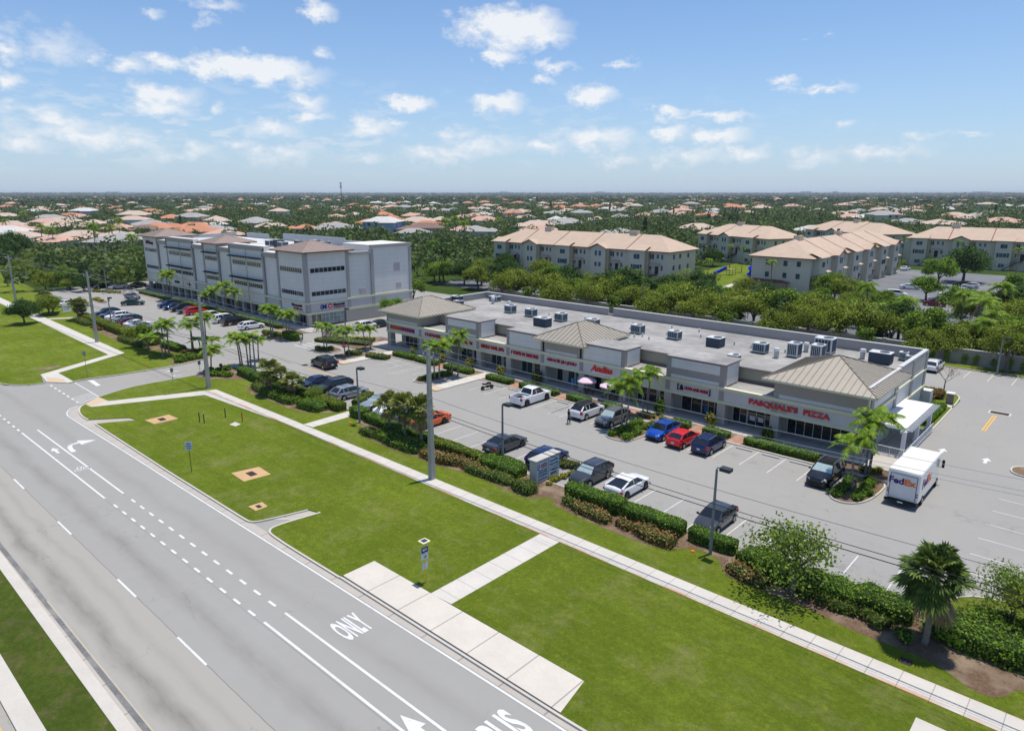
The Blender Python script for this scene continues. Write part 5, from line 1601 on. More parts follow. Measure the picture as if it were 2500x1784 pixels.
# ---- palms
def frond(mb_, base, az_, L, up, droop, leaf, pairs, wd, mi=0, vee=.35):
    """arching feather frond: a thin rib with paired leaflets"""
    pts = []
    n = 8
    for i in range(n + 1):
        t = i / n
        r = L * (t * math.cos(up * (1 - t * .3)) * (1 - .12 * t))
        z = L * (math.sin(up) * t - droop * t * t)
        pts.append(Vector((base[0] + math.cos(az_) * r, base[1] + math.sin(az_) * r, base[2] + z)))
    mb_.m(mi)
    side = Vector((-math.sin(az_), math.cos(az_), 0))
    for i in range(n):
        w_ = .035 * (1 - i / n) + .008
        mb_.face([pts[i] - side * w_, pts[i + 1] - side * w_, pts[i + 1] + side * w_, pts[i] + side * w_])
    for k in range(pairs):
        t = .12 + .88 * (k + .5) / pairs
        i = min(int(t * n), n - 1); q = pts[i].lerp(pts[i + 1], t * n - i)
        d = (pts[i + 1] - pts[i]).normalized()
        ll = leaf * math.sin(math.pi * min(1, .18 + t * .86)) ** .6
        for s in (-1, 1):
            o = (side * s * 0.85 + d * .45 + Vector((0, 0, -vee - .25 * t))).normalized()
            e = q + o * ll
            hw = d * wd * .5
            mb_.face([q - hw, q + hw, e + hw * .25 + Vector((0, 0, -.05 * ll))])
    return mb_
def feather_palm(seed, h, lean, L=2.1, fronds=15, leaf=.62, r=.08, shaft=True, mat=None, droop=.85, wd=.16, pairs=15, dead=0):
    def mk():
        rg = random.Random(seed)
        t = thing('palm_tree', 'palm', 'palm tree')
        m = MB()
        pts = [Vector((lean * (i / 6) ** 1.5, 0, -.05 + (h + .05) * i / 6)) for i in range(7)]
        m.tube(pts, [r * 1.5, r * 1.15, r * 1.05, r, r, r * .95, r * .9], 7)
        m.build('trunk', M_palmb, t)
        if shaft:
            m = MB(); m.tube([pts[-1], pts[-1] + Vector((.03, 0, .38))], [r * 1.35, r * .6], 6); m.build('crownshaft', LF_hedge, t)
        m = MB()
        top = pts[-1] + Vector((0, 0, .3 if shaft else 0))
        for k in range(fronds):
            a = 6.283 * k * .618 + rg.uniform(-.3, .3)
            f = k / fronds
            frond(m, top, a, L * rg.uniform(.85, 1.1), .25 + 1.0 * f + rg.uniform(-.1, .1), droop * rg.uniform(.8, 1.15) * (1 - .25 * f), leaf, pairs, wd)
        for k in range(dead):
            frond(m, top - Vector((0, 0, .1)), rg.uniform(0, 6.28), L * .8, -.5, .9, leaf * .8, pairs, wd, 1)
        m.build('crown', [mat or LF_palm, LF_dead], t)
        return t
    return mk
def fan_palm(seed, h, R_=1.25, fronds=34, r=.15, mat=None, dead=6, blades=13):
    def mk():
        rg = random.Random(seed)
        t = thing('palm_tree', 'palm', 'palm tree')
        m = MB()
        pts = [Vector((.06 * math.sin(i), .05 * math.cos(i * 1.3) - .05, -.05 + h * i / 6)) for i in range(7)]
        m.tube(pts, [r * 1.15, r, r, r, r * 1.05, r * 1.15, r * 1.3], 8)
        m.build('trunk', M_palmb, t)
        m = MB()
        top = Vector((0, 0, h))
        for k in range(fronds + dead):
            dd = k >= fronds
            a = 6.283 * k * .618 + rg.uniform(-.3, .3)
            el_ = -1.15 + rg.uniform(-.2, .2) if dd else -.6 + 2.05 * rg.random() ** .8 + rg.uniform(-.1, .1)
            L = R_ * rg.uniform(.32, .75)
            d = Vector((math.cos(a) * math.cos(el_), math.sin(a) * math.cos(el_), math.sin(el_)))
            b0 = top + Vector((0, 0, -.1))
            q = b0 + d * L + Vector((0, 0, -.10 * L))
            side = Vector((-math.sin(a), math.cos(a), 0))
            upv = d.cross(side).normalized()
            if upv.z < 0: upv = -upv
            m.m(1 if dd else 0).face([b0 - side * .02, q - side * .015, q + side * .015, b0 + side * .02])
            B = R_ * rg.uniform(.45, .7)
            for j in range(blades):
                g = -1.35 + 2.7 * j / (blades - 1)
                v = d * math.cos(g) + side * math.sin(g)
                w_ = (side * math.cos(g) - d * math.sin(g)) * B * .085
                fold = upv * (.02 if j % 2 else -.02)
                e = q + v * B * (1 - .12 * abs(g)) + Vector((0, 0, -B * (.12 + .25 * rg.random())))
                mid = q + v * B * .55 + fold
                m.face([q, mid - w_, e, mid + w_])
        m.build('crown', [mat or LF_sabal, LF_dead], t)
        return t
    return mk
FP = [feather_palm(11 + k, 3.7 + .25 * (k % 3), (.35, -.5, .15, -.2)[k % 4], fronds=14 + k % 3) for k in range(4)]
def fpalm(i, c, base, top, label, group=None, s=1.0):
    b, lean, h = stand(c, base, top)
    k = i % 4
    sc_ = h / (3.7 + .25 * (k % 3))
    own = (.35, -.5, .15, -.2)[k]
    rot = 0.0 if own * lean > 0 else math.pi
    place('FP%d' % k, FP[k], (b.x, b.y, .05), rot, label, group, (max(.35, min(1.4, abs(lean / own))) if abs(lean) > .3 else s, s, sc_))
    FIRST_last = None
GP1 = 'slender palms around the car parks'
for i, (bs, tp, lb) in enumerate((((1340, 950), (1240, 590), 'slender palm leaning left, first of the clump right of the entry drive'),
    ((1368, 955), (1280, 580), 'slender palm, second of the clump right of the entry drive'), ((1445, 955), (1390, 600), 'slender palm, third of the clump right of the entry drive'),
    ((1478, 950), (1475, 600), 'slender palm beside the shoebox lamp near the entry drive'), ((1580, 860), (1570, 615), 'slender palm, last of the clump right of the entry drive'),
    ((955, 1020), (978, 740), 'lone slender palm behind the concrete pole at the entry drive'), ((720, 740), (665, 420), 'slender palm on the entry island, leftmost of its clump'),
    ((700, 720), (690, 400), 'slender palm on the entry island beside the leftmost one'), ((815, 740), (785, 600), 'shorter slender palm in the middle of the entry island'),
    ((960, 760), (945, 590), 'slender palm at the tip of the entry island'), ((900, 745), (885, 330), 'tall slender palm on the entry island behind the concrete pole'),
    ((400, 810), (362, 420), 'slender palm right of the small tree near the left hedge end'), ((350, 790), (300, 460), 'slender palm leaning over the left hedge end'),
    ((320, 835), (185, 540), 'slender palm leaning hard left below the left hedge end'), ((130, 770), (110, 560), 'slender palm left of the leaning palms by the left hedge'),
    ((1750, 560), (1680, 205), 'tall palm leaning left on the office corner island'), ((1772, 565), (1745, 225), 'tall palm second on the office corner island'),
    ((1950, 575), (1930, 275), 'palm third on the office corner island'), ((1985, 590), (1985, 270), 'palm fourth on the office corner island'))):
    fpalm(i, F4, bs, tp, lb, GP1, 1.18)
for i, (bs, tp, lb) in enumerate((((1110, 480), (1088, 285), 'slender palm on the small island before the parked silver SUV'), ((1132, 482), (1130, 290), 'second palm of the small island before the silver SUV'),
    ((1290, 540), (1240, 330), 'leaning palm beside the red stop sign'), ((1325, 535), (1312, 325), 'palm just right of the red stop sign'), ((1470, 490), (1440, 300), 'palm in the bed left of the plaza walkway'), ((1512, 472), (1495, 305), 'palm nearest the left end of the plaza'))):
    fpalm(i + 1, C4, bs, tp, lb, GP1)
for i, (bs, tp, lb) in enumerate((((510, 715), (478, 470), 'palm leaning left at the front of the plaza walkway planter'), ((545, 715), (572, 480), 'palm leaning right at the front of the plaza walkway planter'),
    ((648, 690), (608, 450), 'tall palm at the back of the plaza walkway planter'), ((688, 690), (692, 395), 'tallest palm of the plaza walkway planter'))):
    fpalm(i + 2, C7, bs, tp, lb, GP1)
for i, (bs, tp, lb) in enumerate((((1165, 562), (1145, 235), 'palm at the front of the middle island beside the grey SUV'), ((1197, 560), (1235, 200), 'palm leaning right on the middle island'),
    ((1332, 450), (1330, 150), 'palm at the back of the middle island, left one'), ((1366, 430), (1388, 115), 'tallest palm at the back of the middle island'))):
    fpalm(i + 3, D8, bs, tp, lb, GP1)
for i, (bs, tp, lb) in enumerate((((776, 1270), (815, 900), 'palm at the tip of the right island beside the black SUV'), ((800, 1262), (890, 840), 'second palm of the right island near the delivery truck'),
    ((890, 1130), (930, 700), 'palm behind on the right island close to the pizzeria'), ((920, 1120), (1030, 690), 'palm leaning right before the white pergola'))):
    fpalm(i, D1, bs, tp, lb, GP1, 1.2)
for i, (bs, tp, lb) in enumerate((((1190, 1335), (1165, 1130), 'palm before the office, first right of the two dark signs'), ((1310, 1340), (1300, 1090), 'palm before the office, second right of the dark signs'), ((1500, 1345), (1440, 1050), 'palm before the office middle with a spent brown cluster'),
    ((1600, 1350), (1590, 1110), 'palm before the office left of the red panel sign'), ((505, 1000), (530, 830), 'palm near the left end of the office front'), ((605, 1050), (590, 850), 'second palm near the left end of the office front'))):
    c_ = crop(320, 540, 6.322)
    b = c_(*bs); b.y = 63.6 + .8 * (i % 2)
    d = ray(*c_.px(*tp)); t_ = (b.y) / d.y
    x_ = d.x * t_; h_ = CAM_H + d.z * t_
    place('FP%d' % (i % 4), FP[i % 4], (x_, b.y, .05), 0, lb, GP1, (1.4, 1.4, max(.7, min(1.5, h_ / 3.9))))
SB = fan_palm(31, 3.55, 1.6, 46)
def sabal(c, base, top, label, s=1.0, key='SB', mk=None):
    b, lean, h = stand(c, base, top)
    return place(key, mk or SB, (b.x, b.y, .08), rnd.uniform(0, 6), label, 'cabbage palms along the roadside hedge', (s, s, h / 3.55))
sabal(C4, (650, 872), (640, 650), 'cabbage palm in the hedge bed behind the parked minivan, left one')
sabal(C4, (848, 905), (832, 745), 'cabbage palm in the hedge bed beside the dark sedan, right one')
sabal(C4, (745, 880), (735, 700), 'cabbage palm between two others in the left hedge bed', .85)
sabal(D6, (490, 665), (485, 400), 'cabbage palm, left of the three by the tall concrete pole')
sabal(D6, (622, 735), (612, 420), 'cabbage palm, middle of the three by the tall concrete pole')
sabal(D6, (765, 785), (750, 440), 'cabbage palm, right of the three touching the tall concrete pole')
sabal(C3, (450, 195), (440, 90), 'cabbage palm at the far left lot hedge, left of a pair', 1.25)
sabal(C3, (525, 262), (520, 150), 'cabbage palm at the far left lot hedge beside the small sign', 1.25)
sabal(C3, (785, 335), (775, 180), 'cabbage palm left of the second concrete pole', 1.2)
sabal(C3, (822, 325), (822, 190), 'cabbage palm right behind the second concrete pole', 1.2)
b_, _, h_ = stand(D2, (1548, 1035), (1575, 560))
FIRST['BIG'] = fan_palm(33, h_ , 1.9, 64, .17, leaf_mat('fan_fronds_green', (0.03, 0.07, 0.012), (0.07, 0.13, 0.02), (0.20, 0.24, 0.05), 0.9, .2), 9, 17)()
FIRST['BIG'].location = (b_.x, b_.y, .08); FIRST['BIG']['label'] = 'big cabbage palm standing alone at the right end of the hedge'

# ---- hedges: clipped boxes following a line
def hedge(pts, wd, h, label, mat=None, group='clipped hedges round the car park', z0=LZ, dens=95, leaf=.14, taper=.86, name='hedge', cat='hedge', rough=.06, rounded=False):
    rg = np.random.default_rng(int(abs(pts[0][0] * 13 + pts[0][1] * 7)) + 1)
    pts = [Vector((p[0], p[1])) for p in pts]
    # resample
    seg = [pts[0]]
    for a, b in zip(pts, pts[1:]):
        n = max(1, int((b - a).length / .7))
        seg += [a.lerp(b, (i + 1) / n) for i in range(n)]
    Lf, Rt = offset(seg, wd / 2), offset(seg, -wd / 2)
    mb = MB(); n = len(seg)
    def sc2(p, c, k): return (c.x + (p.x - c.x) * k, c.y + (p.y - c.y) * k)
    vs = []
    hh = [h * (1 + rough * rg.uniform(-1, 1) - (.25 if rounded and i in (0, n - 1) else 0)) for i in range(n)]
    for i in range(n):
        k0 = .75 if i in (0, n - 1) else 1
        l0, r0 = sc2(Lf[i], seg[i], taper * k0), sc2(Rt[i], seg[i], taper * k0)
        l1, r1 = sc2(Lf[i], seg[i], k0), sc2(Rt[i], seg[i], k0)
        l2, r2 = sc2(Lf[i], seg[i], .86 * k0), sc2(Rt[i], seg[i], .86 * k0)
        vs += [l0 + (0,), l1 + (hh[i] * .82,), l2 + (hh[i],), r2 + (hh[i],), r1 + (hh[i] * .82,), r0 + (0,)]
    fs = []
    for i in range(n - 1):
        for k in range(5):
            fs.append((i * 6 + k, i * 6 + k + 1, (i + 1) * 6 + k + 1, (i + 1) * 6 + k))
    V = np.array(vs); Fq = np.array(fs)
    # end caps as quads
    caps = []
    for o in (0, (n - 1) * 6):
        caps += [(o, o + 1, o + 4, o + 5), (o + 1, o + 2, o + 3, o + 4)]
    Fq = np.concatenate([Fq, np.array(caps)])
    # leaf cards on the surface
    A, B, C_, D_ = (V[Fq[:, k]] for k in range(4))
    area = .5 * np.linalg.norm(np.cross(B - A, C_ - A), axis=1) + .5 * np.linalg.norm(np.cross(C_ - A, D_ - A), axis=1)
    cnt = rg.poisson(area * dens)
    idx = np.repeat(np.arange(len(Fq)), cnt)
    u, v = rg.uniform(size=(2, len(idx), 1))
    Cn = (A[idx] * (1 - u) + B[idx] * u) * (1 - v) + (D_[idx] * (1 - u) + C_[idx] * u) * v
    nr = np.cross(B - A, D_ - A); nr /= np.linalg.norm(nr, axis=1)[:, None] + 1e-9
    mid = V.mean(0); 
    cl = np.array([[s.x, s.y, 0] for s in seg])
    fc = (A + C_) / 2
    near = cl[np.argmin(((fc[:, None, :2] - cl[None, :, :2]) ** 2).sum(2), 1)]
    sgn = np.sign(((fc - near - np.array([0, 0, h * .4])) * nr).sum(1)); sgn[sgn == 0] = 1
    nr = nr * sgn[:, None]
    Cn = Cn + nr[idx] * rg.normal(0, rough * .55, (len(idx), 1))
    LV, LF = cards(Cn, leaf, rg, nr[idx] * 1.6, .1)
    LV[:, 2] = np.maximum(LV[:, 2], .01)
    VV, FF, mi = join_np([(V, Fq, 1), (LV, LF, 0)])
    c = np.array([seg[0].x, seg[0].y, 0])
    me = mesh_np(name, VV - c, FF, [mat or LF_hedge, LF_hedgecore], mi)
    return link(name, me, None, (seg[0].x, seg[0].y, z0), label=label, category=cat, group=group)
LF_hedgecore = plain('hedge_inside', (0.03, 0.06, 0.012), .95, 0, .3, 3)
hedge([(-92.6, 43.0), (-88.5, 42.7), (-85.5, 42.6)], 1.5, 1.0, 'bright clipped hedge starting right of the entry drive lamp')
hedge([(-85.3, 42.6), (-79.0, 42.7)], 1.4, .8, 'clipped hedge step behind the left pair of cabbage palms')
hedge([(-78.8, 42.9), (-66.9, 42.9)], 1.5, .95, 'olive clipped hedge in front of the silver wagon', LF_hedgey)
hedge([(-67.1, 44.8), (-69.0, 48.4)], 1.3, .8, 'short olive hedge returning beside the silver wagon', LF_hedgey)
hedge([(-65.0, 43.1), (-62.4, 43.0)], 1.6, 1.05, 'clipped hedge block right of the short cross path')
hedge([(-62.2, 42.9), (-50.4, 42.9)], 1.3, .85, 'clipped hedge behind the three cabbage palms')
hedge([(-50.2, 42.9), (-43.4, 42.9)], 1.3, .8, 'olive clipped hedge between the tall pole and the dark sedan', LF_hedgey)
hedge([(-43.2, 42.7), (-38.4, 42.7)], 2.3, 1.15, 'big rounded clipped hedge block left of the monument sign', rounded=True)
hedge([(-33.0, 42.7), (-27.6, 42.9)], 1.6, 1.15, 'tall clipped hedge right of the monument sign')
hedge([(-27.4, 42.9), (-22.3, 43.0)], 1.5, 1.0, 'clipped hedge before the white hatchback SUV and empty stalls')
hedge([(-21.7, 43.0), (-18.2, 43.1)], 1.2, .95, 'short clipped hedge at the right parking lamp')
hedge([(-158.5, 41.8), (-148, 41.7), (-137, 41.6), (-126.5, 41.6)], 1.9, 1.2, 'long clipped hedge before the left row of parked cars', LF_hedgey)
hedge([(-126, 42.0), (-120.8, 42.1)], 2.0, 1.1, 'clipped hedge under the small tree in the left lot', LF_hedgey)
hedge([(-119.5, 42.8), (-112.4, 43.0)], 1.7, .9, 'bright clipped hedge at the right end of the left lot')
hedge([(-110.6, 60.2), (-106.6, 60.6)], 2.0, 1.2, 'clipped hedge block at the office corner walkway')
hedge([(-104.4, 62.6), (-94.5, 66.8)], 2.0, .5, 'low hedge wedge left of the plaza', LF_shrub, dens=60, leaf=.18, rough=.12)
hedge([(-104.0, 64.4), (-96.4, 69.0)], 1.2, .6, 'yellow edged hedge wedge left of the plaza', LF_yellow, dens=60, leaf=.18, rough=.15)
mh = 'trimmed hedges along the plaza front'
for a_, b_, lb in ((-85.6, -80.6, 'trimmed hedge at the far left end of the plaza front'), (-80.2, -75.4, 'trimmed hedge second from the left at the plaza'), (-73.6, -68.0, 'trimmed hedge left of the plaza walkway'), (-64.8, -60.3, 'trimmed hedge by the motorcycle'),
    (-58.6, -56.4, 'short trimmed hedge ahead of the white pickup'), (-55.8, -52.4, 'trimmed hedge right of the white pickup'), (-50.6, -47.4, 'trimmed hedge before the umbrella tables'), (-45.4, -42.9, 'trimmed hedge before the white SUV nose'), (-36.0, -33.9, 'trimmed hedge before the blue hatchback'),
    (-32.1, -29.3, 'trimmed hedge before the red coupe'), (-27.5, -20.2, 'long trimmed hedge before the three empty stalls')):
    hedge([(a_, 65.1), (b_, 65.1)], 1.5, .62, lb, None, mh, .11)
for x0_, x1_, y_ in ((-88.0, -84.2, 61.5), (-91.6, -89.6, 60.2)):
    hedge([(x0_, y_), (x1_, y_ + 1.2)], 1.6, .5, 'low loose hedge by the crossing before the plaza' if x0_ > -89 else 'low loose hedge round the stop sign', LF_shrub, mh, .11, 60, .18, .9, rough=.14)
hedge([(-15.9, 83.5), (-15.9, 92.8)], 2.2, .55, 'flat green hedge behind the pergola along the side drive', None, mh, .11)
hedge([(-190, 64), (-165, 64)], 1.3, .7, 'low hedge before the left half of the office', LF_tree, 'hedges before the office', .11, 50, .2)
hedge([(-163, 64), (-140, 64)], 1.3, .7, 'low hedge before the middle of the office', LF_hedge, 'hedges before the office', .11, 50, .2)
hedge([(-138, 64), (-119, 64)], 1.3, .7, 'low hedge before the right half of the office', LF_hedge, 'hedges before the office', .11, 50, .2)

# ---- low shrub masses and single shrubs
def shrub_mesh(seed, r, h, n, leaf, mat, core=.55):
    rg = np.random.default_rng(seed)
    parts = []
    for k in range(7):
        a = rg.uniform(0, 6.28); q = rg.uniform(0, .55) * r
        c = np.array([q * math.cos(a), q * math.sin(a), h * rg.uniform(.35, .62)])
        o = rg.normal(size=(n // 7, 3)); o /= np.linalg.norm(o, axis=1)[:, None]
        C = c + o * np.array([r * .55, r * .55, h * .42]) * rg.uniform(.7, 1.12, (n // 7, 1))
        C[:, 2] = np.maximum(C[:, 2], .03)
        V, Fq = cards(C, leaf, rg, o, .25)
        parts.append((V, Fq, 0))
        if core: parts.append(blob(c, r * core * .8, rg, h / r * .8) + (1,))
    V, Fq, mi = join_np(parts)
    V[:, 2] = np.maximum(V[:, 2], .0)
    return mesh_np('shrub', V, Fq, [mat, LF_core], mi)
SH = {}
def shrub(kind, x, y, label, s=1.0, group='shrubs in the planting beds', z=.1, name='shrub', cat='shrub', sz=None):
    mats = {'olive': LF_shrub, 'brown': LF_brown, 'yellow': LF_yellow, 'dark': LF_tree, 'green': LF_hedge, 'copper': LF_copper, 'red': LF_red, 'grassy': LF_grass}
    key = (kind, int(x * 3) % 3)
    if key not in SH:
        SH[key] = shrub_mesh(hash(kind) % 97 if False else len(SH) + 5, .75, .62, 420, .13, mats[kind])
    return link(name, SH[key], None, (x, y, z), rnd.uniform(0, 6), label=label, category=cat, group=group) if not s else _sc(link(name, SH[key], None, (x, y, z), rnd.uniform(0, 6), label=label, category=cat, group=group), s, sz)
def _sc(o, s, sz=None):
    o.scale = (s * rnd.uniform(.9, 1.15), s * rnd.uniform(.9, 1.15), sz or s)
    return o
def shrub_row(kind, pts, s, label, step=1.0, sz=None, jit=.2):
    pts = [Vector((p[0], p[1])) for p in pts]
    for a, b in zip(pts, pts[1:]):
        n = max(1, int((b - a).length / step))
        for i in range(n):
            q = a.lerp(b, i / n)
            shrub(kind, q.x + rnd.uniform(-jit, jit), q.y + rnd.uniform(-jit, jit), label, s * rnd.uniform(.85, 1.15), sz=sz)
def low(kind, pts, wd, h, label):
    mats = {'olive': LF_shrub, 'brown': LF_brown, 'dark': LF_tree, 'green': LF_hedge, 'copper': LF_copper}
    hedge(pts, wd, h, label, mats[kind], 'low loose hedges in the roadside beds', LZ, 150, .13, .95, 'low_hedge', 'low hedge', .28, True)
low('olive', [(-59.4, 40.4), (-57.6, 40.2), (-55.8, 40.6)], 1.3, .6, 'loose olive hedge before the three cabbage palms')
low('dark', [(-57.0, 41.0), (-53, 40.6), (-49.8, 40.7)], 2.2, .75, 'dark shaded planting under the three cabbage palms')
low('brown', [(-49.3, 40.3), (-46.6, 40.3), (-44.6, 41.0)], 1.2, .6, 'brown and olive hedge right of the tall concrete pole')
low('brown', [(-45.6, 41.2), (-43, 41.1), (-41.0, 41.1)], 1.1, .55, 'brown tinged hedge at the foot of the olive hedge')
low('olive', [(-43.2, 40.7), (-40, 40.9), (-37.9, 41.0)], 1.2, .6, 'olive hedge at the foot of the big rounded hedge')
low('olive', [(-37.6, 41.1), (-35.3, 40.7)], 1.5, .75, 'loose olive hedge in front of the monument sign')
low('olive', [(-32.4, 41.5), (-31.2, 41.2)], 1.0, .6, 'olive start of the brown hedge right of the sign')
low('brown', [(-31.1, 41.1), (-27.5, 40.8)], 1.1, .6, 'brown hedge at the foot of the tall hedge right of the sign')
low('brown', [(-26.9, 41.2), (-25.6, 41.0)], 1.0, .55, 'small brown hedge tuft in the gap of the low planting')
low('brown', [(-25.3, 41.2), (-23.4, 40.9), (-21.9, 41.0)], 1.3, .6, 'copper brown hedge left of the right parking lamp')
low('brown', [(-17.6, 41.0), (-16.2, 40.5), (-14.8, 40.5)], 1.2, .55, 'copper brown hedge left of the light green tree')
shrub_row('yellow', [(-37.6, 42.3), (-36.9, 42.0), (-36.0, 42.4)], .6, 'yellow shrub wrapped round the monument sign foot', .5)
shrub_row('yellow', [(-35.7, 43.4), (-35.6, 46.8), (-36.6, 47.4)], .6, 'yellow shrub wrapped round the monument sign foot', .6)
shrub_row('olive', [(-37.5, 47.5), (-35.5, 48.6)], .9, 'olive shrub in the stall gap behind the sign', .9)
low('olive', [(-84.4, 41.0), (-81.2, 40.3)], 1.3, .6, 'olive low hedge left of the left pair of cabbage palms')
low('dark', [(-81.4, 40.7), (-77, 40.6), (-73.6, 40.6)], 2.0, .8, 'dark low hedge beneath the left pair of cabbage palms')
low('green', [(-72.4, 40.7), (-68.6, 41.3)], 2.0, .8, 'loose green hedge left of the short cross path')
shrub_row('green', [(-95.9, 39.9), (-95.4, 43.8)], 1.3, 'green shrub on the right side of the entry drive', 1.1)
shrub_row('green', [(-94.0, 39.6), (-91.0, 42.0)], 1.3, 'green shrub round the concrete pole at the entry', 1.0)
shrub_row('copper', [(-93.6, 44.2), (-88.8, 44.2)], .9, 'reddish dark shrub behind the entry shrubs', .7)
shrub_row('green', [(-105.8, 39.6), (-105.9, 44.0)], 1.25, 'green shrub on the left side of the entry drive', 1.1)
shrub_row('green', [(-108.4, 40.6), (-107.6, 45.6)], 1.25, 'green shrub on the left side of the entry drive', 1.1)
shrub_row('copper', [(-111.4, 43.0), (-109.8, 46.8)], 1.0, 'reddish dark shrub on the entry island', .9)
low('olive', [(-130.5, 39.8), (-126, 39.7), (-121, 40.2)], 1.6, .7, 'olive low hedge at the foot of the left lot hedge')
shrub_row('copper', [(-146, 40.0), (-141, 39.8)], .9, 'pale brown shrub behind the second concrete pole', 1.2)
low('olive', [(-157, 40.0), (-148.5, 40.2)], 1.6, .7, 'olive low hedge left of the second concrete pole')
shrub_row('green', [(-38.7, 57.7), (-38.6, 63.5)], 1.1, 'green shrub filling the middle island', .9)
shrub_row('green', [(-37.3, 57.9), (-37.4, 63.5)], 1.1, 'green shrub filling the middle island', .9)
shrub_row('yellow', [(-40.4, 65.7), (-37, 65.8)], .8, 'yellow shrub behind the middle island', .7)
shrub_row('green', [(-16.3, 58.2), (-16.1, 63.6)], 1.0, 'green shrub filling the right island', .8)
shrub_row('green', [(-14.7, 58.6), (-14.8, 63.8)], 1.0, 'green shrub filling the right island', .8)
shrub_row('yellow', [(-16.3, 65.3), (-14.4, 66.0)], .9, 'yellow shrub between the right island and the pergola', .6)
shrub_row('green', [(-70.9, 58.1), (-70.2, 63.4)], 1.0, 'green shrub filling the walkway planter', .8)
shrub_row('green', [(-97.9, 58.6), (-95.4, 60.6)], 1.1, 'green shrub on the small island before the silver SUV', .9)
shrub_row('green', [(-116.6, 59.6), (-111, 60.6)], 1.2, 'green shrub on the office corner island', 1.0)
shrub_row('yellow', [(-201, 56.6), (-192, 60.6)], 1.0, 'yellow shrub on the far left lot island', 1.4)
shrub_row('yellow', [(-185, 52.3), (-179.5, 51.9)], 1.0, 'yellow shrub on the near left lot island', 1.2)
shrub_row('copper', [(-18.2, 97.5), (-15.9, 97.0)], 1.7, 'orange leaved bush behind the pergola', .9)
shrub_row('copper', [(-18.6, 95.0), (-16.4, 95.6)], 1.6, 'orange leaved bush behind the pergola', 1.0)
for x, y, lb, s, k in ((-70.9, 67.6, 'round yellow croton by the fourth plaza column', 1.0, 'yellow'), (-64.4, 67.3, 'tall narrow yellow croton by the nail spa', 1.0, 'yellow'), (-58.2, 67.6, 'dark green ball shrub by the vape shop', 1.3, 'olive'), (-32.5, 67.6, 'yellow ball shrub left of the pizzeria', 1.1, 'yellow'),
    (-26.1, 67.4, 'green ball shrub before the pizzeria doors', 1.15, 'olive'), (-38.8, 67.2, 'spiky green and yellow shrub beside the middle island', 1.3, 'green'), (-76.5, 66.9, 'yellow green shrub by the left hedges', 1.0, 'yellow'), (-83.2, 66.8, 'yellow green shrub near the left tower', 1.0, 'yellow')):
    shrub(k, x, y, lb, s, 'accent shrubs at the plaza columns', .13, sz=s * 2.3)
for k, (x, y) in enumerate(((-1.2, 52.0), (.3, 51.3), (-2.4, 51.3), (2, 52.2))):
    pass
# right-hand planting past the big palm
low('dark', [(-17.6, 42.7), (-15, 42.2), (-11, 42.3), (-6.9, 42.9)], 1.9, 1.15, 'tall loose dark hedge between the right lamp and the big palm')
shrub_row('grassy', [(-12.4, 41.0), (-7.2, 41.2)], 1.0, 'tufted grass clump at the foot of the dark hedge', .75, 1.2)
low('dark', [(-5.0, 42.6), (-1, 43.0), (4, 43.4)], 2.6, 1.3, 'dark green loose hedge right of the big palm')
shrub_row('olive', [(-4.6, 44.2), (4, 45.2)], 1.3, 'loose olive bush on the right hand bank', 1.0, 1.4)
shrub_row('green', [(-3.9, 46.3), (4, 47.2)], 1.1, 'low green bush near the right hand kerb', 1.1, .8)
shrub_row('green', [(-5.4, 42.4), (-4.2, 42.0)], 1.2, 'bright green bush at the foot of the big palm', .7, 1.6)
shrub('dark', -6.9, 40.6, 'small dark ball shrub left of the big palm trunk', 1.0)

# ---- individual trees near the camera
tree('lace', -13.4, 41.0, 'light green airy tree on the mulch bed left of the big palm', 1.42)
b_ = C4(1040, 930)
tree('lace', b_.x, b_.y, 'small yellow green sapling in front of the dark minivan', .6)
for c_, bs, k, s, lb in ((F3, (1960, 1300), 'open', .74, 'small spreading tree over the left lot hedge, right of two'), (F3, (2060, 1340), 'small', 1.05, 'small spreading tree over the left lot hedge, nearest the leaning palms'),
                      ):
    b = c_(*bs); tree(k, b.x, b.y, lb, s)
tree('bright', -108.3, 82.5, 'broad bright tree between the office and the plaza', .92)
tree('small', -98.0, 79.0, 'small tree beside the plaza left wall', .8)
tree('lace', -2.6, 46.6, 'leggy small tree at the right edge of the picture', 1.0)
tree('open', -1.2, 44.6, 'grey limbed tree arching over the bank at the right edge', .72)
tree('lace', 1.6, 49.6, 'airy small tree by the red flowers at the right edge', .9)
for k, (x, y) in enumerate(((-2.9, 49.9), (-1.6, 50.1), (-.4, 50.4), (-2.2, 49.2))):
    shrub('red', x, y, 'red flowering bush by the kerb at the right edge', .9, sz=1.5)
for k, (x, y) in enumerate(((-4.4, 41.9), (-3.6, 43.5), (-2.4, 42.2), (-1.5, 43.9), (-3.2, 45.0))):
    shrub('green', x, y, 'bright leafy bush on the bank right of the big palm', 1.35, sz=1.9)

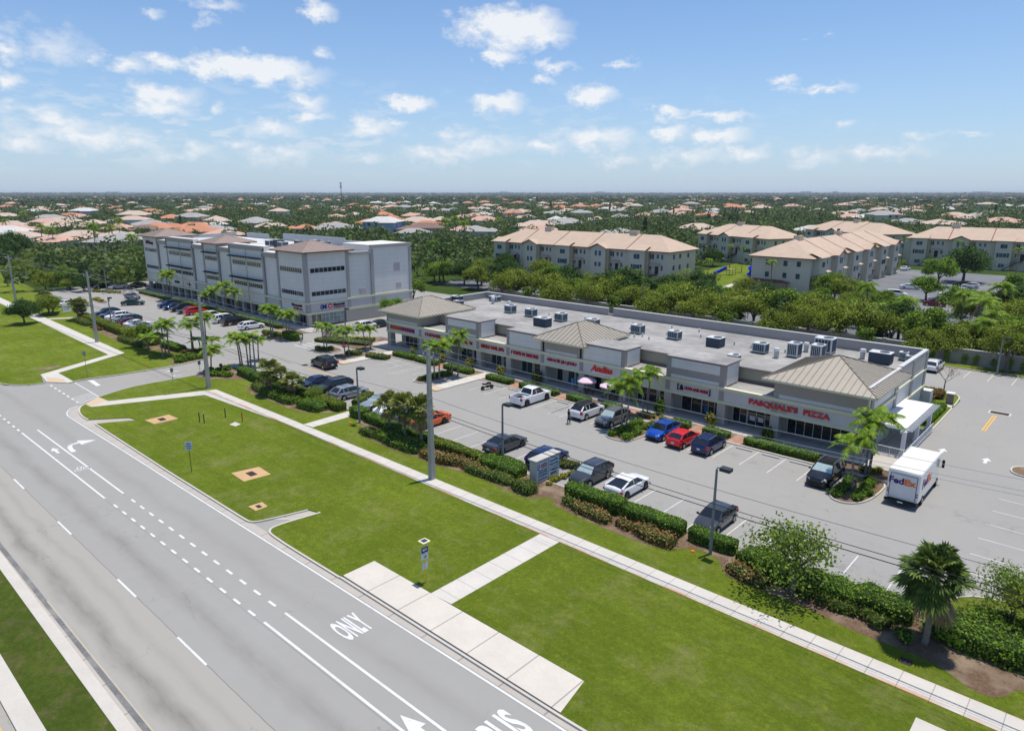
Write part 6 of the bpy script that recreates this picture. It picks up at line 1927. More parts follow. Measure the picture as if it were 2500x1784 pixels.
# ================================================================== VEHICLES
V_tyre = plain('tyre_rubber', (0.018, 0.018, 0.02), .85, 0, .2)
V_rim = plain('alloy_rim', (0.48, 0.49, 0.50), .3, .7)
V_rimd = plain('dark_rim', (0.06, 0.06, 0.065), .35, .5)
V_glass = plain('car_glass', (0.012, 0.016, 0.02), .04, 0, .2, spec=.7)
V_shade = plain('sunshade_silver', (0.50, 0.62, 0.60), .25, .3, .25, 4)
V_trim = plain('black_trim', (0.02, 0.02, 0.022), .55)
V_lamp = plain('headlamp', (0.75, 0.78, 0.80), .08, .2, .05, spec=.8)
V_tail = plain('tail_lamp', (0.45, 0.01, 0.015), .15, 0, .1, spec=.6)
V_plate = plain('licence_plate', (0.72, 0.74, 0.70), .5)
def paint(name, col, metal=.25):
    return plain('paint_' + name, col, .28, metal, .04, 1, coat=.9)
PAINT = {'white': paint('white', (0.80, 0.80, 0.80), 0), 'black': paint('black', (0.012, 0.012, 0.014)), 'grey': paint('grey', (0.16, 0.17, 0.175), .4), 'darkgrey': paint('darkgrey', (0.055, 0.058, 0.065), .35),
         'silver': paint('silver', (0.42, 0.44, 0.46), .55), 'blue': paint('blue', (0.008, 0.075, 0.42), .3), 'navy': paint('navy', (0.008, 0.022, 0.10), .3), 'red': paint('red', (0.62, 0.012, 0.02), .1), 'orange': paint('orange', (0.78, 0.13, 0.02), .15),
         'bluegrey': paint('bluegrey', (0.10, 0.14, 0.20), .45), 'maroon': paint('maroon', (0.16, 0.01, 0.02), .3), 'green': paint('green', (0.02, 0.06, 0.05), .3), 'champagne': paint('champagne', (0.40, 0.36, 0.30), .5)}
# profile: length, width, height, bonnet height, belt height, boot height, and stations from the nose:
# windscreen foot, roof front, roof rear, rear glass foot ; wheelbase ends (front axle, rear axle), wheel radius
KINDS_ = {
 'sedan': (4.85, 1.86, 1.45, .86, .95, 1.02, 1.35, 2.05, 3.25, 4.15, .92, 3.78, .335),
 'hatch': (4.25, 1.80, 1.52, .88, .97, 1.05, 1.05, 1.75, 3.45, 4.10, .85, 3.50, .32),
 'suv':   (4.70, 1.90, 1.70, 1.02, 1.10, 1.16, 1.25, 1.90, 3.95, 4.58, .93, 3.68, .36),
 'bigsuv':(5.10, 2.00, 1.80, 1.10, 1.16, 1.20, 1.35, 2.05, 4.50, 5.00, 1.0, 4.05, .39),
 'van':   (5.10, 1.98, 1.78, 1.02, 1.08, 1.12, .95, 1.85, 4.55, 5.02, .98, 4.05, .35),
 'coupe': (4.75, 1.90, 1.36, .84, .90, 1.0, 1.65, 2.30, 3.05, 4.20, .95, 3.72, .35),
 'ev':    (4.60, 1.88, 1.50, .96, 1.00, 1.10, 1.20, 1.95, 3.10, 4.40, .88, 3.72, .36),
 'wagon': (4.80, 1.85, 1.55, .90, .98, 1.02, 1.25, 1.95, 4.05, 4.68, .92, 3.78, .335),
 'pickup':(5.75, 2.03, 1.93, 1.18, 1.22, 1.22, 1.50, 2.15, 3.45, 3.80, 1.02, 4.65, .42),
}
def car_maker(kind, colour, detail=True, shade=False, rim=None, roof=None):
    L, W_, H, hb, be, bo, xw, xr, xq, xg, a1, a2, wr = KINDS_[kind]
    P_ = PAINT[colour]
    def mk():
        t = thing('parked_car', 'car', {'suv': 'car', 'pickup': 'pickup truck'}.get(kind, 'car'))
        pick = kind == 'pickup'
        hw = W_ / 2
        ar = wr + .07
        # stations along the car (x runs nose -> tail; the car's own frame has its nose at -y)
        xs = sorted(set([0, .04, .14, .32, .6, xw * .7, xw, (xw + xr) / 2, xr, (xr + xq) / 2, xq, (xq + xg) / 2, xg, L - .3, L - .12, L - .03, L] +
                        [a + ar * math.cos(math.pi * k / 8) for a in (a1, a2) for k in range(9)]))
        def top(x):
            if x < .14: return hb * (.62 + .22 * (x / .14) ** .5)
            if x < xw: return hb * .84 + (be - hb * .84) * ((x - .14) / (xw - .14)) ** .6
            if pick and x > xg + .05: return be
            if x <= xg: return be + (bo - be) * max(0, (x - xr) / (xg - xr))
            if x > L - .12: return bo * (.80 + .16 * ((L - x) / .12) ** .5)
            return bo * (1 - .04 * (x - xg) / max(L - xg, .1))
        def half(x):
            if x < .6: return hw * (.70 + .28 * (x / .6) ** .45)
            if x > L - .5: return hw * (.80 + .18 * ((L - x) / .5) ** .45)
            return hw * .98 + hw * .02 * math.sin(math.pi * x / L)
        def bot(x):
            z = .24 + (.10 if x < .1 or x > L - .1 else 0)
            for a in (a1, a2):
                if abs(x - a) < ar: z = max(z, wr + (ar ** 2 - (x - a) ** 2) ** .5 - .01)
            return z
        m = MB(); vs = []
        for x in xs:
            tz, hh_, bz = top(x), half(x), bot(x)
            mid = bz + (tz - bz) * .5
            row = [(hh_ * .93, bz), (hh_, min(bz + .12, mid)), (hh_, mid), (hh_ * .985, tz - .13 if tz - .13 > mid else mid + .01), (hh_ * .93, tz - .03), (hh_ * .72, tz + .015), (0, tz + .035)]
            if pick and x > xg + .08 and x < L - .06:
                row = row[:4] + [(hh_ * .95, tz), (hh_ * .86, tz), (hh_ * .85, .68)]
                vs += [(-a, x, z) for a, z in row] + [(0, x, .68)] + [(a, x, z) for a, z in row[::-1]]
            else:
                vs += [(-a, x, z) for a, z in row] + [(0, x, row[-1][1])] + [(a, x, z) for a, z in row[::-1]]
        n = 15; fs = []
        for i in range(len(xs) - 1):
            for k in range(n - 1):
                fs.append((i * n + k, (i + 1) * n + k, (i + 1) * n + k + 1, i * n + k + 1))
        fs += [tuple(range(n)), tuple((len(xs) - 1) * n + k for k in range(n - 1, -1, -1))]
        m.m(0).poly(vs, fs)
        # roof shell and pillars
        rw, bw = hw * .74, hw * .91
        xe = xg
        zr = H
        def roof_pt(x, s):   # s -1..1
            u = (x - xr) / (xq - xr)
            return (s * rw * (1 - .03 * abs(2 * u - 1)), x, zr - .05 * (s * s) - .05 * (2 * u - 1) ** 2 - (.03 * u))
        R_ = [[roof_pt(xr + (xq - xr) * i / 5, -1 + 2 * j / 6) for j in range(7)] for i in range(6)]
        m.m(1 if roof else 0)
        m.poly([p for r in R_ for p in r], [(i * 7 + j, i * 7 + j + 1, (i + 1) * 7 + j + 1, (i + 1) * 7 + j) for i in range(5) for j in range(6)])
        m.m(0)
        def pillar(p, q, w_=.045):
            m.tube([p, q], [w_ * 1.25, w_], 5)
        zb0, zb1 = be + .0, bo + .0
        for s in (-1, 1):
            m.m(1 if roof else 0).tube([roof_pt(xr + (xq - xr) * i / 5, s) for i in range(6)], .04, 5)
            m.m(0)
            pillar((s * bw, xw + .02, zb0), roof_pt(xr, s))
            pillar((s * bw * .98, xe, zb1), roof_pt(xq, s), .07)
            xb = (xr + xq) / 2 + .1
            pillar((s * bw, xb, be + .01), roof_pt(xb, s), .035)
            if kind in ('suv', 'van', 'bigsuv', 'wagon'):
                pillar((s * bw, xq - .35, bo), roof_pt(xq - .3, s), .05)
        if pick:
            m.box(-hw * .9, hw * .9, xg + .02, xg + .1, .68, be + .02)
        if kind in ('suv', 'wagon', 'bigsuv') and detail:
            for s in (-1, 1):
                m.m(2).tube([(s * rw * .9, xr + .2, zr + .01), (s * rw * .9, xq - .2, zr - .01)], .022, 4)
        o = m.build('body', [P_, V_trim, V_rim], t, smooth=False)
        # glass
        g = MB()
        c_ = .985
        wf = [(-bw * .93, xw + .04, zb0 + .01), (bw * .93, xw + .04, zb0 + .01), tuple(Vector(roof_pt(xr, .93)) - Vector((0, 0, .01))), tuple(Vector(roof_pt(xr, -.93)) - Vector((0, 0, .01)))]
        MB().poly(wf, [(0, 1, 2, 3)]).build('windscreen', V_shade if shade else V_glass, t)
        wb = [(bw * .93, xe - .02, zb1), (-bw * .93, xe - .02, zb1), tuple(Vector(roof_pt(xq, -.93)) - Vector((0, 0, .01))), tuple(Vector(roof_pt(xq, .93)) - Vector((0, 0, .01)))]
        MB().poly(wb, [(0, 1, 2, 3)]).build('rear_window', V_glass, t)
        for s in (-1, 1):
            sd = [(s * bw, xw + .06, zb0), (s * bw, xe - .03, zb1 - .01), tuple(Vector(roof_pt(xq, s)) - Vector((0, 0, .01))), tuple(Vector(roof_pt((xr + xq) / 2, s)) - Vector((0, 0, .01))), tuple(Vector(roof_pt(xr, s)) - Vector((0, 0, .01)))]
            MB().poly(sd, [(0, 1, 2, 3, 4) if s > 0 else (4, 3, 2, 1, 0)]).build('side_window', V_glass, t)
        # wheels
        for a in (a1, a2):
            for s in (-1, 1):
                w1 = MB(); w1.tube([(s * (hw - .24), a, wr), (s * (hw - .2), a, wr), (s * (hw - .03), a, wr), (s * (hw + .0), a, wr)], [wr * .9, wr, wr, wr * .9], 18)
                wo = w1.build('wheel', V_tyre, t)
                w2 = MB(); w2.tube([(s * (hw - .1), a, wr), (s * (hw + .008), a, wr)], wr * .64, 14)
                w2.build('rim', rim or V_rim, wo)
                if detail:
                    w3 = MB()
                    for k in range(5):
                        q = 6.283 * k / 5
                        d1 = Vector((0, math.cos(q), math.sin(q))); d2 = Vector((0, -math.sin(q), math.cos(q)))
                        c0 = Vector((s * (hw + .011), a, wr)) + d1 * wr * .38
                        w3.face([c0 + d1 * wr * .18 + d2 * wr * .12, c0 + d1 * wr * .18 - d2 * wr * .12, c0 - d1 * wr * .18 - d2 * wr * .05, c0 - d1 * wr * .18 + d2 * wr * .05])
                    w3.build('spokes', V_trim, wo)
        if detail:
            m = MB()
            for a in (a1, a2):
                m.box(-hw + .26, hw - .26, a - ar, a + ar, .2, wr + ar - .02)
            m.box(-hw * .8, hw * .8, .3, L - .3, .16, .27)
            m.build('underbody', V_trim, t)
        for s in (-1, 1):
            m = MB(); z_ = hb * .70
            m.poly([(s * hw * .50, .05, z_), (s * hw * .86, .22, z_ + .02), (s * hw * .87, .36, z_ + .12), (s * hw * .52, .12, z_ + .13)], [(0, 1, 2, 3)] if s < 0 else [(3, 2, 1, 0)])
            m.poly([(s * hw * .50, .0, z_), (s * hw * .88, .16, z_), (s * hw * .88, .16, z_ + .13), (s * hw * .50, .0, z_ + .13)], [(0, 1, 2, 3)])
            m.build('headlight', V_lamp, t)
            m = MB(); z_ = bo * .72
            m.bevbox(s * hw * .94 - .14, s * hw * .94 + .02 if s > 0 else s * hw * .94 + .14, L - .16, L - .0, z_, z_ + (.34 if kind in ('suv', 'van', 'bigsuv', 'pickup') else .15), .02)
            m.build('tail_light', V_tail, t)
            if detail:
                m = MB(); m.bevbox(s * (hw + .1) - .1, s * (hw + .1) + .1, xw + .12, xw + .24, be - .0, be + .15, .03); m.build('mirror', P_, t)
        if detail:
            m = MB(); m.box(-hw * .55, hw * .55, -.012, .03, hb * .36, hb * .58); m.build('grille', V_trim, t)
            MB().box(-hw * .9, hw * .9, -.005, .05, .27, .36).build('bumper', V_trim, t); MB().box(-hw * .9, hw * .9, L - .05, L + .01, .30, .42).build('bumper', V_trim, t)
            m = MB(); m.box(-.16, .16, L, L + .02, bo * .56, bo * .56 + .16); m.build('licence_plate', V_plate, t)
        # centre the car on its origin
        for ch in t.children:
            ch.location.y -= L / 2
        return t
    return mk
def car(kind, colour, x, y, face, label, group=None, scale=1.0, detail=True, shade=False, rim=None, roof=None):
    """face: compass of the nose in world degrees; -90 looks towards -Y"""
    key = 'car%s%s%s%s%s' % (kind, colour, detail, shade, bool(roof))
    return place(key, car_maker(kind, colour, detail, shade, rim, roof), (x, y, .004), R(face + 90), label, group, scale)
NG, FG_, LG = 'cars in the near parking row', 'cars parked facing the plaza', 'cars in the office car park'
S_ = 1.03
car('hatch', 'darkgrey', -21.4, 46.3, -90, 'dark grey hatchback parked alone by the right lamp post', NG, S_, shade=False)
car('ev', 'white', -29.85, 46.9, 90, 'white fastback SUV backed to the hedge right of the sign', NG, S_, rim=V_rimd)
car('suv', 'darkgrey', -33.6, 46.7, -90, 'dark grey SUV with a silver windscreen shade beside the sign', NG, 1.0, shade=True)
car('suv', 'navy', -38.9, 47.0, 90, 'navy SUV parked behind the monument sign', NG, 1.0)
car('sedan', 'darkgrey', -44.6, 47.2, 90, 'dark grey sedan parked behind the lamp post', NG, S_, rim=V_rimd)
car('coupe', 'orange', -55.8, 46.8, -90, 'bright orange sports coupe behind the tall concrete pole', NG, S_, rim=V_rimd)
car('sedan', 'bluegrey', -59.7, 46.9, -90, 'dark blue grey sedan hidden behind the cabbage palms', NG, 1.0)
car('sedan', 'white', -62.5, 46.8, -90, 'white sedan between the cabbage palms and a blue grey car', NG, 1.0)
car('sedan', 'silver', -65.4, 47.0, -90, 'blue grey sedan with a teal sunshade right of the cross path', NG, 1.0, shade=True)
car('wagon', 'silver', -71.5, 47.0, 90, 'silver grey wagon behind the olive hedge', NG, S_)
car('bigsuv', 'black', -75.0, 46.9, -90, 'black people carrier next to the silver wagon', NG, 1.0)
car('sedan', 'navy', -78.9, 46.7, -90, 'dark sedan hidden behind the sapling', NG, 1.0)
car('suv', 'black', -87.4, 53.3, 178, 'black SUV driving away down the aisle', None, 1.05)
car('pickup', 'white', -53.3, 61.0, 90, 'white crew cab pickup with an open bed', FG_, 1.02, rim=V_rimd)
car('suv', 'white', -44.9, 61.3, 90, 'white SUV with a black roof and a man behind it', FG_, 1.03, roof=True)
car('suv', 'grey', -41.3, 61.1, -90, 'mid grey SUV with a sunshade beside the middle island', FG_, 1.0, shade=True)
car('hatch', 'blue', -34.9, 61.2, -90, 'bright blue hatchback right of the middle island', FG_, 1.05)
car('hatch', 'red', -32.2, 60.7, 90, 'bright red hatchback between the two blue cars', FG_, 1.02)
car('suv', 'navy', -29.4, 60.9, 90, 'dark navy crossover right of the red car', FG_, .98)
car('bigsuv', 'black', -18.2, 61.1, -90, 'black SUV with a mint sunshade beside the right island', FG_, 1.0, shade=True)
car('wagon', 'white', -20.6, 112.8, 90, 'white estate car parked behind the plaza corner', None, 1.05)
car('suv', 'black', 0.6, 79.2, 180, 'black car nosing in at the right edge beside the soil island', None, 1.0)
car('hatch', 'red', 0.8, 51.0, 90, 'red car hidden by red flowers at the right edge', None, 1.0)
for i, (k, c, x, y, f, lb) in enumerate((('suv', 'black', -159.3, 46.6, -90, 'black SUV at the far end of the hedge row'), ('sedan', 'navy', -156.2, 46.4, -90, 'navy sedan second from the far end of the hedge row'), ('suv', 'white', -152.8, 46.5, -90, 'white SUV behind the second concrete pole'),
    ('hatch', 'white', -149.4, 46.3, 90, 'white hatchback right of the second concrete pole'), ('suv', 'green', -147.0, 46.6, -90, 'dark green SUV between white cars in the hedge row'), ('hatch', 'maroon', -144.4, 46.2, 90, 'maroon hatchback tail on to the hedge by the lamp post'),
    ('sedan', 'white', -141.4, 46.3, 90, 'white sedan right of the maroon car'), ('sedan', 'silver', -138.4, 46.2, 90, 'pale saloon last in the hedge row, under the small tree'),
    ('suv', 'navy', -161.0, 59.8, -90, 'navy SUV leftmost of the four dark cars before the office'), ('sedan', 'navy', -157.6, 59.6, -90, 'dark blue sedan second of the four before the office'), ('suv', 'black', -154.0, 59.7, -90, 'black SUV third of the four before the office'), ('sedan', 'darkgrey', -150.3, 59.7, -90, 'dark grey sedan fourth of the dark cars before the office'),
    ('suv', 'red', -147.2, 59.9, 90, 'red car half hidden by the top of the concrete pole'), ('suv', 'white', -139.5, 60.0, 90, 'white SUV behind the entry palms'), ('van', 'white', -133.9, 60.1, 90, 'tall white van beside the black SUV'), ('bigsuv', 'black', -130.0, 60.2, 90, 'long black SUV beside the white van'),
    ('wagon', 'white', -123.4, 60.3, 90, 'long white estate car nearest the office corner'), ('sedan', 'green', -170.5, 55.5, 60, 'dark green car turning in the office lot'), ('sedan', 'grey', -181.2, 59.0, 10, 'grey sedan leaving along the yellow planted island'),
    ('suv', 'white', -203.5, 63.0, -80, 'white SUV parked under the far left trees'), ('sedan', 'black', -207.5, 60.5, -80, 'black sedan left of the white SUV under the trees'), ('suv', 'black', -200.0, 66.5, -80, 'black SUV right of the white SUV under the trees'), ('sedan', 'navy', -196.5, 70.0, -80, 'navy sedan deepest under the left trees'), ('hatch', 'black', -211.5, 58.3, -80, 'dark hatchback leftmost under the trees'),
    ('sedan', 'white', -180.2, 44.6, 120, 'white and purple tinted sedan by the small lot sign'), ('van', 'champagne', -106.6, 68.0, 90, 'silver gold SUV in the side drive by the office corner'), ('suv', 'white', -107.0, 74.8, 90, 'white SUV behind the silver gold one in the side drive'), ('sedan', 'black', -107.0, 78.4, 90, 'black sedan deep in the side drive'))):
    lb = lb.replace('white and purple tinted', 'white')
    car(k, c, x, y, f, lb, LG, 1.0, detail=False)
# apartment car park
AG = 'cars in the apartment car park'
def acar(k, c, px, py, f, lb, dz=.6):
    q = P(px, py, dz)
    car(k, c, q.x, q.y, f, lb, AG, 1.0, detail=False)
for k, c, cr, pt, f, lb in (('suv', 'white', C6, (455, 605), -60, 'white sedan left of two near the apartment garage'), ('suv', 'white', C6, (540, 605), -60, 'white SUV right of two near the apartment garage'), ('sedan', 'silver', C6, (195, 600), -70, 'silver car under the dark tree, left'), ('suv', 'black', C6, (245, 605), -70, 'black SUV under the dark tree beside a silver car'),
    ('van', 'white', C6, (1450, 630), 10, 'white van behind the coconut palm'), ('bigsuv', 'silver', C6, (1735, 672), 185, 'silver SUV nearest in the apartment car row'), ('sedan', 'black', C6, (1820, 650), 185, 'black sedan second in the apartment car row'), ('sedan', 'white', C6, (1790, 630), 185, 'white sedan third in the apartment car row'),
    ('suv', 'white', C6, (1850, 612), 185, 'white SUV fourth in the apartment car row'), ('sedan', 'grey', C6, (1900, 600), 185, 'grey sedan fifth in the apartment car row'), ('suv', 'maroon', C6, (1700, 690), 185, 'dark red car half hidden by leaves in the apartment lot'), ('hatch', 'white', C6, (1930, 575), 185, 'white hatchback last in the apartment car row'),
    ('suv', 'black', C6, (1880, 570), 185, 'black SUV near the far end of the apartment car row'), ('sedan', 'white', C6, (1540, 583), 10, 'white car behind the bright green tree'), ('sedan', 'white', C6, (1510, 465), 80, 'white car at the foot of the end-on apartment block'), ('suv', 'navy', C6, (1200, 573), 80, 'navy car between palms by the end-on block'),
    ('hatch', 'silver', C6, (1345, 875), 0, 'silver car glimpsed through the tree row behind the plaza'), ('suv', 'navy', C6, (1930, 955), 0, 'blue car glimpsed over the garden wall'), ('suv', 'white', C5, (900, 545), 20, 'white van parked before the nearest apartment block'), ('sedan', 'silver', C5, (1130, 635), 10, 'pale car behind the tree row, left of the apartment stairs'), ('sedan', 'green', C5, (1030, 610), 10, 'dark teal car by the apartment kerb'), ('hatch', 'black', C5, (510, 600), 60, 'black car in the shade left of the nearest block'), ('suv', 'silver', C5, (1960, 690), 10, 'silver car by the apartment lot lamp')):
    acar(k, c, *cr.px(*pt), f, lb)

# motorcycle
t = thing('motorcycle', 'black sports motorcycle parked below the plaza hedge', 'motorcycle', (-61.1, 61.2, 0), R(80))
for x in (-.72, .72):
    m = MB()
    pts = [(x + .24 * math.cos(a), 0, .31 + .24 * math.sin(a)) for a in [6.283 * k / 16 for k in range(17)]]
    m.tube(pts, .07, 6); o = m.build('wheel', V_tyre, t)
    m = MB(); m.tube([(x, -.03, .31), (x, .03, .31)], .15, 12); m.build('rim', V_rimd, o)
m = MB(); m.tube([(.72, 0, .31), (.5, 0, .75), (.42, 0, .95)], .04, 6); m.tube([(.42, -.32, .98), (.42, .32, .98)], .022, 6); m.build('fork', V_rimd, t)
m = MB(); m.tube([(.62, 0, .72), (.35, 0, .82), (.05, 0, .84), (-.12, 0, .76)], [.08, .17, .17, .1], 8); m.tube([(.5, 0, .5), (.1, 0, .42), (-.3, 0, .45)], [.12, .2, .12], 8); m.build('tank', PAINT['black'], t)
m = MB(); m.tube([(-.1, 0, .76), (-.45, 0, .80), (-.78, 0, .92), (-.86, 0, .9)], [.12, .13, .08, .03], 8); m.build('seat', V_trim, t)
m = MB(); m.tube([(-.2, .1, .35), (-.75, .14, .42)], .05, 8); m.tube([(-.1, 0, .4), (-.72, 0, .31)], .04, 6); m.build('exhaust', V_rim, t)

# delivery truck
TX, TY = -11.75, 63.15
t = thing('delivery_truck', 'white step van with purple and orange lettering parked beside the right island', 'truck', (TX, TY, 0))
M_tw = paint('truck_white', (0.80, 0.80, 0.78), 0)
m = MB(); m.bevbox(-1.2, 1.2, -3.4, 3.4, .62, 3.05, .05); m.build('cargo_box', M_tw, t)
m = MB(); m.box(-1.16, 1.16, -3.36, 3.35, 3.055, 3.09); m.build('roof_skin', plain('truck_roof', (0.72, 0.70, 0.63), .6), t)
m = MB(); m.poly([(-1.1, 3.4, .62), (1.1, 3.4, .62), (1.1, 3.4, 2.8), (-1.1, 3.4, 2.8), (-1.05, 4.3, .62), (1.05, 4.3, .62), (1.0, 3.8, 2.7), (-1.0, 3.8, 2.7), (-1.05, 4.3, 1.35), (1.05, 4.3, 1.35)],
                 [(4, 5, 9, 8), (8, 9, 6, 7), (0, 4, 8, 7, 3), (1, 2, 6, 9, 5), (3, 7, 6, 2)]); m.build('cab', M_tw, t)
m = MB(); m.poly([(-.95, 4.27, 1.45), (.95, 4.27, 1.45), (.92, 3.86, 2.55), (-.92, 3.86, 2.55)], [(0, 1, 2, 3)]); m.build('windscreen', V_glass, t)
m = MB(); m.box(1.1, 1.13, 3.42, 3.8, 1.3, 2.4); m.build('side_window', V_glass, t)
m = MB(); m.box(-.95, .95, -3.43, -3.4, .72, 2.75); m.box(-.98, .98, -3.445, -3.43, .70, .74); o = m.build('roller_door', plain('roller_white', (0.70, 0.70, 0.69), .5), t)
m = MB()
for a, b in (((-.98, -3.44, .72), (-.98, -3.44, 2.78)), ((.98, -3.44, .72), (.98, -3.44, 2.78)), ((-.98, -3.44, 2.78), (.98, -3.44, 2.78))):
    m.tube([a, b], .02, 4)
m.build('door_frame', V_rimd, t)
m = MB(); m.box(-1.22, 1.22, -3.72, -3.38, .42, .56); m.build('bumper', V_trim, t)
for a in (-1.9, 3.1):
    for s in (-1, 1):
        m = MB(); m.tube([(s * .95, a, .42), (s * 1.22, a, .42)], .42, 18); o = m.build('wheel', V_tyre, t)
        m = MB(); m.tube([(s * 1.0, a, .42), (s * 1.235, a, .42)], .2, 12); m.build('rim', V_rim, o)
m = MB(); m.box(-1.05, 1.05, -3.2, 3.9, .4, .64); m.build('chassis', V_trim, t)
for s in (-1, 1):
    for k, z_ in enumerate((1.15, 1.35)):
        m = MB(); m.tube([(s * 1.08, -3.40, z_), (s * 1.08, -3.43, z_)], .065, 10); m.build('tail_light', V_tail if k else V_trim, t)
    m = MB(); m.box(s * 1.4 - .1, s * 1.4 + .1, 3.8, 3.88, 1.6, 2.3); m.tube([(s * 1.05, 3.7, 2.2), (s * 1.35, 3.84, 2.15)], .02, 4); m.tube([(s * 1.05, 3.7, 1.6), (s * 1.35, 3.84, 1.65)], .02, 4); m.build('mirror', V_trim, t)
m = MB(); m.box(-.2, .2, -3.745, -3.72, .44, .54); m.build('licence_plate', V_plate, t)
V_purple, V_orng = plain('letter_purple', (0.07, 0.02, 0.16), .4), plain('letter_truck_orange', (0.85, 0.16, 0.01), .4)
letters('Fed', 1.08, .56, V_purple, (-.52, -3.455, 2.2), FACE_Y, t, .01, .03); letters('Ex', .86, .52, V_orng, (.50, -3.455, 2.19), FACE_Y, t, .01, .04)
letters('Fed', 1.6, .85, V_purple, (1.212, -1.7, 1.95), FACE_X, t, .01, .03); letters('Ex', 1.3, .82, V_orng, (1.212, -.15, 1.95), FACE_X, t, .01, .04)

# ================================================================== POLES, WIRES, SIGNS, PEOPLE
M_pole = plain('concrete_pole', (0.40, 0.385, 0.35), .9, 0, .2, 1.2)
M_steel = plain('galvanised_steel', (0.45, 0.47, 0.48), .45, .5)
M_wire = plain('wire_dark', (0.03, 0.03, 0.03), .6)
M_wireg = plain('wire_aluminium', (0.45, 0.46, 0.48), .4, .4)
M_fix = plain('lamp_bronze', (0.05, 0.055, 0.06), .5)
M_lampp = plain('lamp_post_grey', (0.25, 0.27, 0.27), .7, 0, .25)
poles = [(-179.6, 35.1), (-131.0, 36.1), (-88.5, 36.6), (-44.15, 37.1), (1.5, 37.6), (-228, 34.3)]
PH = 11.95
def utility(i):
    x, y = poles[i]
    t = thing('utility_pole', ('tall square concrete power pole at the far left end of the sidewalk', 'tall square concrete power pole carrying a street light, second from the left', 'tall square concrete power pole beside the entry drive', 'nearest tall square concrete power pole beside the three cabbage palms', 'tall square concrete power pole near the big palm', 'farthest concrete power pole')[i], 'power pole', (x, y, LZ), 0, 'concrete power poles along the sidewalk')
    m = MB(); m.poly([(s * .24, q * .24, 0) for s, q in ((-1, -1), (1, -1), (1, 1), (-1, 1))] + [(s * .13, q * .13, PH) for s, q in ((-1, -1), (1, -1), (1, 1), (-1, 1))], [(0, 1, 5, 4), (1, 2, 6, 5), (2, 3, 7, 6), (3, 0, 4, 7), (4, 5, 6, 7)]); m.build('shaft', M_pole, t)
    for dz, sd in ((-.05, 0), (-.55, -1), (-.7, 1)):
        m = MB()
        if sd: m.tube([(0, 0, PH + dz - .15), (0, sd * .55, PH + dz)], .035, 5)
        for k in range(4):
            m.cyl(0, sd * .55, PH + dz + .02 + k * .09, PH + dz + .08 + k * .09, .075, .05, 8)
        m.build('insulator', M_steel, t)
    for z_ in (7.6, 6.6, 6.2):
        m = MB(); m.box(-.2, .2, -.2, .2, z_ - .05, z_ + .05); m.build('clamp', M_steel, t)
    if i in (1, 2, 0):
        m = MB(); m.tube([(0, 0, 8.6), (-.1, -1.6, 9.0), (-.2, -3.2, 9.1)], .045, 6); m.build('bracket_arm', M_steel, t)
        m = MB(); m.tube([(-.2, -3.1, 9.1), (-.24, -3.5, 9.12), (-.26, -3.9, 9.08)], [.08, .14, .05], 8); m.build('street_lamp_head', M_lampp, t)
    if i == 3:
        m = MB(); m.tube([(.1, .22, 0), (.1, .16, 6.5)], .04, 5); m.build('conduit', M_wire, t)
    return t
for i in range(len(poles)): utility(i)
def wire(a, b, sag, r, mat, label):
    n = 16
    pts = [Vector(a).lerp(Vector(b), k / n) - Vector((0, 0, sag * 4 * (k / n) * (1 - k / n))) for k in range(n + 1)]
    m = MB(); c = pts[0].copy(); m.tube([p - c for p in pts], r, 5, False)
    return m.build('power_line', mat, None, tuple(c), label=label, category='wire', group='overhead wires between the concrete poles')
order = [5, 0, 1, 2, 3, 4]
seg_n = ('beyond the far left pole', 'between the far left pole and the second', 'between the second pole and the entry drive pole', 'between the entry drive pole and the nearest pole', 'from the nearest pole to the right edge')
for si, (a, b) in enumerate(zip(order, order[1:])):
    (xa, ya), (xb, yb) = poles[a], poles[b]
    for h, dy, r, mt, sg, nm in ((PH + .42, 0, .012, M_wireg, .55, 'topmost pale power wire'), (PH - .15, -.55, .012, M_wireg, .6, 'road side pale power wire'), (PH - .3, .55, .012, M_wireg, .6, 'lot side pale power wire'),
                                (7.7, .1, .013, M_wire, .55, 'thin dark middle wire'), (6.65, .1, .022, M_wire, .5, 'thick black cable'), (6.3, .1, .028, M_wire, .5, 'lowest thick black cable')):
        wire((xa, ya + dy, h), (xb, yb + dy, h), sg, r, mt, nm + ' ' + seg_n[si])

def lot_lamp(px, top, label, c, arm=(0.62, .25), x=None, y=None, h=None):
    if x is None:
        b, lean, h = stand(c, px, top); x, y = b.x, b.y
    t = thing('parking_lamp', label, 'lamp post', (x, y, .05), 0, 'shoebox lamps of the car parks')
    m = MB(); m.tube([(0, 0, 0), (0, 0, h)], [.13, .085], 8); m.build('post', M_lampp, t)
    m = MB(); m.tube([(0, 0, h - .1), (0, 0, h + .1), (arm[0] * .45, arm[1] * .45, h + .12)], .04, 6); m.build('bracket', M_fix, t)
    m = MB(); m.poly([(arm[0] * .4 + dx, arm[1] * .4 + dy, h + dz) for dz in (-.02, .22) for dx, dy in ((0, -.28), (.75, -.28), (.75, .28), (0, .28))], [(0, 3, 2, 1), (4, 5, 6, 7), (0, 1, 5, 4), (1, 2, 6, 5), (2, 3, 7, 6), (3, 0, 4, 7)])
    o = m.build('lamp_housing', M_fix, t)
lot_lamp((1503, 925), (1495, 400), 'shoebox lamp rising from the big rounded hedge', D6)
lot_lamp((215, 570), (167, 70), 'shoebox lamp by the short cross path', D6)
lot_lamp((1703, 1015), (1733, 290), 'shoebox lamp at the right by the dark hatchback', D7)
lot_lamp((2025, 260), (2070, -45), 'shoebox lamp in the grass before the garden wall, right', D1)
lot_lamp((1550, 1125), (1475, 560), 'shoebox lamp right of the entry drive palms', F4)
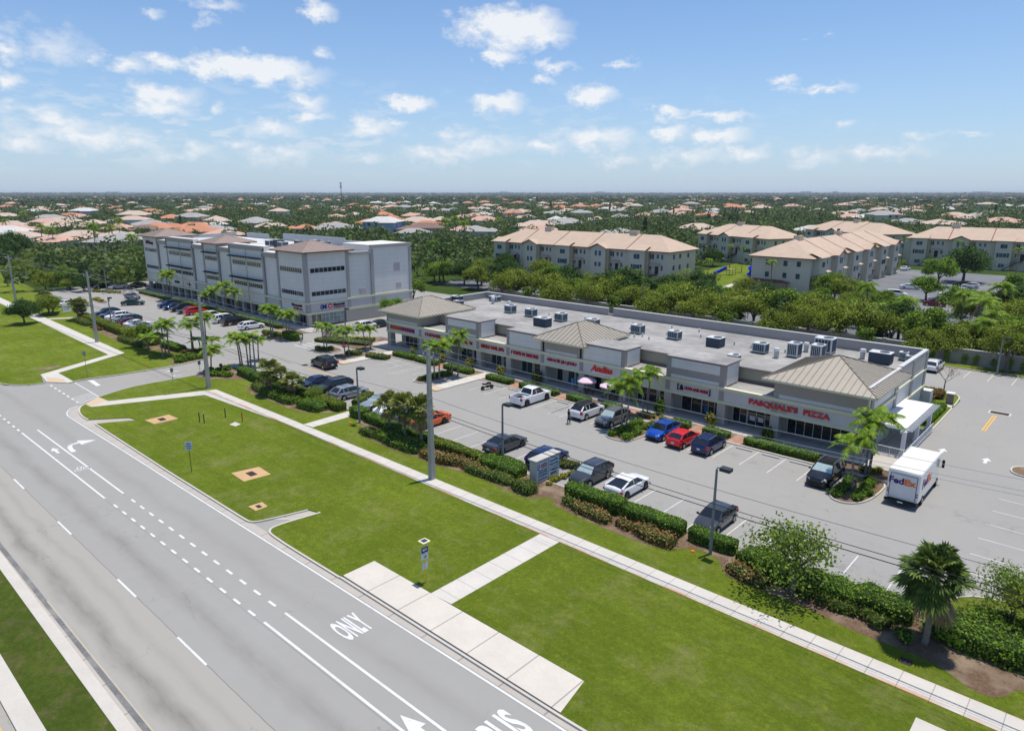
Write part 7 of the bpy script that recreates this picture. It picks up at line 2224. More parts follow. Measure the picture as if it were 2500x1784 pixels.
lot_lamp((1560, 1030), (1475, 610), 'thin lamp post behind the hedge of the left lot', F3)
lot_lamp((1160, 1010 + 420), (1135, 1110), 'shoebox lamp by the office corner shopfront', crop(640, 560, 5.69))
lot_lamp(None, None, 'shoebox lamp among the trees behind the plaza, middle', None, x=-46, y=118.5, h=7)
lot_lamp(None, None, 'shoebox lamp among the trees behind the plaza, left', None, x=-74, y=118.5, h=7)
lot_lamp(None, None, 'shoebox lamp by the far left lot trees', None, x=-196, y=58, h=6.5)

def sign_post(base, top, c, label, w_, h_, board, lines, tilt=0.0, post=M_steel, cat='road sign', name='road_sign', rot=0.0, shape='rect'):
    b, lean, hh = stand(c, base, top)
    t = thing(name, label, cat, (b.x, b.y, LZ), rot)
    m = MB(); m.tube([(0, 0, 0), (0, 0, hh)], .03, 5); m.build('post', post, t)
    m = MB()
    if shape == 'oct':
        q = [(w_ / 2 * math.cos(a), -.04, hh - h_ / 2 + h_ / 2 * math.sin(a)) for a in [math.pi / 8 + k * math.pi / 4 for k in range(8)]]
        q2 = [(x, -.02, z) for x, y, z in q]
        m.poly(q + q2, [tuple(range(8)), tuple(range(15, 7, -1))] + [(i, (i + 1) % 8, 8 + (i + 1) % 8, 8 + i) for i in range(8)])
    else:
        m.box(-w_ / 2, w_ / 2, -.045, -.025, hh - h_, hh)
    m.build('board', board, t)
    for tx, lw, lh, dz, mt in lines:
        letters(tx, lw, lh, mt, (0, -.05, hh - h_ / 2 + dz), FACE_Y, t, .01, .015)
    return t
M_bw = plain('sign_pale_blue', (0.50, 0.60, 0.68), .5)
M_stop = plain('sign_red', (0.55, 0.02, 0.03), .4)
M_hb = plain('sign_blue', (0.01, 0.20, 0.50), .4)
sign_post((1522, 826), (1490, 585), D3, 'white three line school zone sign alone on the lawn', .62, .78, M_bw, [('END', .28, .13, .22, L_black), ('SCHOOL', .5, .13, 0, L_black), ('ZONE', .36, .13, -.22, L_black)], rot=R(55), post=plain('post_dark', (0.06, 0.07, 0.06), .7))
sign_post((1285, 540), (1280, 425), C4, 'red octagonal stop sign among the palms at the plaza crossing', .76, .76, M_stop, [('STOP', .58, .26, 0, L_white)], shape='oct', rot=R(30))
sign_post((935, 318), (932, 250), C4, 'back of a small sign post at the office corner', .4, .55, M_lampp, [], rot=R(40))
sign_post((1570, 830), (1568, 712), C7, 'blue accessible parking sign right of the jiu-jitsu door', .34, .62, M_hb, [], rot=R(20))
sign_post((1845, 900), (1848, 765), C7, 'blue accessible parking sign beside the umbrella', .34, .62, M_hb, [], rot=R(20))
sign_post((1470, 830), (1465, 700), D2, 'small pale blue notice on the hedge beside the big palm', .5, .62, M_bw, [('PRIVATE', .4, .09, .18, L_navy), ('PROPERTY', .42, .09, .02, L_navy), ('NO PARKING', .42, .08, -.15, L_navy)], rot=R(35))
for bs, tp, c, lb in (((870, 900), (818, 640), C3, 'bare thin sign post in the grass corner left of the side road'), ((1716, 950), (1708, 815), C3, 'bare thin sign post right of the side road'), ((1985, 855), (1962, 735), C3, 'bare thin sign post near the entry shrubs'), ((1105, 330), (1075, 120), crop(0, 700, 4.06), 'thin post before the office lot')):
    b, lean, hh = stand(c, bs, tp)
    t = thing('sign_post', lb, 'post', (b.x, b.y, LZ)); m = MB(); m.tube([(0, 0, 0), (0, 0, hh)], .03, 5); m.build('post', M_lampp, t)
    m = MB(); m.box(-.015, .015, -.2, .2, hh - .6, hh - .02); m.build('board', M_lampp, t)
for bs, tp, lb, col in (((1585, 430), (1577, 355), 'dark bollard on the lawn, left of a pair', M_fix), ((1622, 438), (1612, 368), 'dark bollard on the lawn, right of a pair', M_fix), ((1790, 392), (1780, 318), 'dark bollard standing by a small concrete pad', M_fix), ((1924, 425), (1922, 355), 'thin orange marker stake near the sidewalk', plain('stake_orange', (.5, .12, .03)))):
    b, lean, hh = stand(D3, bs, tp)
    o = MB().tube([(0, 0, 0), (0, 0, hh)], .06, 8).build('bollard', col, None, (b.x, b.y, LZ - .005)); o['label'] = lb; o['category'] = 'bollard'
for q, lb in ((F4(80, 955), 'orange topped round valve cover in the grass'), ((-20.6, 41.3), 'small orange cap beside the right lamp post'), ((-62.6, 41.0), 'small orange cap beside the lamp post by the cross path')):
    o = MB().cyl(0, 0, 0, .28, .3, .24, 12).build('valve_cover', plain('cap_orange', (.6, .16, .04)), None, (q[0], q[1], LZ)); o['label'] = lb; o['category'] = 'valve cover'; o.scale = (.55, .55, .35)
b, _, hh = stand(F4, (1090, 1030), (1095, 925))
t = thing('mailbox', 'dark and red box on a post among the entry shrubs', 'mailbox', (b.x, b.y, LZ)); m = MB(); m.box(-.08, .08, -.08, .08, 0, hh - .4); m.build('post', plain('post_red', (.22, .05, .03)), t)
m = MB(); m.bevbox(-.3, .3, -.16, .16, hh - .42, hh, .08); m.build('box', M_fix, t)

# bus stop
g_ = crop(1000, 1300, 11.6)
b, lean, hh = stand(g_, (455, 1455), (368, 240))
t = thing('bus_stop_sign', 'yellow bus stop pole with a solar panel and two sign boards', 'bus stop sign', (b.x, b.y, LZ))
M_yel = plain('pole_yellow', (0.72, 0.42, 0.03), .5)
m = MB(); m.tube([(0, 0, 0), (0, 0, hh - .05)], .035, 8); m.build('post', M_yel, t)
m = MB(); m.bevbox(-.3, .3, -.3, .3, hh - .05, hh, .02); m.build('panel_frame', plain('frame_cream', (.78, .72, .42), .5), t)
m = MB(); m.box(-.19, .19, -.19, .19, hh, hh + .012); m.build('solar_cells', plain('solar_navy', (.04, .06, .14), .2), t)
m = MB(); m.box(-.02, .02, -.28, .28, hh - 1.35, hh - .45); o = m.build('sign_board', M_bw, t)
m = MB(); m.box(.02, .032, -.28, .28, hh - .85, hh - .45); m.box(-.032, -.02, -.28, .28, hh - .85, hh - .45); m.build('blue_header', plain('header_blue', (.03, .08, .20), .5), o)
letters('BUS', .34, .16, L_white, (.035, 0, hh - .62), FACE_X, o, .008, .02); letters('62', .2, .14, L_navy, (.025, .05, hh - 1.15), FACE_X, o, .008, .02)
m = MB(); m.box(-.015, .015, -.2, .2, hh - 2.05, hh - 1.55); m.build('timetable', M_bw, t)

# monument sign of the plaza: long side runs away from the road
t = thing('monument_sign', 'pale stucco monument sign listing tenants, set in the hedge line', 'monument sign', (-36.8, 44.05, 0.05), 0)
m = MB(); m.box(-.38, .38, -1.6, 1.6, .05, 2.2); m.build('body', wall_mat('sign_stucco', (0.50, 0.47, 0.41)), t)
m = MB(); m.box(-.44, .44, -1.66, 1.66, 2.1, 2.18); m.box(-.5, .5, -1.72, 1.72, 2.18, 2.28); m.build('cap', wall_mat('sign_cap', (0.52, 0.50, 0.46), .25), t)
m = MB(); m.box(.38, .43, -1.56, 1.56, .25, 1.98); o = m.build('cabinet', M_bw, t)
m = MB(); m.box(.43, .445, -.03, .03, .27, 1.96); m.box(.43, .445, .03, 1.53, 1.13, 1.17); m.box(.43, .445, -1.53, -.03, .92, .96); m.build('dividers', M_lampp, o)
for tx, w_, h_, y, z_, mt in (('LF', .3, .5, -1.33, 1.6, L_navy), ('UNITED', .85, .2, -.62, 1.72, L_red), ('KARATE', .8, .16, -.6, 1.5, L_red), ('DENTAL CARE', 1.1, .12, -.75, 1.22, L_navy), ('AVAIL SUITES', 1.2, .12, -.78, 1.04, L_navy),
                              ('LITTLE BISTRO', 1.25, .16, -.78, .74, L_navy), ('FUNK SHUI ART', 1.25, .15, -.78, .42, L_navy), ("PASQUALE'S", 1.15, .17, .78, 1.72, L_navy), ('PIZZA & SUBS', 1.2, .14, .78, 1.42, L_navy), ('I VAPE N', 1.1, .2, .78, .86, L_black), ('SMOKE', .85, .2, .74, .54, L_black)):
    letters(tx, w_, h_, mt, (.45, y, z_), FACE_X, o, .01, .015)
t = thing('lot_sign', 'small white sign board at the left lot hedge', 'sign', (-168.6, 41.6, LZ), R(20))
m = MB(); m.box(-.1, .1, -.9, .9, .2, 2.1); o = m.build('board', L_white, t)
letters('OFFICE CENTER', 1.4, .2, L_black, (.11, 0, 1.4), FACE_X, o, .01, .01); letters('FOR LEASE', 1.1, .16, L_black, (.11, 0, .9), FACE_X, o, .01, .01)

# umbrellas with tables
M_pinkf = plain('umbrella_pink', (0.78, 0.56, 0.62), .8, 0, .06)
for x, y, lb in ((-49.9, 67.9, 'pale pink patio umbrella over a round table, left'), (-46.4, 67.9, 'pale pink patio umbrella beside the palms, right')):
    t = thing('patio_umbrella', lb, 'umbrella', (x, y, .13), .2, 'umbrellas before the bright red script sign')
    m = MB(); m.tube([(0, 0, 0), (0, 0, 2.3)], .03, 6); m.build('pole', M_vinyl, t)
    m = MB(); q = [(1.3 * math.cos(k * math.pi / 4), 1.3 * math.sin(k * math.pi / 4), 1.85) for k in range(8)]
    lo = [(a * 1.01, b_ * 1.01, 1.70) for a, b_, c_ in q]
    mid = [(a * .5, b_ * .5, 2.16) for a, b_, c_ in q]
    m.poly([(0, 0, 2.32)] + mid + q + lo, [(0, 1 + k, 1 + (k + 1) % 8) for k in range(8)] + [(1 + k, 9 + k, 9 + (k + 1) % 8, 1 + (k + 1) % 8) for k in range(8)] + [(9 + k, 17 + k, 17 + (k + 1) % 8, 9 + (k + 1) % 8) for k in range(8)])
    m.build('canopy', M_pinkf, t)
    t = thing('patio_table', 'small dark table with four stools under the ' + ('left' if x < -48 else 'right') + ' pink umbrella', 'table', (x, y, .13))
    m = MB(); m.cyl(0, 0, .70, .74, .5, n=16); m.build('tabletop', M_stairw if False else plain('table_brown', (.16, .07, .04), .6), t)
    m = MB(); m.cyl(0, 0, 0, .7, .05, n=8); m.build('pedestal', M_fix, t)
    for k in range(4):
        a = k * math.pi / 2 + .6
        m = MB(); m.cyl(math.cos(a) * .85, math.sin(a) * .85, .40, .44, .18, n=10); m.cyl(math.cos(a) * .85, math.sin(a) * .85, 0, .4, .03, n=6); m.build('stool', plain('table_brown', (.16, .07, .04), .6), t)
# pillar box by the rear island, drive meter
t = thing('stone_pedestal', 'grey brick pedestal with a white cap on the rear island', 'pedestal', (-15.1, 95.0, .1))
m = MB(); m.bevbox(-.35, .35, -.35, .35, 0, 1.25, .03); m.build('column', plain('pedestal_grey', (.22, .19, .18), .9, 0, .3, 5), t)
m = MB(); m.box(-.45, .45, -.45, .45, 1.25, 1.38); m.build('cap', W_bandw, t)
# bare tree
t = thing('bare_tree', 'small leafless tree on the rear island tip', 'tree', (-16.9, 101.0, .1))
def branch(m, p, d, L, r, k, rg):
    q = p + d * L
    m.tube([p, p.lerp(q, .5) + Vector((rg.uniform(-1, 1), rg.uniform(-1, 1), 0)) * L * .06, q], [r, r * .8, r * .6], 4, False)
    if k:
        for _ in range(3 if k > 1 else 4):
            a = Vector((rg.uniform(-1, 1), rg.uniform(-1, 1), rg.uniform(-.1, .5)))
            branch(m, q, (d + a * .75).normalized(), L * rg.uniform(.55, .75), r * .58, k - 1, rg)
m = MB(); rg_ = random.Random(5); m.tube([(0, 0, 0), (.03, 0, 1.3)], [.09, .06], 6); m.build('trunk', M_bark, t)
m = MB()
for k in range(5):
    branch(m, Vector((.03, 0, 1.1 + .1 * k)), Vector((math.cos(k * 1.3), math.sin(k * 1.3), 1.0)).normalized(), .85, .04, 4, rg_)
m.build('crown', plain('twig_grey', (0.24, 0.21, 0.18), .9), t)

# people
M_skin = plain('skin', (0.34, 0.19, 0.12), .6)
def person(loc, rotz, label, shirt, trousers, pose):
    """one skinned body; shirt and trousers are slightly larger skinned shells over it"""
    t = None
    def skin(name, chains, mat, parent):
        vs, es, rs = [], [], []
        key = {}
        for ch in chains:
            prev = None
            for p, r in ch:
                k_ = tuple(round(c, 3) for c in p)
                if k_ not in key:
                    key[k_] = len(vs); vs.append(p); rs.append(r)
                i = key[k_]
                if prev is not None: es.append((prev, i))
                prev = i
        me = bpy.data.meshes.new(name); me.from_pydata(vs, es, [])
        o = bpy.data.objects.new(name, me); COL.objects.link(o)
        md = o.modifiers.new('skin', 'SKIN'); md.use_smooth_shade = True
        for i, r in enumerate(rs):
            sv = me.skin_vertices[0].data[i]; sv.radius = (r, r); sv.use_root = (i == 0)
        o.modifiers.new('sub', 'SUBSURF').levels = 1
        dg = bpy.context.evaluated_depsgraph_get()
        m2 = bpy.data.meshes.new_from_object(o.evaluated_get(dg))
        bpy.data.objects.remove(o)
        m2.materials.clear(); m2.materials.append(mat); m2.name = name
        return link(name, m2, parent)
    J = pose
    body = [[(J['pelvis'], .12), (J['chest'], .14), (J['neck'], .06), (J['head'], .10), (J['crown'], .07)]]
    for s in 'lr':
        body += [[(J['chest'], .14), (J['sh' + s], .065), (J['el' + s], .048), (J['wr' + s], .032), (J['ha' + s], .038), (J['fi' + s], .016)],
                 [(J['pelvis'], .12), (J['hi' + s], .09), (J['kn' + s], .062), (J['an' + s], .045), (J['to' + s], .04)]]
    t = skin('person', body, M_skin, None)
    t.location = loc; t.rotation_euler = (0, 0, rotz); t['label'] = label; t['category'] = 'person'
    skin('shirt', [[(J['pelvis'], .155), (J['chest'], .17), (tuple(Vector(J['chest']).lerp(Vector(J['neck']), .6)), .09)]] + [[(J['chest'], .17), (J['sh' + s], .085), (tuple(Vector(J['sh' + s]).lerp(Vector(J['el' + s]), .75)), .07)] for s in 'lr'], shirt, t)
    skin('trousers', [[(tuple(Vector(J['pelvis']) + Vector((0, 0, .06))), .15), (J['pelvis'], .14)] + [] ] + [[(J['pelvis'], .14), (J['hi' + s], .11), (J['kn' + s], .085), (tuple(Vector(J['kn' + s]).lerp(Vector(J['an' + s]), .85)), .065)] for s in 'lr'], trousers, t)
    skin('hair', [[(tuple(Vector(J['head']) + Vector((0, .03, .02))), .105), (tuple(Vector(J['crown']) + Vector((0, .01, .03))), .07)]], V_trim, t)
    for s in 'lr':
        f = Vector(J['to' + s]); skin('shoe', [[(tuple(f + Vector((0, .1, .0))), .05), (tuple(f + Vector((0, -.08, -.01))), .045)]], V_trim, t)
    return t
def pose(walk=0.0, arms=.15):
    J = {'pelvis': (0, 0, .95), 'chest': (0, -.02, 1.32), 'neck': (0, -.02, 1.5), 'head': (0, -.04, 1.63), 'crown': (0, -.02, 1.74)}
    for s, k in (('l', -1), ('r', 1)):
        J.update({'sh' + s: (.2 * k, 0, 1.42), 'el' + s: ((.25 + arms * .5) * k, -.05 - walk * .2 * k, 1.15), 'wr' + s: ((.27 + arms) * k, -.22 - walk * .3 * k, .98), 'ha' + s: ((.27 + arms) * k, -.27 - walk * .3 * k, .92), 'fi' + s: ((.27 + arms) * k, -.31 - walk * .3 * k, .86),
                  'hi' + s: (.1 * k, 0, .9), 'kn' + s: (.11 * k, -.04 + walk * .25 * k, .5), 'an' + s: (.12 * k, .02 + walk * .35 * k, .1), 'to' + s: (.12 * k, -.1 + walk * .35 * k, .055)})
    return J
person((-44.7, 57.6, 0), R(150), 'man in a dark shirt and jeans behind the white black-roofed SUV', plain('shirt_black', (.02, .02, .022), .9), plain('jeans_blue', (.03, .05, .12), .9), pose(.25, .12))
person((-103.9, 59.3, .12), R(200), 'person in a white shirt and pale shorts at the crossing corner', plain('shirt_white', (.75, .75, .75), .9), plain('shorts_grey', (.42, .40, .36), .9), pose(.1, .05))
# playground
t = thing('playground', 'blue slide play set on the apartment lawn', 'playground', (-98, 204, 0))
M_slide = plain('slide_blue', (0.0, 0.03, 0.60), .3)
m = MB(); m.tube([(-2.5, -1.5, 0.4), (-1, -.6, 1.2), (.8, .3, 2.4)], .5, 8); m.build('slide', M_slide, t)
m = MB(); m.tube([(8, 0, .3), (8.8, .5, 1.3), (9.4, 0, 2.3), (9.0, -1, 3.0)], .8, 8); m.build('tube_slide', M_slide, t)
m = MB()
for x, y in ((1, 0), (3, 0), (3, 2), (1, 2), (9, 1), (11, 1)):
    m.tube([(x, y, 0), (x, y, 3)], .08, 5)
m.box(.9, 3.1, -.1, 2.1, 1.8, 1.95); m.build('deck', plain('play_tan', (.4, .3, .16)), t)

# ================================================================== TREE ROWS, WOODS, SUBURB
TR = 'trees behind the plaza'
rt = random.Random(21)
x = -112.0
k = 0
nm = ('olive green', 'loose olive', 'fuller green', 'small leaved', 'ragged')
while x < 8:
    kind = ('wide', 'open', 'wide', 'open', 'round')[k % 5]
    tree(kind, x, 123.4 + rt.uniform(-1.6, 2.6), nm[k % 5] + ' tree just behind the garden wall of the plaza', rt.uniform(1.05, 1.45) * (1 if x < -30 else .9), TR)
    x += rt.uniform(3.6, 5.2); k += 1
x = -112.0
while x < -18:
    tree(('open', 'small', 'wide')[k % 3], x, 117.7, 'smaller tree on the grass strip before the garden wall', rt.uniform(.95, 1.2), TR)
    x += rt.uniform(6, 9); k += 1
for x in (-12.5, -4.5, 3):
    tree('open', x, 118.2, 'thin trunked tree standing against the garden wall at the right', 1.15, TR)
# climbing plants on the wall
for k in range(16):
    x = -22 + k * 1.9 + rt.uniform(-.3, .3)
    o = link('climbing_plant', shrub_mesh(40 + k % 3, .55, 1.5, 210, .2, LF_hedge, .0) if k < 3 else bpy.data.objects['climbing_plant'].data, None, (x, 119.25, .25), rt.uniform(-.3, .3), label='leafy climber spread on the garden wall face', category='climbing plant', group='climbers on the garden wall')
    o.scale = (1, .35, rt.uniform(.8, 1.3))
# second belt: along the apartment drive
for k in range(30):
    x = -150 + k * 4.6
    tree(('wide', 'round', 'dark', 'open')[k % 4], x + rt.uniform(-1, 1), 131 + rt.uniform(-3, 4) - max(0, x + 90) * .03, 'leafy tree in the belt before the nearest apartment block', rt.uniform(1.0, 1.35) * (1 if x < -50 else .8), TR)
for px_, py_, kd, s, lb in ((1562, 738, 'bright', 1.15, 'bright green tree standing taller before the nearest block'), (1640, 735, 'dark', .95, 'grey green round tree right of the bright one'), (1705, 730, 'dark', 1.05, 'dark spreading tree over the silver and black cars'),
      (1235, 665, 'dark', .95, 'dark tree at the left end of the nearest block'), (1060, 690, 'bright', 1.0, 'tree mass right of the office'), (1010, 735, 'round', 1.0, 'green tree behind the plaza left corner'), (2290, 700, 'bright', 1.45, 'large bright green tree in the apartment lot'), (2260, 735, 'bright', 1.1, 'bright tree left of the parked car row'),
      (2350, 690, 'dark', 1.6, 'broad dark tree behind the parked car row'), (2420, 650, 'bright', 1.7, 'big bright tree before the right apartment block'), (2480, 800, 'dark', 1.2, 'dark tree at the right edge above the wall'), (1915, 690, 'dark', .9, 'dark bush tree at the garage'), (1850, 640, 'round', .95, 'tree by the playground, right'), (1740, 650, 'dark', .95, 'tree by the playground, left'),
      (1600, 640, 'round', .8, 'tree between the two left apartment blocks'), (2150, 770, 'round', .9, 'green tree before the apartment drive'), (2080, 775, 'wide', 1.0, 'olive tree before the end-on block'), (1990, 770, 'round', 1.0, 'green tree before the garage'), (2480, 735, 'round', 1.1, 'tree at the far right of the apartment lot')):
    q = P(px_, py_); tree(kd, q.x, q.y, lb, s, 'trees round the apartment car park')
# coconut and feather palms round the apartments
def coco(key, seed, h, L):
    return feather_palm(seed, h, .5, L, 17, .85, .13, False, LF_palm, .95, .16, 16, 2)
CP = [coco('c0', 51, 6.0, 3.1), coco('c1', 52, 7.2, 3.0), feather_palm(53, 8.6, .3, 2.1, 13, .7, .11, True, LF_palm, .8, .14, 12, 1)]
def cpalm(k, bx_, by_, lb, s=1.0, top=None):
    q = P(bx_, by_)
    if top is not None:
        d = ray(bx_, top); hh = CAM_H + d.z * q.y / d.y; s2 = hh / (6.0, 7.2, 8.8)[k]
    else: s2 = s
    place('CP%d' % k, CP[k], (q.x, q.y, 0), rnd.uniform(0, 6.28), lb, 'tall palms round the apartments', (s, s, s2))
for k, bx_, by_, tp, s, lb in ((0, 2112, 800, 700, 1.0, 'coconut palm left of the white van'), (0, 2205, 830, 735, 1.05, 'coconut palm before the parked van'), (1, 2375, 850, 735, 1.35, 'largest coconut palm with long drooping fronds over the car park'), (0, 2425, 800, 700, 1.2, 'coconut palm right of the largest one'),
      (0, 2140, 790, 745, .9, 'low coconut palm behind the tree row'), (2, 2025, 700, 615, 1.0, 'tall palm before the end-on block'), (2, 2118, 680, 600, 1.0, 'tall palm between windows of the end-on block'), (2, 1880, 720, 640, 1.0, 'feather palm at the garage corner'), (2, 1900, 705, 630, 1.0, 'second feather palm at the garage corner'),
      (2, 1635, 690, 597, 1.0, 'tall palm standing above the nearest block roof line'), (2, 1612, 695, 610, .85, 'palm left of the tallest one by the nearest block'), (2, 1256, 660, 592, .8, 'palm at the left bay of the nearest block'), (2, 1326, 665, 595, .8, 'palm at the second bay of the nearest block'), (2, 1345, 668, 605, .8, 'yellow tinged palm by the second stair'),
      (2, 1415, 675, 615, .8, 'palm left of the third stair'), (2, 1432, 675, 615, .8, 'palm over the third stair hood'), (2, 1527, 680, 618, .8, 'palm over the fourth stair hood'), (2, 1675, 715, 660, .9, 'yellow green palm right of the nearest block'), (2, 1725, 700, 635, .9, 'palm by the playground lawn'), (2, 1780, 660, 600, .8, 'palm before the block behind the playground'),
      (2, 1810, 665, 605, .8, 'second palm before the block behind the playground'), (2, 2330, 655, 590, .9, 'palm before the right apartment block'), (2, 2310, 650, 588, .9, 'palm beside the right block entrance'), (2, 2440, 650, 595, .9, 'palm at the right block, third'), (2, 2475, 700, 610, 1.0, 'tall double palm near the right edge'), (2, 2200, 640, 585, .9, 'yellow palm at the junction of two blocks'),
      (0, 105, 600, 555, 1.3, 'large coconut palm at the canal on the left'), (0, 135, 605, 560, 1.2, 'coconut palm beside the large one on the left'), (0, 235, 620, 555, 1.3, 'large coconut palm before the suburb, centre left'), (0, 280, 605, 555, 1.2, 'coconut palm before the far left office tower'), (0, 330, 640, 580, 1.2, 'coconut palm against the office left wall'),
      (1, 295, 600, 540, 1.2, 'tall coconut palm in the suburb edge'), (0, 60, 560, 522, 1.3, 'coconut palm in the left suburb'), (0, 20, 575, 540, 1.2, 'coconut palm at the left edge of the suburb'), (1, 1090, 600, 540, 1.4, 'coconut palm in the grove behind the office, left'), (1, 1115, 600, 535, 1.4, 'coconut palm in the grove behind the office, centre'),
      (1, 1135, 605, 545, 1.4, 'coconut palm in the grove behind the office, right'), (1, 1215, 580, 535, 1.2, 'coconut palm behind the nearest block'), (2, 20, 700, 655, 1.0, 'palm in the scrub at the left edge')):
    cpalm(k, bx_, by_, lb, s, tp)

rb_ = random.Random(77)
for k in range(46):
    x, y = (rb_.uniform(-58, -2), rb_.uniform(128, 176)) if k < 30 else (rb_.uniform(-148, -60), rb_.uniform(134, 158))
    if k < 30 and 160 < y < 176 and -46 < x < -30: y -= 22
    tree(rb_.choice(('wide', 'round', 'open', 'bright', 'dark')), x, y, 'leafy tree standing in the apartment car park', rb_.uniform(.75, 1.25), 'trees round the apartment car park')
for k in range(12):
    x, y = rb_.uniform(-56, 0), rb_.uniform(124, 150)
    place('CP%d' % (k % 2), CP[k % 2], (x, y, 0), rb_.uniform(0, 6.28), 'coconut palm among the trees behind the garden wall', 'tall palms round the apartments', (1, 1, rb_.uniform(.75, 1.05)))
# the scrub and trees left of the office lot
def inpoly(x, y, poly):
    c = False
    for (x1, y1), (x2, y2) in zip(poly, poly[1:] + poly[:1]):
        if (y1 > y) != (y2 > y) and x < (x2 - x1) * (y - y1) / (y2 - y1) + x1: c = not c
    return c
BAN = [[(-218, -60), (80, -60), (80, 121), (-113, 121), (-113, 96), (-197, 96), (-199, 60), (-218, 40)], [(-170, 158), (-92, 158), (-92, 186), (-170, 186)], [(-113, 121), (80, 121), (80, 262), (-60, 262), (-60, 172), (-92, 166), (-150, 160), (-150, 140)],
       [(-112, 184), (-50, 160), (-50, 262), (-112, 262)], [(-145, 235), (-92, 230), (-92, 262), (-145, 276)], [(-122, 296), (-68, 282), (-68, 330), (-112, 340)], [(-72, 262), (40, 262), (40, 302), (-72, 302)], [(-420, -60), (-218, -60), (-218, 52), (-420, 52)]]
FIELD = [P(*q).to_tuple()[:2] for q in ((60, 612), (120, 598), (260, 628), (235, 648), (150, 640))]
slab('field_track', [P(*q) for q in ((95, 618), (150, 614), (232, 640), (225, 650), (150, 630), (90, 622))], 0.03, M_soil)
slab('lawn', [P(*q) for q in ((60, 605), (120, 598), (215, 622), (225, 632), (150, 622), (70, 612))], 0.02, M_lawn)
BAN.append(FIELD)
names = {'wide': 'spreading olive tree', 'round': 'round green tree', 'dark': 'dark dense tree', 'bright': 'bright green tree', 'open': 'loose olive tree', 'pine': 'tall dark pine', 'small': 'small green tree'}
left = 0
for i in range(900):
    px_, py_ = rt.uniform(-40, 345), rt.uniform(640, 752)
    if py_ > 655 + px_ * .33 + 20 or (px_ < 60 and py_ > 735): continue
    q = P(px_, py_)
    if any(inpoly(q.x, q.y, b) for b in BAN): continue
    if any((q.x - a) ** 2 + (q.y - b) ** 2 < 26 for a, b in TR_POS) if 'TR_POS' in globals() else False: continue
    globals().setdefault('TR_POS', []).append((q.x, q.y))
    kd = rt.choice(('wide', 'open', 'wide', 'round', 'bright', 'dark'))
    tree(kd, q.x, q.y, names[kd] + ' in the wooded strip beyond the left car park', rt.uniform(.55, .95) * (1.15 if px_ < 60 else 1), 'trees of the wooded strip on the left')
    left += 1
    if left > 55: break
for px_, py_, kd, s, lb in ((40, 640, 'dark', 1.7, 'very large dark round tree at the left edge'), (10, 650, 'dark', 1.6, 'second very large dark tree at the left edge'), (60, 792, 'dark', .75, 'dark tree beside the far left concrete pole'), (120, 770, 'wide', .8, 'olive tree above the far left hedge')):
    q = P(px_, py_); tree(kd, q.x, q.y, lb, s, 'trees of the wooded strip on the left')

# --- houses
R_MATS = {'o': tile_mat('roof_orange', (0.56, 0.25, 0.15)), 't': tile_mat('roof_tan', (0.58, 0.45, 0.36)), 'g': tile_mat('roof_grey', (0.38, 0.37, 0.35)), 'w': tile_mat('roof_white', (0.62, 0.60, 0.56)), 'p': tile_mat('roof_pink', (0.60, 0.38, 0.29)), 'b': tile_mat('roof_brown', (0.24, 0.16, 0.13))}
H_walls = [wall_mat('house_cream', (0.58, 0.52, 0.42)), wall_mat('house_white', (0.66, 0.65, 0.62)), wall_mat('house_blue', (0.30, 0.42, 0.58)), wall_mat('house_tan', (0.50, 0.40, 0.30))]
H_win = plain('house_window', (0.05, 0.07, 0.09), .2)
def house_maker(var, rc, wc, two):
    def mk():
        h = 5.6 if two else 3.0
        t = thing('house', 'house', 'house')
        m, r = MB(), MB()
        L, D = (17, 11) if var != 1 else (14, 13)
        def part(x0, x1, y0, y1, h_, rise):
            m.box(x0, x1, y0, y1, -.1, h_)
            e = .7; a = min(x1 - x0, y1 - y0) / 2 + e
            c = [(x0 - e, y0 - e, h_), (x1 + e, y0 - e, h_), (x1 + e, y1 + e, h_), (x0 - e, y1 + e, h_)]
            if x1 - x0 >= y1 - y0: A_, B_ = (x0 - e + a, (y0 + y1) / 2, h_ + rise), (x1 + e - a, (y0 + y1) / 2, h_ + rise); f = [(0, 1, 5, 4), (1, 2, 5), (2, 3, 4, 5), (3, 0, 4)]
            else: A_, B_ = ((x0 + x1) / 2, y0 - e + a, h_ + rise), ((x0 + x1) / 2, y1 + e - a, h_ + rise); f = [(0, 1, 4), (1, 2, 5, 4), (2, 3, 5), (3, 0, 4, 5)]
            r.poly(c + [A_, B_], f + [(3, 2, 1, 0)])
        part(-L / 2, L / 2, -D / 2, D / 2, h, 2.3)
        if var == 0: part(L / 2 - 7, L / 2 - .5, -D / 2 - 5, -D / 2 + 3, h - .25, 1.7)
        if var == 1: part(-L / 2 - 4, -L / 2 + 3, -3, 5, 2.9, 1.5); part(0, 6.5, -D / 2 - 4, 0, h - .2, 1.8)
        if var == 2: part(-L / 2 + .5, -L / 2 + 7, -D / 2 - 4, 2, h - .3, 1.6); part(L / 2 - 5, L / 2 + 3, -2, D / 2 + 3, h - .35, 1.5)
        m.build('wall', H_walls[wc], t); r.build('roof', R_MATS[rc], t)
        w = MB()
        for z_ in ((1, 3.8) if two else (1,)):
            for x in (-L * .32, -L * .1, L * .12, L * .34):
                w.box(x - .7, x + .7, -D / 2 - .06, -D / 2 + .02, z_, z_ + 1.2)
        w.build('window', H_win, t)
        return t
    return mk
HS = []
rh = random.Random(4)
col_name = {'o': 'orange tiled', 't': 'tan tiled', 'g': 'grey', 'w': 'pale', 'p': 'pinkish tiled', 'b': 'brown'}
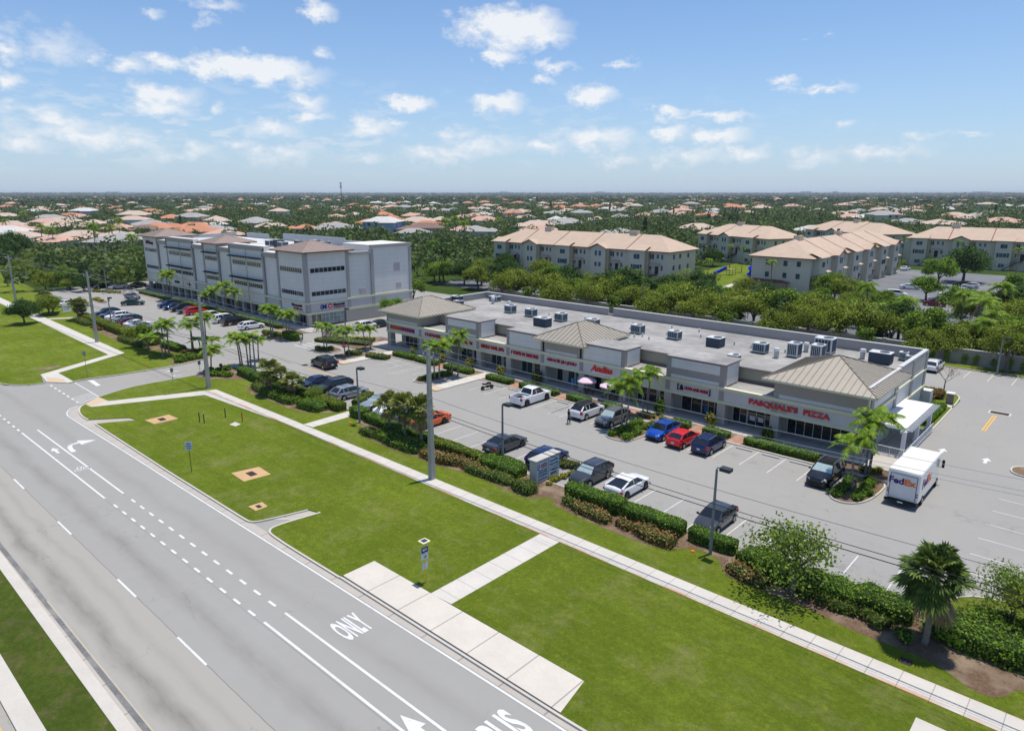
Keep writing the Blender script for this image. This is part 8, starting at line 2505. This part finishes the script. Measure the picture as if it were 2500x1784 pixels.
def house(px_, py_, rc, s=1.0, two=False, wc=None, label=None, z=4.0, pos=None):
    q = pos or P(px_, py_, z)
    var = rh.randrange(3); wc = rh.choice((0, 0, 1, 3)) if wc is None else wc
    HS.append((q.x, q.y))
    d = math.hypot(q.x, q.y)
    lab = label or ('two storey ' if two else 'low ') + 'suburban house with a ' + col_name[rc] + ' roof among trees'
    place('H%d%s%d%d' % (var, rc, wc, two), house_maker(var, rc, wc, two), (q.x, q.y, 0), R(HEAD) + rh.choice((0, 0, 90, -90, 180)) * math.pi / 180 + rh.uniform(-.3, .3), lab, 'houses of the suburb', s)
ca, cb = crop(900, 440, 2.845), crop(1700, 440, 2.845)
for c, lst in ((C1, 'o60,245 o400,250 w370,275 o700,235 o830,245 o990,240 g430,335 t560,355 t800,370 t1150,370 g1300,380 p190,425 w50,440 t500,400 t700,470 g1060,520 o1350,415 o1480,330 g1660,345 t1860,345 o1680,400 o1700,440 o2150,250 p1640,268 t1750,258 t120,375 g1850,420 g2200,360 b1250,425 w560,180'),
               (ca, 'o20,185 p160,188 o105,240 o165,265 o15,292 t340,285 b390,330 g590,205 o690,172 t885,178 w800,182 o1040,168 g1000,215 t1060,222 o990,247 p800,282 g740,350 o1330,190 o1375,195 t1385,215 o1460,203 o1530,195 w1300,267 g1470,247 g1370,300 t1590,270 g1750,215 g1740,250 p1920,243 g2010,225 p2130,225 p2210,215 t1210,172 o950,160 w450,170 g250,200 t500,270 t1650,170 t1800,170'),
               (cb, 'p90,185 t270,178 g90,212 o260,208 o350,202 p680,182 t850,160 o1190,174 o1300,165 o1350,160 t1510,217 p1290,240 p1360,238 w1200,262 g1290,268 g1470,285 w1740,202 t1680,305 t1800,242 t1870,262 g1960,240 g2040,225 w2150,180 p2120,292 t450,195 t1040,165')):
    for s in lst.split():
        px_, py_ = map(float, s[1:].split(','))
        house(*c.px(px_, py_), s[0], rh.uniform(1.15, 1.5), rh.random() < .15)
house(*C1.px(725, 290), 'w', 1.3, True, 2, 'two storey pale blue house with a white roof in the left suburb')
house(*ca.px(105, 325), 'w', 1.35, True, 2, 'large two storey pale blue house with a grey white roof behind the office')
def polar(px_, d):
    r_ = ray(px_, HOR); n_ = math.hypot(r_.x, r_.y)
    return Vector((r_.x / n_ * d, r_.y / n_ * d, 0))
cells = set()
n_ = 0
while len(HS) < 290 and n_ < 4000:
    n_ += 1
    d = 400 + 1200 * rh.random() ** 1.2
    q = polar(rh.uniform(-30, 1900) if rh.random() < .8 else rh.uniform(1900, 2530), d)
    if any((q.x - a) ** 2 + (q.y - b) ** 2 < 24 ** 2 for a, b in HS) or any(inpoly(q.x, q.y, b) for b in BAN): continue
    r_ = rh.random()
    rightside = math.atan2(q.x, q.y) > -R(HEAD) + R(4)
    if rightside and d < 700 and r_ < .75: continue
    house(0, 0, rh.choice('ottttggpwb' if rightside else 'ooopppttttggw'), rh.uniform(1.05, 1.4), rh.random() < .15, pos=q)
print('houses', len(HS), 'left trees', left)

# --- individual trees of the middle distance, then the far canopy as one mass
HSA = np.array(HS)
def near_house(x, y):
    """keep the ground between a house and the camera mostly clear"""
    d = math.hypot(x, y); ux, uy = -x / d, -y / d
    rel = HSA - np.array([x, y])
    al = -(rel[:, 0] * ux + rel[:, 1] * uy)
    ac = np.abs(rel[:, 0] * uy - rel[:, 1] * ux)
    lim = 18 + d * .05
    return bool(np.any((ac < 11.5) & (al > -9) & (al < lim) ))
cnt = 0
pts_ = []
cell = {}
def free(x, y, r):
    k0 = (int(x // 12), int(y // 12))
    for i in (-1, 0, 1):
        for j in (-1, 0, 1):
            for a, b in cell.get((k0[0] + i, k0[1] + j), ()):
                if (a - x) ** 2 + (b - y) ** 2 < r * r: return False
    cell.setdefault(k0, []).append((x, y)); return True
PINES = [P(*q).to_tuple()[:2] for q in ((1560, 590), (1700, 590), (1900, 560), (2080, 545), (2080, 528), (1800, 528), (1620, 545))]
i = 0
while cnt < 75 and i < 9000:
    i += 1
    d = 140 + 330 * rt.random()
    q = polar(rt.uniform(-40, 2540), d)
    if any(inpoly(q.x, q.y, b) for b in BAN) or near_house(q.x, q.y) or not free(q.x, q.y, 8.2): continue
    kd = rt.choice(('wide', 'round', 'dark', 'open', 'round', 'dark', 'bright'))
    if inpoly(q.x, q.y, PINES) : kd = rt.choice(('pine', 'pine', 'dark', 'pine'))
    tree(kd, q.x, q.y, names[kd] + (' in the pine belt behind the apartments' if kd == 'pine' else ' in the wooded belt before the suburb'), rt.uniform(.8, 1.15), 'trees of the middle distance')
    cnt += 1
for c, pts in ((C1, ((1565, 440), (1210, 215))), (ca, ((640, 200), (1265, 220), (1675, 230))), (cb, ((585, 200), (1725, 175), (2025, 260), (2070, 262), (1410, 265)))):
    for a in pts:
        q = c(*a); tree('pine', q.x, q.y, 'lone tall dark conifer standing above the houses', .8 + rt.uniform(0, .5), 'tall conifers of the suburb')
rg = np.random.default_rng(9)
def mass(name, n, d0, d1, pw, rad, hgt, leafs, lsize, mat, label, frac=1.0, houses=True, region=None, cone=False):
    C, O, S = [], [], []
    made = 0
    for _ in range(n * 3):
        if made >= n: break
        d = d0 + (d1 - d0) * rt.random() ** pw
        q = polar(rt.uniform(-60, 2560), d)
        if houses and (any(inpoly(q.x, q.y, b) for b in BAN) or near_house(q.x, q.y)): continue
        if region and not inpoly(q.x, q.y, region): continue
        if d < 900 and not free(q.x, q.y, 6.5): continue
        made += 1
        h = hgt * rg.uniform(.6, 1.25); r = rad * rg.uniform(.7, 1.3)
        o = rg.normal(size=(leafs, 3)); o /= np.linalg.norm(o, axis=1)[:, None]
        o[:, 2] = np.abs(o[:, 2]) * rg.choice([1, 1, -.6], leafs)
        k_ = rg.uniform(.7, 1.15, (leafs, 1))
        if cone:
            t_ = rg.uniform(0, 1, (leafs, 1)); P_ = np.concatenate([o[:, :2] * r * (1.05 - t_), h * t_ + .5], 1)
        else:
            P_ = o * k_ * np.array([r, r, h * .42]) + np.array([0, 0, h * .56])
        C.append(P_ + np.array([q.x, q.y, 0])); O.append(o); S.append(np.full(leafs, lsize * (1 + d / 6000)))
    C, O, S = np.concatenate(C), np.concatenate(O), np.concatenate(S)
    V, Fq = cards(C, S, rg, O * .9, .5, 1.2)
    me = mesh_np(name, V, Fq, mat)
    return link(name, me, None, None, label=label, category='woodland', kind='stuff')
mass('tree_canopy', 2000, 200, 900, .9, 3.9, 7.4, 75, 1.2, LF_far1 if 'LF_far1' in globals() else leaf_mat('canopy_green', (0.045, 0.078, 0.022), (0.080, 0.122, 0.032), (0.145, 0.19, 0.05), .05, .2, True), 'dense green tree canopy filling the ground between the houses')
mass('tree_canopy', 3400, 700, 2000, .9, 5.2, 8.6, 36, 2.0, bpy.data.materials['canopy_green'], 'green tree canopy of the farther suburb')
mass('tree_canopy', 500, 240, 560, 1, 3.2, 5.5, 60, 1.1, leaf_mat('canopy_olive', (0.050, 0.072, 0.020), (0.085, 0.110, 0.030), (0.15, 0.17, 0.05), .05, .2, True), 'olive tree canopy mixed through the suburb')
mass('distant_woods', 7500, 1600, 7500, 1.3, 10, 9.5, 16, 5.5, leaf_mat('canopy_far', (0.032, 0.062, 0.018), (0.055, 0.090, 0.024), (0.085, 0.12, 0.032), .01, .1, True), 'unbroken dark green woods running out to the horizon', houses=False)
mass('distant_woods', 4200, 7000, 20000, 1.2, 34, 13.0, 9, 17, bpy.data.materials['canopy_far'], 'blue green far woods along the horizon', houses=False)
mass('pine_belt', 420, 300, 640, 1, 2.3, 11, 60, 1.2, LF_pine, 'belt of tall dark casuarinas and pines behind the apartment blocks', region=PINES, cone=True)
# far pale roofs, too many to count
m = MB()
for _ in range(330):
    d = 1650 + 3400 * rt.random() ** 1.2; q = polar(rt.uniform(-40, 2540), d)
    L, W_ = rt.uniform(9, 17), rt.uniform(7, 11); a = rt.uniform(0, 3.14)
    s_, c_ = math.sin(a), math.cos(a)
    z0 = rt.uniform(6.0, 8.0)
    cs = [(q.x + u * c_ - v * s_, q.y + u * s_ + v * c_, z0) for u, v in ((-L, -W_), (L, -W_), (L, W_), (-L, W_))]
    m.m(rt.randrange(4)).poly(cs + [(q.x, q.y, z0 + 3.0)] + [(x, y, 0) for x, y, z in cs], [(0, 1, 4), (1, 2, 4), (2, 3, 4), (3, 0, 4), (5, 6, 1, 0), (6, 7, 2, 1), (7, 8, 3, 2), (8, 5, 0, 3)])
m.build('distant_houses', [R_MATS['o'], R_MATS['w'], R_MATS['t'], R_MATS['p']], None, label='scatter of pale and orange house roofs far out in the woods', category='houses', kind='stuff')
# horizon silhouettes
M_tw2 = plain('far_building', (0.42, 0.43, 0.46), .8)
for px_, d, W_, h, lb in ((1232, 9500, 130, 46, 'far dark cluster of trees and flats on the horizon, centre'), (1467, 9000, 150, 44, 'low far office block on the horizon right of centre'), (2040, 9000, 60, 45, 'small far tower on the horizon, right'), (1970, 9500, 140, 46, 'long far block on the horizon, right'), (1640, 5200, 90, 22, 'white far warehouse below the horizon'), (280, 9500, 180, 42, 'far blocks on the horizon, left'), (2400, 9000, 200, 42, 'far pale stadium roof at the right horizon')):
    q = polar(px_, d)
    m = MB(); m.box(-W_, W_, -30, 30, 0, h * .75); m.box(-W_ * .5, W_ * .3, -25, 25, h * .75, h)
    o = m.build('distant_building', M_tw2, None, (q.x, q.y, 0), label=lb, category='building'); o.rotation_euler = (0, 0, R(HEAD))
q = polar(833, 1700)
t = thing('mobile_mast', 'tall thin telecom mast rising above the horizon left of centre', 'mast', (q.x, q.y, 0))
m = MB(); m.tube([(0, 0, 0), (0, 0, 49)], [.9, .5], 8); m.build('shaft', M_fix, t)
for z_ in (48, 42.5, 38):
    m = MB()
    for k in range(8):
        a = k * math.pi / 4; m.box(1.9 * math.cos(a) - .4, 1.9 * math.cos(a) + .4, 1.9 * math.sin(a) - .4, 1.9 * math.sin(a) + .4, z_ - 1.2, z_ + 1.2)
    m.build('antenna_ring', M_lampp, t)

# ================================================================== AIR
hz = MB(); hz.box(-30000, 30000, -30000, 30000, -1.2, 56)
hm = bpy.data.materials.new('haze'); hm.use_nodes = True
hn = hm.node_tree; hn.nodes.clear()
ho = hn.nodes.new('ShaderNodeOutputMaterial'); pv = hn.nodes.new('ShaderNodeVolumePrincipled')
pv.inputs['Color'].default_value = (0.86, 0.93, 1.0, 1)
pv.inputs['Density'].default_value = 0.00007
pv.inputs['Anisotropy'].default_value = 0.0
hn.links.new(pv.outputs[0], ho.inputs['Volume'])
hz.build('haze', hm, None, kind='stuff', label='thin blue summer haze over the whole plain', category='haze')

# ------------------------------------------------------------------ labels: copies of one kind are told apart by where they stand
from bpy_extras.object_utils import world_to_camera_view
bpy.context.view_layer.update()
ORD = 'first second third fourth fifth sixth seventh eighth ninth tenth eleventh twelfth thirteenth fourteenth fifteenth sixteenth'.split()
ZONES = ((.13, 'left of the office'), (.27, 'behind the office left half'), (.42, 'behind the office right half'), (.50, 'left of the nearest apartments'), (.60, 'behind the nearest apartments'), (.70, 'behind the nearest block right end'), (.84, 'behind the end-on block'), (9, 'behind the rightmost block'))
def groups_of():
    g = {}
    for o in sc.objects:
        if o.parent is None and o.get('label') and o.get('category'):
            g.setdefault(o['label'], []).append(o)
    return {k: v for k, v in g.items() if len(v) > 1}
def sx(o): return world_to_camera_view(sc, cam, o.location.copy()).x
for lab, objs in groups_of().items():
    if len(objs) > 14 and min(math.hypot(o.location.x, o.location.y) for o in objs) > 100:
        for o in objs:
            z_ = next(n for lim, n in ZONES if sx(o) < lim)
            dd = math.hypot(o.location.x, o.location.y)
            nl = lab.replace(' in the wooded belt before the suburb', '').replace(' in the wooded strip beyond the left car park', '').replace(' tree in the belt before the nearest apartment block', ' belt tree').replace(' spread on the garden wall face', '').replace(' among trees', '').replace('suburban ', '') + ', ' + z_ + (', nearer' if dd < 330 else ', farther' if dd > 700 else '')
            if len(nl.split()) <= 16: o['label'] = nl
for lab, objs in groups_of().items():
    if len(objs) <= 16 and len(lab.split()) <= 12:
        for i, o in enumerate(sorted(objs, key=sx)):
            o['label'] = lab + ', ' + ORD[i] + ' from the left'
